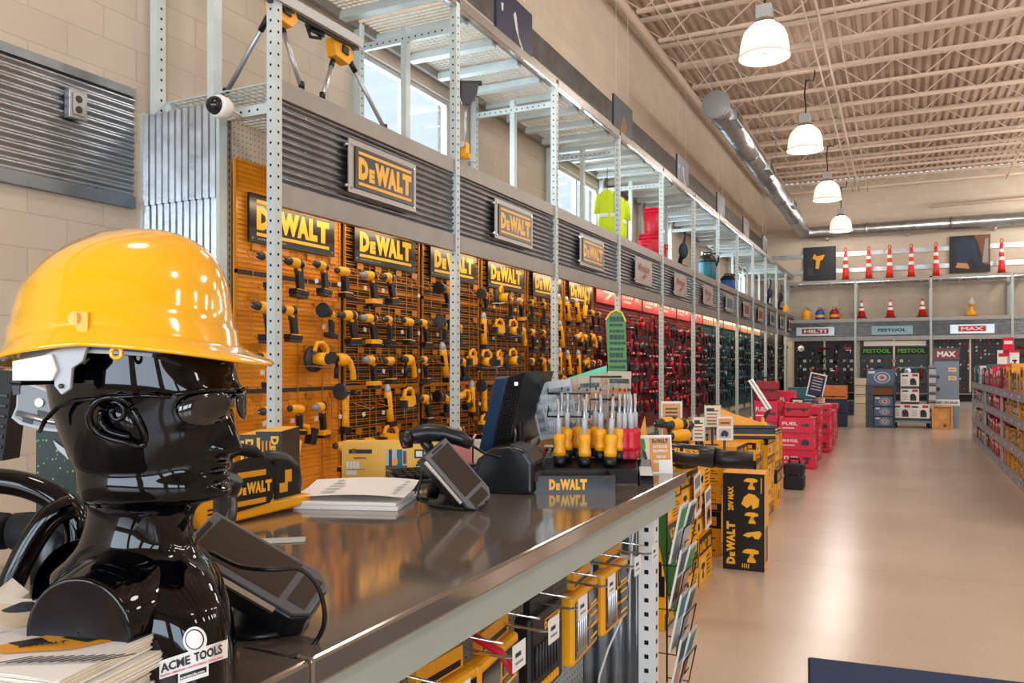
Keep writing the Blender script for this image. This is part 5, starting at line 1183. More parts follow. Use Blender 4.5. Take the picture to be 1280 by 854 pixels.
# ---- brochure rack on the counter end
t = thing('brochure_rack', 'black wire brochure rack hanging on the outer end of the counter', 'rack', (-.80, 3.03, .15))
mb = MB()
for k in range(4):
    z = .05+.17*k
    for yy in (0, .20): mb.tube([(-.06, yy, z-.03), (.03, yy, z-.03), (.06, yy, z+.12)], .003, 'black', 5)
    mb.tube([(.06, 0, z+.12), (.06, .2, z+.12)], .003, 'black', 5); mb.tube([(.03, 0, z-.03), (.03, .2, z-.03)], .003, 'black', 5); mb.tube([(.045, .07, z+.05), (.045, .13, z+.05)], .003, 'black', 5)
for yy in (0, .2): mb.tube([(-.06, yy, 0), (-.06, yy, .72)], .004, 'black', 6)
mb.build('wire_frame', t)
rp = t.location; k2 = 0
for k in range(4):
    for j in range(2):
        z = .03+.17*k; o = thing('brochure', 'folded printed brochure in the wire rack, %s pocket from the bottom, %s copy' % (ORD[k], 'near' if j == 0 else 'far'), 'brochure', rp+Vector((-.0, .05+.1*j, z)), 0, 'brochures on the counter end', rot=(0, .2+.05*j, 0))
        mb = MB(); mb.b2((0, -.056, 0), (.008, .056, .23), 'lgrey'); mb.rect((.0085, -.056, 0), Y3, Z3, .008, .13, .104, .215, ('navy', 'teal', 'dgrey', 'green')[(k+j) % 4]); mb.rect((.0085, -.056, 0), Y3, Z3, .008, .02, .104, .115, ('skin', 'lgrey', 'brown', 'grey')[(k+2*j) % 4]); mb.rect((0, -.0565, 0), X3, Z3, 0, 0, .008, .23, 'white')
        mb.build('sheet', o, fix=False)
# ================================================================ cartons and displays along the aisle
def tool_blob(mb, o, ux, uy, s, m, kind=0):
    o = Vector(o); ux = Vector(ux).normalized(); uy = Vector(uy).normalized()
    P = [[(0, .55), (.12, .72), (.3, .8), (.7, .8), (.95, .72), (.95, .55), (.68, .5), (.62, .2), (.78, .16), (.78, 0), (.3, 0), (.3, .16), (.42, .2), (.46, .5)],
         [(0, .3), (.15, .7), (.4, .9), (.7, .85), (.95, .6), (.9, .2), (.6, .05), (.55, .3), (.3, .1)],
         [(0, .45), (.25, .62), (.9, .75), (1, .6), (.85, .3), (.65, .3), (.5, .45), (.3, .35)]][kind % 3]
    n = len(P); c = o+ux*s*.5+uy*s*.55; pts = [o+ux*p[0]*s+uy*p[1]*s for p in P]
    mb.add(pts+[c], [(i, (i+1) % n, n) for i in range(n)], m)
def face(mb, o, ux, w, h, sch, k):
    """print on one upright face; o is its lower-left corner already lifted off the board"""
    ux = Vector(ux); uy = Z3; o = Vector(o); n = ux.cross(Z3)*.0005
    if sch == 'yb':
        if k % 3 != 1: mb.rect(o, ux, uy, 0, h*.62, w, h, 'signblack')
        else: mb.rect(o, ux, uy, 0, 0, w, h*.3, 'signblack')
        yy = h*.68 if k % 3 != 1 else h*.06
        if w > .25: yel_logo(mb, o+n+ux*w*.06+uy*yy, ux, uy, w*.5, h*.2, 'signyel', False)
        mb.rect(o+n, ux, uy, w*.66, yy, w*.92, yy+h*.2, 'yellow2')
        tool_blob(mb, o+n+ux*w*.66+uy*yy, ux, uy, h*.19, 'signblack', k)
        b0 = 0.05 if k % 3 != 1 else .36
        mb.rect(o+n, ux, uy, w*.06, h*(b0), w*.5, h*(b0+.5), 'cartyellow'); tool_blob(mb, o+n*2+ux*w*.12+uy*h*(b0+.06), ux, uy, min(w*.32, h*.42), 'signblack', k+1)
        for q in range(5): mb.rect(o+n, ux, uy, w*.58, h*(b0+.06+.09*q), w*(.9-.06*(q % 3)), h*(b0+.09+.09*q), 'signblack')
    elif sch == 'rd':
        mb.rect(o+n, ux, uy, w*.05, h*.06, w*.95, h*.12, 'red2'); mb.text('M18 FUEL' if k % 2 else 'FUEL', o+n+ux*w*.1+uy*h*.55, ux, uy, w*.45, h*.18, 'white'); mb.rect(o+n, ux, uy, w*.1, h*.35, w*.45, h*.40, 'white')
        tool_blob(mb, o+n*2+ux*w*.62+uy*h*.3, ux, uy, min(w*.3, h*.5), 'dgrey', k)
    elif sch == 'tl':
        mb.rect(o+n, ux, uy, 0, h*.7, w, h*.9, 'lgrey'); tool_blob(mb, o+n*2+ux*w*.3+uy*h*.2, ux, uy, min(w, h)*.4, 'black', k)
CARD = {'yb': 'yellow', 'rd': 'pinkred', 'tl': 'blue', 'bk': 'signblack', 'tt': 'teal'}
def carton(label, x, y, z, w, d, h, sch, k=0, rz=0, group=None, name='tool_carton', cat='carton'):
    mb = MB(); mb.b2((-w/2, -d/2, 0), (w/2, d/2, h), CARD[sch])
    face(mb, (-w/2, -d/2-.0006, 0), X3, w, h, sch, k); face(mb, (w/2+.0006, -d/2, 0), Y3, d, h, sch, k+1)
    if sch == 'yb': mb.rect((-w/2, -.012, h+.0006), X3, Y3, 0, 0, w, .024, 'gold')
    me = mb.mesh(name, False); o = bpy.data.objects.new(name, me); COL.objects.link(o); o.location = (x, y, z); o.rotation_euler[2] = rz
    return tag(o, label, cat, group)
G1 = 'yellow-and-black cartons stacked by the aisle'
cols = [(-1.36, 4.50, .40, .44, (.30, .26, .20)), (-1.37, 4.98, .38, .40, (.24, .30, .25)), (-1.38, 5.42, .38, .40, (.32, .18, .30)),
        (-1.80, 4.55, .40, .44, (.26, .28, .24)), (-1.80, 5.06, .38, .42, (.30, .30, .26)), (-1.80, 5.56, .38, .42, (.3, .3, .28)),
        (-1.42, 6.35, .42, .40, (.34, .20, .22)), (-1.42, 6.95, .42, .46, (.26, .26, .26)), (-1.36, 7.58, .42, .42, (.30, .30, .16)), (-1.34, 8.14, .42, .42, (.36, .22, .18)), (-1.34, 8.80, .40, .46, (.38, .26, .14)), (-1.80, 6.6, .3, .5, (.3, .3, .2)), (-1.82, 7.5, .34, .5, (.3, .3, .2))]
for ci, (x, y, w, d, hs) in enumerate(cols):
    z = .001
    for k, h in enumerate(hs):
        where = 'bottom' if k == 0 else 'top' if k == len(hs)-1 else 'middle'
        carton('yellow-and-black carton, %s of the %s %s stack past the counter' % (where, ORD[ci if ci < 3 else ci-3 if ci < 6 else ci-3 if ci < 11 else ci-8], 'aisle-side' if ci < 3 or 6 <= ci < 11 else 'wall-side'), x+rnd.uniform(-.015, .012), y, z, w, d, h-.002, 'yb', ci*2+k, rnd.uniform(-.03, .03), G1); z += h
rc = [(-1.30, 12.04, .46, .42, (.24, .24, .24), 'rd'), (-1.26, 13.1, .34, .5, (.3, .25, .28), 'rd'), (-1.62, 13.2, .3, .4, (.4, .3, .35), 'rd'), (-1.22, 14.4, .36, .5, (.3, .3, .2), 'rd'), (-1.25, 15.7, .34, .5, (.34, .3), 'rd'), (-1.3, 17.0, .36, .5, (.3, .3, .1), 'rd'), (-1.75, 12.2, .34, .44, (.3, .3, .34), 'rd')]
def seat(p, mg=.05):
    """nearest spot on top of a carton stack"""
    best = None
    for c in cols+rc:
        x = min(max(p.x, c[0]-c[2]/2+mg), c[0]+c[2]/2-mg); y = min(max(p.y, c[1]-c[3]/2+mg), c[1]+c[3]/2-mg); dd = math.hypot(x-p.x, y-p.y)
        if best is None or dd < best[0]: best = (dd, x, y, sum(c[4]))
    return best[1:]
# the tall kit box standing in the aisle
t = thing('kit_carton', 'tall upright black carton printed with five yellow tools standing at the aisle edge', 'carton', (-1.0, 5.93, 0), .03)
w, d, h = .285, .25, .685
mb = MB(); mb.b2((-w/2, -d/2, 0), (w/2, d/2, h), 'signblack'); mb.b2((-w/2, -d/2, h), (w/2, d/2, h+.002), 'yellow'); mb.rect((w/2+.0006, -d/2, 0), Y3, Z3, 0, 0, d, h, 'yellow'); mb.rect((w/2+.001, -d/2, 0), Y3, Z3, .05, .05, d-.05, .3, 'signblack')
fo = -d/2-.0008
yel_logo(mb, (-w/2+.085, fo, .04), Z3, -X3, .30, .06, 'signyel', False); mb.text('20V MAX', (-w/2+.075, fo, .42), Z3, -X3, .17, .04, 'signyel', .04)
for q, (x, z, s, kd) in enumerate(((.0, .575, .10, 0), (-.015, .43, .13, 1), (.005, .335, .10, 0), (-.005, .19, .13, 2), (-.01, .06, .12, 0))): tool_blob(mb, (x, fo, z), X3, Z3, s, 'signyel', kd)
for q in range(4): mb.rect((0, fo, 0), X3, Z3, -.01+.014*q, .02, -.004+.014*q, .05, 'signyel')
mb.rect((0, fo, 0), X3, Z3, .118, .55, .124, .66, 'signyel'); mb.build('carton', t, fix=False)
# things on top of the cartons
def lantern(p0, p1): pass
t = thing('leaf_blower', 'black cordless blower tube with yellow lettering lying across the carton stacks', 'leaf blower', W(800, 572, 4.98)); b = Vector(t.location); t.location.z = .765; b.z = .765
p0 = W(792, 560, 5.02)-b; p1 = W(893, 572, 4.86)-b; p2 = W(905, 574, 4.84)-b; p3 = W(941, 576, 4.80)-b
mb = MB(); mb.tube([p0, p0.lerp(p1, .5), p1], [.058, .062, .066], 'plastic', 20); mb.build('tube', t)
mb = MB(); mb.tube([p1, p2, p3], [.060, .056, .052], 'black', 20); mb.lathe([(.05, 0), (.052, .004)], (0, 0, 0), 'x', 'black', 8) if False else None; mb.build('nozzle', t)
mb = MB(); a = (p1-p0).normalized(); o = p0.lerp(p1, .10)-F_*.0675+Vector((0, 0, .012)); mb.text('BRUSHLESS', o, a, Z3, .34, .026, 'signyel', .04); mb.build('lettering', t, fix=False)
mb = MB(); mb.box(p0+Vector((-.12, .02, .01)), (.26, .16, .16), 'yellow'); mb.tube([p0+Vector((-.2, 0, .08)), p0+Vector((-.16, 0, .16)), p0+Vector((-.02, 0, .15)), p0+Vector((0, 0, .08))], .018, 'black', 10); mb.build('motor_housing', t, bevel=.02)
for k, (px, Z, kd, sc, a, zz, lb) in enumerate(((829, 5.3, 'd', 1.15, -.5, .842, 'black-nosed hammer drill standing on the carton stacks nearest the counter'), (846, 5.4, 'd', 1.1, -.5, .842, 'yellow drill standing on the cartons left of the white framed sign'), (872, 5.6, 'd', 1.05, -.3, .842, 'yellow drill standing on the cartons right of the white framed sign'), (858, 5.15, 'i', 1.1, -.6, .79, 'yellow impact driver standing just behind the blower tube'))):
    p = Vector((*seat(W(px, 560, Z), .09), )); zz = p.z+.001; o = tool(kd, 'yellow', True); o.scale = (sc,)*3; o.rotation_euler = (0, 0, a); o.location = (p.x, p.y, zz+.228*sc if kd != 'i' else zz+.19*sc); o['label'] = lb
def easel_card(label, px0, px1, py0, py1, Z, z, scheme, tilt=0, name='sign_card', rz=None):
    p = W((px0+px1)/2, py1, Z); w = (px1-px0)/1000*Z; h = (py1-py0)/1000*Z; sx_, sy_, z = seat(p); z += .001
    t = thing(name, label, 'sign card', (sx_, sy_, z), TH if rz is None else rz)
    mb = MB(Matrix.Rotation(tilt, 4, 'Y')); hh = EYE-(py0-457)/1000*Z-z; b0 = max(0, hh-h)
    mb.b2((-w/2, 0, b0), (w/2, .004, hh), 'white' if scheme != 'tan' else 'cream')
    f = lambda x0, y0, x1, y1, m, o=.0008: mb.rect((0, -o, 0), X3, Z3, -w/2+x0*w, b0+y0*h, -w/2+x1*w, b0+y1*h, m)
    if scheme == 'orange': f(.06, .55, .94, .95, 'cardorange'); f(.1, .08, .9, .45, 'cardorange'); f(.3, .35, .7, .62, 'orange', .001); [f(.2, .62+.09*q, .8, .66+.09*q, 'signblack', .0014) for q in range(3)]
    elif scheme == 'tan': [f(.12, .12+.15*q, .88-.1*(q % 2), .17+.15*q, 'dgrey' if q != 2 else 'red') for q in range(5)]; f(.1, .72, .6, .88, 'signblack')
    elif scheme == 'tool': f(.08, .6, .92, .92, 'cardorange'); f(.1, .08, .9, .5, 'lgrey'); tool_blob(mb, (-w/2+.2*w, -.0015, b0+.1*h), X3, Z3, w*.55, 'black', 1); f(.2, .7, .8, .76, 'signblack', .0014)
    elif scheme == 'blue': f(.06, .05, .94, .95, 'navy'); [f(.2, .3+.12*q, .8, .34+.12*q, 'lgrey', .0014) for q in range(5)]; f(.4, .8, .6, .9, 'red', .0014)
    mb.build('card', t, fix=False)
    mb = MB(Matrix.Rotation(tilt, 4, 'Y'))
    mb.b2((-w/2-.006, -.002, b0-.004), (-w/2, .006, hh+.006), 'lgrey'); mb.b2((w/2, -.002, b0-.004), (w/2+.006, .006, hh+.006), 'lgrey'); mb.b2((-.008, .005, 0), (.008, .02, hh*.7), 'dgrey'); mb.build('holder', t)
    mb = MB(); mb.b2((-w*.4, -.01, 0), (w*.4, .07, .006), 'dgrey'); mb.build('foot', t)
easel_card('white framed sign with two orange panels standing among the drills on the cartons', 832, 857, 501, 552, 5.75, .80, 'orange')
easel_card('tan price sign with red figures, taller one above the blower tube', 881, 900, 507, 534, 6.7, .78, 'tan')
easel_card('tan price sign, smaller one just above the blower tube', 879, 893, 522, 552, 5.45, .83, 'tan')
easel_card('white and orange sign with a tool picture right of the tan price signs', 904, 923, 520, 549, 6.5, .78, 'tool')
easel_card('white price tag sign on the cartons right of the bench saw', 963, 970, 530, 553, 7.6, .76, 'tan')
for k, (px, py, Z, x, z) in enumerate(((866, 606, 5.15, -1.155, .5), (887, 655, 5.5, -1.175, .35))):
    o = thing('hang_sign', 'white flyer with a tool picture hung on the carton stacks, %s one' % ('upper' if k == 0 else 'lower'), 'flyer', (x, W(px, py, Z).y-.05, z), 0, 'flyers on the carton stacks', rot=(.12, 0, 0))
    mb = MB(); mb.b2((0, -.09, 0), (.003, .09, .27), 'white'); mb.rect((.0035, -.09, 0), Y3, Z3, .02, .03, .16, .15, 'cardorange'); tool_blob(mb, (.004, -.05, .04), Y3, Z3, .10, 'black', k); mb.rect((.0035, -.09, 0), Y3, Z3, .02, .18, .16, .25, 'grey'); mb.build('sheet', o, fix=False)
# bench saw on the stacks
p = W(938, 547, 7.6); t = thing('table_saw', 'yellow-and-black bench saw with sloping yellow fence on the cartons', 'bench saw', (-1.36, 7.9, .761), TH-.1)
mb = MB(); mb.b2((-.24, -.2, 0), (.26, .2, .10), 'black'); mb.b2((-.245, -.205, .03), (.265, .205, .045), 'yellow'); mb.b2((-.26, -.22, .10), (.28, .22, .125), 'plastic'); mb.build('base', t, bevel=.005)
mb = MB(); mb.prism([(-.26, .126), (.22, .126), (-.10, .23), (-.26, .30)], 'y', -.20, .05, 'yellow'); mb.prism([(-.26, .30), (-.10, .23), (-.09, .235), (-.25, .31)], 'y', -.21, .06, 'brown'); mb.build('fence', t, bevel=.003)
for k, x in enumerate((.05, .16)):
    mb = MB(); mb.lathe([(.045, .126), (.04, .14), (.018, .16), (.012, .20)], (x, -.12, 0), 'z', 'yellow', 14); mb.build('knob', t)
p0 = W(938, 475, 8.62); p1 = W(962, 512, 8.45)
t = thing('aluminium_rail', 'bright aluminium rail leaning over the carton stacks in front of the teal tools', 'rail', (-1.36, 8.8, .781))
b = Vector(t.location); mb = MB(); mb.bar(p0-b, p1-b, .055, .02, 'refl', F_); mb.bar(p0-b-F_*.012, p1-b-F_*.012, .012, .006, 'silver', F_); mb.build('rail', t)
mb = MB(); mb.bar(p1-b, (0, 0, .0), .03, .03, 'dgrey', F_); mb.bar(p0-b+Vector((.02, .02, 0)), Vector((-.05, .12, .0)), .015, .015, 'dgrey', F_); mb.b2((-.14, -.18, 0), (.14, .18, .012), 'dgrey'); mb.build('stand', t)
# red cartons, cases and more beyond
GR = 'red cartons stacked by the aisle'
for ci, (x, y, w, d, hs, sch) in enumerate(rc):
    z = .001
    for k, h in enumerate(hs):
        carton('bright red tool carton, %s of the %s red stack from the counter' % ('bottom' if k == 0 else 'top' if k == len(hs)-1 else 'middle', ORD[ci]), x+rnd.uniform(-.015, .015), y, z, w, d, h-.002, sch, k+ci, rnd.uniform(-.04, .04), GR); z += h
def tool_case(label, x, y, z, w, d, h, m, rz=0):
    t = thing('tool_case', label, 'tool case', (x, y, z), rz)
    mb = MB(); mb.b2((-w/2, -d/2, 0), (w/2, d/2, h*.52), m); mb.b2((-w/2, -d/2, h*.54), (w/2, d/2, h), m); mb.build('shell', t, bevel=.02, seg=3)
    mb = MB(); mb.b2((-w/2+.01, -d/2+.01, h*.5), (w/2-.01, d/2-.01, h*.56), 'black')
    for q in (-.3, .3): mb.box((q*w, -d/2-.006, h*.53), (.03, .014, .05), 'black')
    mb.build('latch', t)
    mb = MB(); mb.tube([(-w*.25, 0, h), (-w*.25, 0, h+.05), (w*.25, 0, h+.05), (w*.25, 0, h)], .012, 'black', 8); mb.build('handle', t)
tool_case('black plastic tool case standing on the floor before the red cartons', -1.12, 9.95, .001, .22, .28, .30, 'blackm')
tool_case('red tool case on top of the first red carton stack', -1.32, 12.05, .722, .34, .3, .20, 'red')
tool_case('dark red tool case standing behind the first red stack', -1.75, 12.2, .942, .30, .3, .28, 'red2')
for k, (x0, x1, y0, y1, Z, z) in enumerate(((992, 1003, 500, 520, 11.4, .93), (1003, 1012, 505, 521, 11.6, .72), (1020, 1030, 505, 518, 12.6, .83), (1046, 1052, 512, 524, 15.2, .6), (1026, 1033, 496, 506, 14, .8))):
    easel_card('tan price sign on the red cartons, %s from the counter' % ORD[k], x0, x1, y0, y1, Z, z, 'tan')
easel_card('tilted blue-faced sign in a silver frame beyond the red cartons', 990, 1010, 466, 495, 14.2, .72, 'blue', .22, rz=TH)
for k, (x, y, w, d, h, m, s) in enumerate(((-1.55, 16.0, .34, .4, .82, 'teal', 'teal tool case stack leaning at the rack side'), (-1.48, 20.6, .70, .5, .98, 'navy', 'dark blue case pile with an orange top beyond the red cartons'), (-1.95, 18.6, .5, .5, .98, 'teal', 'tall teal case stack near the far end of the rack run'))):
    t = thing('case_stack', s, 'cases', (x, y, 0)); 
    for q in range(3):
        mb = MB(); mb.b2((-w/2, -d/2, h/3*q+.002), (w/2, d/2, h/3*(q+1)-.012), m if q != 2 or k != 1 else 'orange'); mb.b2((-w/2+.02, -d/2-.004, h/3*q+.05), (w/2-.02, -d/2, h/3*q+.075), 'black'); mb.build('case', t, bevel=.012)

for k, (px, Z, w, h, m, s) in enumerate(((1078, 29.2, .5, 1.0, 'cream', 'pale case pile under the dark green far wall board'), (1020, 24.0, .5, .5, 'blue', 'low blue case pile before the left far wall board'), (1058, 23.5, .4, .42, 'navy', 'low dark blue case pile right of the orange-topped one'))):
    p = W(px, 500, Z); t = thing('case_stack', s, 'cases', (p.x, p.y, 0))
    for q in range(3):
        mb = MB(); mb.b2((-w/2, -.2, h/3*q+.002), (w/2, .2, h/3*(q+1)-.012), m); mb.b2((-w/2+.02, -.204, h/3*q+.05), (w/2-.02, -.2, h/3*q+.075), 'black'); mb.build('case', t, bevel=.012)
# ---- displays standing at the far end of the aisle
def wx(px, Z): p = W(px, 500, Z); return p.x, p.y
Zf = 18.6
dm('boxblue', '4C6484', .45); dm('cabgrey', '78828C', .4, .3); dm('maxred', '8E1626', .4)
x, y = wx(1100.5, Zf); t = thing('blade_display', 'black floor display holding four blue saw blade boxes at the far end of the aisle', 'display stand', (x, y, 0), .06)
mb = MB(); mb.b2((-.30, 0, 0), (-.15, .5, .98), 'signblack'); mb.b2((.28, 0, 0), (.31, .5, .98), 'signblack'); mb.b2((-.15, .45, 0), (.28, .5, .98), 'blackm'); mb.b2((-.15, 0, 0), (.28, .5, .04), 'signblack'); mb.b2((-.30, 0, .96), (.31, .5, 1.0), 'signblack'); mb.b2((-.15, .05, .76), (.28, .45, .96), 'brown')
for q in range(4): mb.cyl((-.225, -.001, .25+.17*q), (-.225, -.004, .25+.17*q), .045, 'dgrey', 16)
mb.build('stand', t); bb = t.location.copy()
for k, (z, w, h, x0) in enumerate(((.045, .40, .225, .065), (.275, .40, .225, .065), (.505, .40, .24, .065), (1.002, .58, .37, 0))):
    o = thing('blade_carton', 'blue saw blade carton, %s' % ('lowest in the black floor display', 'second from the bottom of the black floor display', 'third from the bottom of the black floor display', 'wide one on top of the black floor display')[k], 'carton', (bb.x+x0, bb.y+.02, z), .06)
    mb = MB(); mb.b2((-w/2, 0, 0), (w/2, .38, h-.01), 'boxblue')
    for r, m, q in ((.36, 'lgrey', .001), (.30, 'boxblue', .002), (.22, 'lgrey', .003), (.10, 'red', .004)): mb.add([(.06*w+math.cos(a)*h*r*1.3, -q, h*.45+math.sin(a)*h*r) for a in [2*PI*i/24 for i in range(24)]], [tuple(range(24))], m)
    mb.rect((-w/2, -.002, 0), X3, Z3, .03, h*.7, w*.3, h*.85, 'white'); mb.rect((-w/2, -.002, 0), X3, Z3, .03, h*.2, w*.08, h*.3, 'red'); mb.build('carton', o, fix=False)
x, y = wx(1140.5, Zf); y += .05; t = thing('flat_cart', 'grey steel platform cart with hooped handle carrying white kit cartons', 'cart', (x, y, 0), .04); bb = t.location.copy()
mb = MB(); mb.b2((-.40, -.1, .12), (.38, .5, .17), 'cabgrey'); mb.build('platform', t)
mb = MB(); mb.tube([(-.34, .48, .17), (-.36, .48, 1.3), (-.30, .48, 1.40), (.30, .48, 1.40), (.36, .48, 1.3), (.34, .48, .17)], .018, 'cabgrey', 10); [mb.tube([(-.35, .48, z), (.35, .48, z)], .012, 'cabgrey', 8) for z in (.45, .75, 1.05)]; mb.build('handle', t)
for xx in (-.34, .34):
    for yy in (0, .42): mb = MB(); mb.lathe([(.02, -.02), (.06, -.02), (.06, .02), (.02, .02)], (xx, yy, .06), 'x', 'black', 16); mb.build('wheel', t)
def kit(label, px, z, w, h, dy):
    xx, _ = wx(px, Zf); o = thing('kit_carton', label, 'carton', (xx, bb.y+dy, z), .04, 'white kit cartons on the cart')
    mb = MB(); mb.b2((-w/2, 0, 0), (w/2, .34, h-.006), 'paper'); mb.rect((-w/2, -.001, 0), X3, Z3, 0, 0, w, h*.14, 'signblack'); mb.rect((-w/2, -.001, 0), X3, Z3, w*.62, h*.78, w*.94, h*.93, 'red'); mb.rect((-w/2, -.001, 0), X3, Z3, w*.06, h*.78, w*.4, h*.88, 'dgrey')
    mb.box((w*.18, -.004, h*.36), (w*.34, .006, h*.28), 'dgrey'); mb.lathe([(.001, 0), (h*.17, 0)], (w*.16, -.009, h*.5), 'y', 'black', 16, False)
    for q in range(4): mb.rect((-w/2, -.001, 0), X3, Z3, w*.06, h*(.28+.1*q), w*.34, h*(.31+.1*q), 'grey')
    mb.build('carton', o, fix=False)
kit('white kit carton with red label, lower left of the two on the cart', 1127.5, .171, .39, .38, -.05); kit('white kit carton with red label, lower right of the two on the cart', 1150, .171, .39, .38, -.05)
kit('white kit carton with red label, middle one on the cart', 1137.5, .552, .38, .36, .0); kit('white kit carton with red label, topmost on the cart', 1137.5, .914, .38, .36, .0)
x, y = wx(1165.5, Zf); t = thing('parts_drawers', 'narrow stack of grey plastic parts bins between the cart and the grey cabinet', 'bins', (x, y+.02, 0), 0)
mb = MB(); mb.b2((-.075, .02, 0), (.075, .4, 1.46), 'grey'); mb.build('frame', t)
for q in range(7): mb = MB(); mb.b2((-.07, -.04, .04+.2*q), (.07, .02, .20+.2*q), 'lgrey'); mb.b2((-.07, -.045, .17+.2*q), (.07, -.035, .20+.2*q), 'dgrey'); mb.build('bin', t)
x, y = wx(1183, Zf); t = thing('display_cabinet', 'tall grey steel cabinet topped by a dark red sign with white lettering', 'cabinet', (x, y, 0), 0)
mb = MB(); mb.b2((-.26, 0, 0), (.26, .45, 1.56), 'cabgrey'); mb.build('body', t, bevel=.006)
mb = MB(); mb.b2((-.27, -.02, 1.56), (.27, .03, 1.86), 'signblack'); mb.b2((-.24, -.024, 1.60), (.24, -.02, 1.82), 'maxred'); mb.text('MAX', (-.19, -.0245, 1.65), X3, Z3, .38, .13, 'white', .05); mb.build('sign_board', t, fix=False)
mb = MB(); mb.b2((-.27, -.01, .52), (.27, 0, .66), 'white'); mb.text('USED ON SALES', (-.24, -.011, .56), X3, Z3, .48, .055, 'signblack', .04); mb.build('notice', t, fix=False)
for z in (1.36, 1.16): mb = MB(); mb.b2((.04, -.008, z-.05), (.2, 0, z+.04), 'cream'); mb.b2((.06, -.010, z-.02), (.18, -.008, z+.01), 'orange'); mb.build('sticker', t)
for z, r in ((1.18, .03), (.90, .045)): mb = MB(); mb.cyl((-.17, 0, z), (-.17, -.04, z), r, 'black', 14); mb.build('lock_knob', t)
x, y = wx(1178, 18.3); t = thing('wooden_crate', 'shallow open wooden crate leaning against the foot of the grey cabinet', 'crate', (x, y, 0), 0, rot=(-.16, 0, 0))
mb = MB(); mb.b2((-.21, .05, 0), (.21, .07, .53), 'wood'); mb.build('back_board', t)
mb = MB(); mb.b2((-.21, -.03, 0), (-.18, .05, .53), 'wood'); mb.b2((.18, -.03, 0), (.21, .05, .53), 'wood'); mb.b2((-.18, -.03, 0), (.18, .05, .03), 'wood'); mb.b2((-.18, -.03, .50), (.18, .05, .53), 'wood'); mb.build('frame', t)
mb = MB(); mb.cyl((.05, .05, .08), (.05, .035, .08), .035, 'brown', 12); mb.build('knob', t)

# ================================================================ far wall racks and what stands on them
PF = 2.5; YF = 32.45; XF0 = -4.0; SZ = .94
for k in range(8):
    o = copy_tree(bay0); o.location = (XF0+PF*k, YF, 0); o.rotation_euler[2] = -PI/2; o.scale = (1, PF/BAY, SZ)
    o['label'] = 'pale steel rack with galvanised header on the far wall, %s bay from the left corner' % ORD[k]; o['group'] = 'racks along the far wall'
def fx(px): # world X on the far rack front
    q = (px-640)/1000; return (q*cs-sn)/(cs+q*sn)*YF
for k, (px, s, m, c, wd_, lab) in enumerate(((1019, 'HILTI', 'maxred', 'white', .95, 'dark red'), (1115, 'FESTOOL', 'boxpale', 'darkgreen', 1.1, 'pale blue with green lettering'), (1215, 'MAX', 'red', 'white', .85, 'bright red'))):
    if k == 1: dm('boxpale', '8FB4BC', .4)
    x = fx(px); t = thing('header_sign', 'metal plate with %s name panel on the far rack header' % lab, 'sign', (x, YF-.045, 2.58), 0)
    mb = MB(); mb.b2((-.68, 0, 0), (.68, .012, .32), 'galv' if k != 1 else 'boxpale'); mb.build('plate', t)
    mb = MB(); 
    if k != 1: mb.b2((-wd_/2, -.006, .07), (wd_/2, 0, .27), m)
    mb.text(s, (-wd_/2+.08, -.0065, .11), X3, Z3, wd_-.16, .12, c, .04); mb.build('name_panel', t, fix=False)
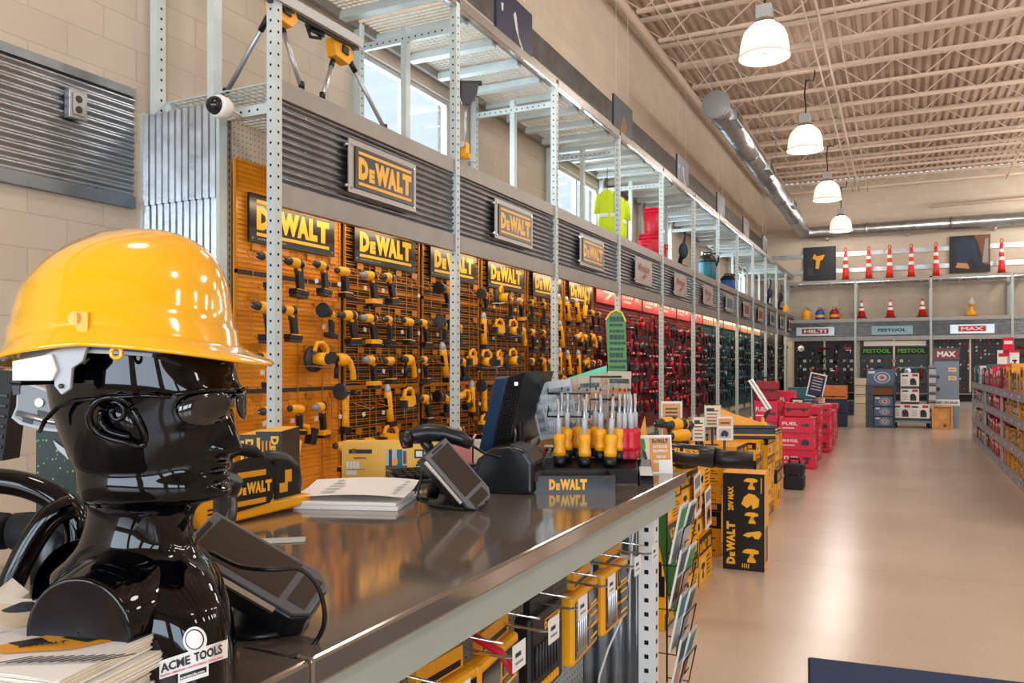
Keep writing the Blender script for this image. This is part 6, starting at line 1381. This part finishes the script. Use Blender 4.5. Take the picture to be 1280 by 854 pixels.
# display boards inside the far bays
for k, (x0, x1, m, s) in enumerate(((-3.7, -1.5, 'slatblack', 'black display board with small dark tools, leftmost on the far wall'), (-1.35, .95, 'darkgreen', 'dark green display board with two green brand strips on the far wall'), (1.1, 3.4, 'slatblack', 'black display board crowded with small glinting packets on the far wall'), (3.55, 5.9, 'darkgreen', 'dark display board at the right end of the far wall'))):
    t = thing('display_board', s, 'display board', ((x0+x1)/2, YF+.34, 0)); w = x1-x0
    mb = MB(); mb.b2((-w/2, 0, .45), (w/2, .02, 2.5), m); mb.build('backing', t)
    mb = MB(); mb.b2((-w/2, -.28, .42), (w/2, 0, .45), 'steelgrey'); mb.b2((-w/2, -.02, .1), (w/2, 0, .42), 'blackm'); mb.build('lower_shelf', t)
    mb = MB(); mb.b2((-.03, -.03, .5), (.03, -.005, 2.5), 'cream'); mb.build('centre_upright', t)
    if k == 1:
        for q in (-.58, .58):
            mb = MB(); mb.b2((q-.52, -.012, 1.85), (q+.52, -.002, 2.12), 'blackm'); mb.text('FESTOOL', (q-.46, -.0125, 1.92), X3, Z3, .92, .15, 'lime', .03); mb.build('name_strip', t, fix=False)
        mb = MB(); mb.b2((-1.02, -.06, 2.18), (1.05, -.02, 2.36), 'paper'); mb.build('top_band', t)  # plain white band across the top of the board
    if k == 2:
        mb = MB(); r2 = random.Random(5)
        for r in range(15):
            for c in range(18):
                mb.box((-w/2+.08+c*.127+r2.uniform(-.01, .01), -.02, .6+.125*r), (.05, .03, .07), r2.choice(('lgrey', 'dgrey', 'black', 'red2', 'dgrey', 'black')), Matrix.Rotation(.5, 3, 'Y'))
        o = mb.build('small_packet', t); o['kind'] = 'stuff'
    else:
        for r, z in enumerate((1.62, 1.30, .98)):
            for q in range(9 if k != 1 else 7):
                mb = MB(); xx = -w/2+.15+q*(w-.3)/8; mb.b2((xx-.05, -.03, z-.05), (xx+.05, -.01, z+.05), 'paper' if r < 2 and q % 3 else 'dgrey'); mb.rect((0, -.031, 0), X3, Z3, xx-.03, z-.02, xx+.02, z+.02, 'red' if q % 2 else 'grey'); mb.build('price_card', t)
    kk = 0
    for z in ((2.05, 1.75, 1.2, .75) if k != 2 else ()):
        for q in range(5):
            if k == 1 and z > 1.7: continue
            o = tool(rnd.choice('dhigjcrs'), 'red2' if (q+kk) % 4 == 0 else 'dgrey', False); o.location = (t.location.x-w/2+.25+q*(w-.5)/4, YF+.17, z+.05); o.rotation_euler = (0, 0, PI/2+rnd.uniform(-.6, .6)); o.scale = (1.3,)*3
            kk += 1; o['label'] = 'dark power tool hung on the %s far wall board, %s of its row, %s row' % (('left', 'middle', 'x', 'right')[k], ORD[q], ORD[{2.05: 0, 1.75: 1, 1.2: 2, .75: 3}[z]]); o['group'] = 'dark tools on the far wall boards'
# traffic cones
def tall_cone():
    t = thing('traffic_cone', '', 'traffic cone')
    mb = MB(); mb.prism([(math.cos(a)*.27, math.sin(a)*.27) for a in [2*PI*(i+.5)/8 for i in range(8)]], 'z', 0, .045, 'black'); mb.build('base', t)
    mb = MB(); mb.lathe([(.13, .045), (.10, .30), (.085, .60), (.06, 1.02), (.05, 1.10)], (0, 0, 0), 'z', 'conered', 20); mb.build('body', t)
    for z0, z1, r0, r1 in ((.50, .62, .094, .088), (.78, .90, .079, .072)): mb = MB(); mb.lathe([(r0, z0), (r1, z1)], (0, 0, 0), 'z', 'refl', 20, False); mb.build('reflective_band', t)
    mb = MB(); mb.tube([(math.cos(a)*.045, 0, 1.19+math.sin(a)*.07) for a in [PI/8*i for i in range(17)]], .016, 'conered', 8); mb.build('loop', t); return t
def small_cone():
    t = thing('traffic_cone', '', 'traffic cone')
    mb = MB(); mb.box((0, 0, .02), (.40, .40, .04), 'blackm'); mb.build('base', t)
    mb = MB(); mb.lathe([(.15, .04), (.03, .68), (.028, .70)], (0, 0, 0), 'z', 'conered', 20); mb.build('body', t)
    for z0, z1 in ((.30, .40), (.46, .60)): mb = MB(); f = lambda z: .15-.12*(z-.04)/.64+.002; mb.lathe([(f(z0), z0), (f(z1), z1)], (0, 0, 0), 'z', 'refl', 20, False); mb.build('reflective_band', t)
    return t
tc = tall_cone(); ZD = (4.938)*SZ+.002; ZL = 3.40*SZ+.002
for k, px in enumerate((1057, 1086, 1112, 1139, 1170, 1252)):
    o = tc if k == 0 else copy_tree(tc); q = (px-640)/1000; Y = YF+.3; o.location = ((q*cs-sn)/(cs+q*sn)*Y, Y, ZD)
    o['label'] = 'tall red traffic cone, %s from the left on the far top shelf' % ORD[k]; o['group'] = 'tall cones on the far top shelf'
sc_ = small_cone()
for k, px in enumerate((1077, 1113, 1153)):
    o = sc_ if k == 0 else copy_tree(sc_); q = (px-640)/1000; Y = YF+.25; o.location = ((q*cs-sn)/(cs+q*sn)*Y, Y, ZL)
    o['label'] = 'short red traffic cone, %s from the left on the far shelf' % ORD[k]; o['group'] = 'short cones on the lower far shelf'
for k, (px, m, m2, nm) in enumerate(((1008, 'yellow', 'yellow2', 'yellow'), (1025, 'blue', 'yellow', 'blue with a yellow band'), (1043, 'red2', 'yellow', 'red with a yellow band'))):
    q = (px-640)/1000; Y = YF+.25; t = thing('safety_can', 'round metal fuel safety can, %s, on the far shelf' % nm, 'fuel can', ((q*cs-sn)/(cs+q*sn)*Y, Y, ZL))
    mb = MB(); mb.lathe([(.17, 0), (.175, .02), (.175, .27), (.12, .36), (.05, .39)], (0, 0, 0), 'z', m, 24); mb.build('body', t)
    mb = MB(); mb.lathe([(.178, .09), (.178, .18)], (0, 0, 0), 'z', m2, 24, False); mb.build('label_band', t)
    mb = MB(); mb.tube([(-.08, 0, .38), (-.06, 0, .46), (.04, 0, .48), (.08, 0, .40)], .012, m if k else 'brown', 8); mb.build('handle', t)
    mb = MB(); mb.cyl((.04, 0, .36), (.04, 0, .42), .035, 'brown', 12); mb.bar((.04, 0, .40), (.22, 0, .38), .02, .02, 'brown'); mb.build('spout', t)
q = (1214-640)/1000; Y = YF+.25; t = thing('beacon_lamp', 'yellow lantern with clear top standing on the far shelf above the right sign', 'lantern', ((q*cs-sn)/(cs+q*sn)*Y, Y, ZL))
mb = MB(); mb.lathe([(.12, 0), (.19, .03), (.19, .12), (.08, .20), (.06, .40)], (0, 0, 0), 'z', 'yellow', 20); mb.build('base', t)
mb = MB(); mb.lathe([(.10, .42), (.11, .46), (.09, .60), (.05, .66)], (0, 0, 0), 'z', 'lgrey', 16); mb.lathe([(.11, .40), (.11, .43)], (0, 0, 0), 'z', 'yellow2', 16); mb.build('globe', t)
# canvases
def canvas(label, cx, cy, cz, w, h, axis, art):
    t = thing('wall_picture', label, 'picture', (cx, cy, cz), 0 if axis == 'x' else -PI/2+PI)
    # local: x right, face toward -y ; for axis y rotate so the face looks toward +x
    t.rotation_euler[2] = 0 if axis == 'x' else PI/2
    mb = MB(); mb.b2((-w/2, -.035, 0), (w/2, 0, h), mat('canvas_dark_%d' % art, ('14161C', '1A1F38', '181418', '22303A', '3A1E22', '2A2A30')[art % 6], .5)); mb.build('canvas', t)
    mb = MB(); f = -.036
    def poly(P, m, o=0): mb.add([(-w/2+p[0]*w, f-o, p[1]*h) for p in P], [tuple(range(len(P)))], m)
    if art == 0: poly([(.28, .66), (.34, .8), (.42, .72), (.66, .76), (.60, .62), (.52, .58), (.48, .34), (.38, .36), (.40, .6)], 'yellow2'); poly([(.28, .68), (.20, .66), (.20, .62), (.28, .62)], 'dgrey'); poly([(.36, .30), (.5, .28), (.49, .34), (.37, .36)], 'black', .001); poly([(.1, .2), (.3, .15), (.3, .35), (.14, .45)], 'dgrey')
    elif art == 2: poly([(.30, .95), (.62, .9), (.72, .35), (.80, .2), (.70, .18), (.55, .4), (.45, .25), (.2, .3), (.12, .8)], 'navy'); poly([(.6, 1), (1, 1), (1, .2), (.85, .2), (.7, .8)], 'brown'); poly([(.15, .15), (.5, .1), (.45, .25), (.2, .28)], 'skin', .001); poly([(.8, .25), (.95, .25), (.95, .9), (.88, .9)], 'grey', .001)
    elif art == 1: poly([(.45, .7), (.5, .78), (.53, .72), (.60, .4), (.75, .2), (.73, .18), (.55, .38)], 'lgrey'); poly([(.12, .72), (.18, .74), (.17, .6), (.13, .6)], 'lgrey'); poly([(.38, .0), (.5, .5), (.6, .35), (.7, 0)], 'black', .001)
    else: poly([(.3, .2), (.5, .7), (.7, .5), (.6, .15)], ('brown', 'dgrey', 'dgrey')[art % 3]); poly([(.15, .5), (.3, .8), (.35, .4)], 'dgrey')
    mb.build('print', t, fix=False); return t
q = (1024.5-640)/1000; Y = YFW-.06; canvas('dark canvas picture with a yellow drill at the left of the far wall', (q*cs-sn)/(cs+q*sn)*Y, Y, 4.80, 1.20, 1.32, 'x', 0)
q = (1212-640)/1000; canvas('canvas picture of a kneeling worker in dark clothes on the far wall', (q*cs-sn)/(cs+q*sn)*Y, Y, 4.85, 1.30, 1.36, 'x', 2)
for k, (y, a) in enumerate(((8.26, 1), (12.25, 3), (16.15, 1), (20.0, 5), (23.6, 4), (27.1, 5))):
    t = canvas('dark landscape canvas hanging over the left racks, %s from the near end' % ORD[k], -4.0, y, 4.99, .94, .66, 'y', a if k else 1)
    mb = MB(); [mb.tube([(xx, -.01, .62), (xx, -.01, 3.0)], .003, 'joist', 4) for xx in (-.3, .3)]; mb.build('hanging_wire', t); t['group'] = 'canvases over the left racks'

# ================================================================ goods on the shelf above the left headers
ZS2 = 3.405
def sp(px, py, Z): return W(px, py, Z)
t = thing('mitre_saw_stand', 'yellow-and-aluminium mitre saw stand with splayed legs on top of the first rack', 'saw stand', W(380, 118, 5.9)); t.location.z = ZS2; b = Vector(t.location)
r0 = W(336, -8, 5.35)-b; r1 = W(447, 55, 6.45)-b
mb = MB(); mb.bar(r0, r1, .10, .07, 'lgrey'); mb.bar(r0+Vector((.0, 0, -.045)), r1+Vector((0, 0, -.045)), .03, .02, 'dgrey'); mb.build('beam', t)
for (a, c) in (((352, 14, 5.55), 0), ((425, 63, 6.3), 1)):
    p = W(*a)-b; mb = MB(Matrix.Translation(p)); mb.prism([(-.10, -.08), (.06, -.10), (.12, -.03), (.08, .05), (-.02, .08), (-.11, .06), (-.12, .0)], 'x', -.045, .045, 'yellow'); mb.prism([(-.04, -.03), (.04, -.04), (.04, .02), (-.03, .03)], 'x', .045, .06, 'black'); mb.cyl((.05, .1, .05), (.06, .10, .05), .03, 'black', 10); mb.build('leg_bracket', t, bevel=.008)
for k, (p, q) in enumerate((((350, 26, 5.6), (377, 112, 5.66)), ((336, 20, 5.5), (282, 122, 5.8)), ((416, 76, 6.25), (403, 127, 5.88)), ((436, 74, 6.4), (481, 165, 6.66)))):
    p = W(*p)-b; q = W(*q)-b; q.z = .012; mb = MB(); mb.tube([p, q], .018, 'shaft', 10); mb.tube([p.lerp(q, .0), p.lerp(q, .18)], .022, 'black', 8); mb.build('leg', t); mb = MB(); mb.cyl(q-Vector((0, 0, .01)), q+Vector((0, 0, .04)), .022, 'black', 8); mb.build('foot', t)
mb = MB(); mb.box(W(395, 37, 5.95)-b, (.03, .16, .06), 'black'); mb.tube([W(383, 30, 5.9)-b, W(388, 46, 5.9)-b, W(400, 48, 6.0)-b, W(404, 36, 6.0)-b], .014, 'black', 8); mb.build('carry_handle', t)
t = thing('work_light', 'black hanging clamp and pole above a small yellow tripod at the second rack bay', 'work light', W(583, 205, 7.75)); t.location.z = ZS2; b = Vector(t.location)
mb = MB(); mb.tube([W(582, 130, 7.75)-b, W(582, 182, 7.75)-b], .010, 'shaft', 8); mb.build('pole', t)
mb = MB(); mb.box(W(583, 104, 7.75)-b, (.30, .06, .03), 'black', Matrix.Rotation(TH, 3, 'Z')); mb.M = Matrix.Translation(W(583, 105, 7.75)-b) @ Matrix.Rotation(TH, 4, 'Z'); mb.prism([(-.10, 0), (.12, 0), (.10, -.10), (.04, -.2), (-.04, -.2), (-.07, -.12)], 'y', -.03, .03, 'dgrey'); mb.build('clamp', t)
mb = MB(); mb.box(W(580, 188, 7.75)-b, (.08, .07, .14), 'yellow'); mb.cyl(W(577, 180, 7.70)-b, W(577, 180, 7.66)-b, .03, 'lgrey', 12); mb.box(W(581, 196, 7.75)-b, (.12, .06, .05), 'yellow2'); 
for q in (-.08, .09): mb.tube([W(581, 198, 7.75)-b, Vector((q, q*.4, .01))], .012, 'lgrey', 6)
mb.build('tripod_base', t)
def shirt(px, Z, w, h, k):
    p = W(px, 280, Z); t = thing('safety_shirt', 'fluorescent yellow safety shirt hanging on the upper rack, %s one' % ('left' if k == 0 else 'right'), 'shirt', (p.x, p.y, 3.50), TH-.3+.5*k, 'safety shirts on the upper rack')
    mb = MB(); rr = []
    for f, s in ((0, .92), (.3, 1.0), (.6, .95), (.85, 1.0), (.96, .7), (1, .3)): rr.append([Vector((math.cos(a)*w/2*s*(1+.06*math.sin(5*a+f*6)), math.sin(a)*.07*s*(1+.2*math.sin(4*a+k)), h*f)) for a in [2*PI*i/32 for i in range(32)]])
    mb.loft(rr, 'hivis'); mb.build('body', t)
    mb = MB()
    for sg in (-1, 1): mb.tube([(sg*w*.36, 0, h*.9), (sg*w*.52, 0, h*.75), (sg*w*.56, 0, h*.5)], [.06, .055, .06], 'hivis', 10)
    mb.build('sleeves', t); mb = MB(); mb.loft([[Vector((math.cos(a)*w/2*1.04, math.sin(a)*.078, z)) for a in [2*PI*i/32 for i in range(32)]] for z in (h*.42, h*.50)], 'refl', False); mb.build('reflective_band', t)
    mb = MB(); mb.tube([(0, 0, h*.98), (0, 0, h+.35)], .006, 'dgrey', 6); mb.tube([(-w*.4, 0, h*.92), (0, 0, h*1.0), (w*.4, 0, h*.92)], .008, 'dgrey', 6); mb.build('hanger', t)
shirt(759, 12.8, .30, .76, 0); shirt(774, 13.5, .26, .80, 1)
def bucket(px, Z, z, r, h, lab, grp='red buckets on the upper rack'):
    p = W(px, 290, Z); t = thing('bucket', lab, 'bucket', (p.x, p.y, z), 0, grp)
    mb = MB(); mb.lathe([(r*.82, 0), (r*.86, .01), (r, h), (r*.96, h), (r*.82, .03)], (0, 0, 0), 'z', 'red', 24, False); mb.lathe([(.01, .012), (r*.82, .012)], (0, 0, 0), 'z', 'red', 24, False); mb.build('body', t)
    mb = MB(); mb.lathe([(r*1.0, h-.08), (r*1.07, h-.075), (r*1.07, h-.06), (r*1.02, h-.055)], (0, 0, 0), 'z', 'pinkred', 24, False); mb.lathe([(r*1.0, h-.02), (r*1.06, h-.015), (r*1.06, h)], (0, 0, 0), 'z', 'pinkred', 24, False); mb.build('rim', t)
bucket(813, 14.6, 3.41, .21, .42, 'red bucket at the front of the bucket group on the upper rack, widest'); bucket(817, 14.75, 3.83, .185, .5, 'red bucket stacked highest in the bucket group on the upper rack'); bucket(804, 14.2, 3.41, .10, .24, 'small red bucket left of the bucket group'); bucket(826, 15.3, 3.41, .14, .34, 'red bucket partly behind the rack post at the right of the group')
def vessel(px, Z, r, h, m, lab, name='canister_vacuum', cat='vacuum'):
    p = W(px, 320, Z); t = thing(name, lab, cat, (p.x, p.y, 3.41), 0)
    mb = MB(); mb.lathe([(r*.9, 0), (r, .03), (r, h*.7), (r*.96, h*.72)], (0, 0, 0), 'z', m, 24); mb.build('tank', t)
    mb = MB(); mb.lathe([(r*1.04, h*.70), (r*1.04, h*.78), (r*.8, h*.95), (r*.3, h)], (0, 0, 0), 'z', 'black', 24); mb.tube([(-r*.5, 0, h*.9), (-r*.4, 0, h*1.08), (r*.4, 0, h*1.08), (r*.5, 0, h*.9)], .02, 'black', 8); mb.build('lid', t)
    mb = MB(); mb.tube([(r*.9, 0, h*.5), (r*1.25, .05, h*.75), (r*1.2, .1, h*1.02), (r*.4, .1, h*1.05)], .025, 'black', 8); mb.build('hose', t)
vessel(884, 18.6, .20, .62, 'teal', 'teal-and-black shop vacuum on the upper rack in the middle of the run'); vessel(910, 21.3, .21, .44, 'blue', 'blue-and-black shop vacuum on the upper rack beyond the teal one')
def upright_vac(px, Z, lab, m='navy', h=.78):
    p = W(px, 320, Z); t = thing('floor_tool', lab, 'cleaner', (p.x, p.y, 3.41), .4)
    mb = MB(); mb.prism([(-.22, 0), (.16, 0), (.18, .06), (.0, .14), (-.2, .08)], 'y', -.12, .12, m); mb.build('head', t, bevel=.02)
    mb = MB(); mb.tube([(.02, 0, .1), (.08, 0, h*.5), (.14, 0, h*.9), (.12, 0, h)], [.05, .045, .03, .025], 'black', 10); mb.build('handle', t); mb = MB(); mb.ball((.10, 0, h*.5), .10, m, 14, (1, .8, 1.7)); mb.build('bag', t)
upright_vac(848, 16.4, 'dark upright floor cleaner on the upper rack right of the red buckets'); upright_vac(958, 26.6, 'dark blue upright device near the far end of the upper rack', 'navy', .9); upright_vac(972, 28.3, 'black upright device last on the upper rack', 'blackm', .9)
for k, (px, Z, m) in enumerate(((895, 20.0, 'yellow'), (982, 29.5, 'yellow'))):
    p = W(px, 340, Z); mb = MB(Matrix.Translation((p.x, p.y, 0))); mb.lathe([(.09, 3.41), (.10, 3.44), (.10, 3.60), (.05, 3.68), (.03, 3.72)], (0, 0, 0), 'z', m, 16); tag(mb.build('small_canister'), 'small yellow canister on the upper rack, %s one' % ('nearer' if k == 0 else 'farther'), 'canister')

# ================================================================ right-hand shelving and floor mat
dm('lipgrey', 'A3A6AE', .4, .3)
GX = 1.28; gy = [18.1, 15.65, 13.2, 10.75, 8.3]; LV = [(.10, .04), (.44, .14), (.80, .14), (1.12, .14)]
for k in range(4):
    y1, y0 = gy[k], gy[k+1]; t = thing('gondola_shelving', 'grey steel gondola shelving on the right of the aisle, %s section from its far end' % ORD[k], 'shelving', (GX, y0, 0), 0, 'gondola shelving on the right')
    L = y1-y0
    for yy in (.0, L-.03):
        mb = MB(); mb.b2((.0, yy, 0), (.03, yy+.028, 1.12), 'lgrey'); mb.build('post', t)
    mb = MB(); mb.b2((.42, .03, 0), (.45, L-.03, 1.35), 'peggrey'); mb.build('back_panel', t)
    for i, (z, hh) in enumerate(LV):
        mb = MB(); mb.b2((.0, .03, z-.015), (.42, L-.03, z), 'grey'); mb.b2((-.012, .03, z-.10 if i else 0), (.0, L-.03, z+.01), 'lipgrey'); 
        for q in range(3): mb.b2((-.014, .35+q*L/3.4, z-.06 if i else .03), (-.012, .41+q*L/3.4, z-.03 if i else .06), 'paper')
        mb.build('shelf', t)
    pal = [['teal', 'white', 'navy', 'lgrey', 'pinkred'], ['pinkred', 'red', 'red2', 'pinkred'], ['yellow', 'yellow', 'yellow2', 'signblack'], ['yellow', 'signblack', 'yellow2']][k]
    for i, (z, _) in enumerate(LV):
        y = .06; c = 0
        while y < L-.2:
            w = rnd.uniform(.16, .26); h = rnd.uniform(.14, .21) if i < 3 else rnd.uniform(.22, .36)
            if i == 0: h = rnd.uniform(.16, .22)
            m = rnd.choice(pal); mb = MB(); mb.b2((0, 0, 0), (.30, w, h), m)
            f = Vector((-.0008, w, 0)); mb.rect(f, -Y3, Z3, w*.12, h*.62, w*.88, h*.9, 'white' if m in ('pinkred', 'red', 'teal', 'navy', 'red2') else 'signblack')
            mb.rect(f, -Y3, Z3, w*.12, h*.1, w*.88, h*.52, 'screen' if m not in ('signblack', 'navy') else 'grey'); tool_blob(mb, f+Vector((-.0008, -w*.25, h*.14)), -Y3, Z3, min(w*.5, h*.36), 'silver' if m != 'signblack' else 'yellow', c)
            me = mb.mesh('boxed_tool', False); o = bpy.data.objects.new('boxed_tool', me); COL.objects.link(o); o.location = (GX+rnd.uniform(.02, .06), y0+y, z+.002); o.rotation_euler[2] = 0
            mw = {'teal': 'teal', 'white': 'white', 'navy': 'dark blue', 'lgrey': 'grey', 'pinkred': 'bright red', 'red': 'red', 'red2': 'dark red', 'yellow': 'yellow', 'yellow2': 'amber', 'signblack': 'black'}[m]
            tag(o, '%s boxed tool, %s on %s, %s right-hand section' % (mw, ORD[c], ('the base shelf', 'the second shelf', 'the third shelf', 'the top shelf')[i], ORD[k]), 'boxed tool', 'boxed tools on the right-hand shelving')
            c += 1; y += w+.012
for k, (px0, px1, py0, py1, Z, sch, lab) in enumerate(((1218, 1232, 438, 470, 15.0, 'white', 'white header sign with red lettering on top of the right-hand shelving'), (1237, 1250, 422, 445, 14.2, 'red', 'bright red header sign raised above the right-hand shelving'), (1251, 1263, 438, 465, 13.4, 'pink', 'pale sign with a black tool picture above the right-hand shelving'))):
    p = W((px0+px1)/2, py1, Z); w = (px1-px0)/1000*Z; z0 = EYE-(py1-457)/1000*Z; z1 = EYE-(py0-457)/1000*Z
    t = thing('shelf_sign', lab, 'sign', (GX+.436, p.y, 1.35), TH)
    mb = MB(); mb.b2((-.01, 0, 0), (.01, .012, z1-1.35), 'lgrey'); mb.build('stem', t)
    mb = MB(); mb.b2((-w/2, -.006, max(.02, z0-1.35)), (w/2, 0, z1-1.35), {'white': 'paper', 'red': 'pinkred', 'pink': 'refl'}[sch]); zb = max(.02, z0-1.35)
    if sch == 'pink': tool_blob(mb, (-w*.3, -.007, zb+.1), X3, Z3, w*.6, 'signblack', 0); mb.rect((0, -.007, 0), X3, Z3, -w/2, z1-1.39, w/2, z1-1.35, 'pinkred')
    else: mb.rect((0, -.007, 0), X3, Z3, -w*.4, z1-1.35-.12, w*.4, z1-1.35-.06, 'red' if sch == 'white' else 'white'); mb.rect((0, -.007, 0), X3, Z3, -w*.4, zb+.04, w*.3, zb+.1, 'grey' if sch == 'white' else 'red2')
    mb.build('panel', t, fix=False)
for k, (y, z) in enumerate(((11.2, .62), (11.2, .95), (10.95, .35), (10.9, .05), (12.2, .99))):
    mb = MB(); mb.cyl((GX-.016, y, z+.04), (GX-.020, y, z+.04), .05, 'white', 16); mb.cyl((GX-.0201, y, z+.04), (GX-.022, y, z+.04), .035, 'blue', 16)
    tag(mb.build('shelf_tag'), 'round blue-and-white shelf tag on the right-hand shelving, %s' % ('third lip', 'top lip near', 'second lip', 'base lip', 'top lip far')[k], 'tag', 'round tags on the right-hand shelving')
mc = mat('mat_carpet', '33456A', .95, var=.15, vscale=60, bump=.6, bscale=400)
t = thing('floor_mat', 'dark blue carpet floor mat with rubber border at the lower right corner', 'mat', (.62, 3.35, 0), .10)
mb = MB(); mb.b2((-.94, -1.0, .0), (.94, .94, .008), 'rubber'); mb.build('rubber_border', t)
mb = MB(); mb.b2((-.93, -.99, .008), (.93, .93, .014), mc); mb.build('carpet', t)
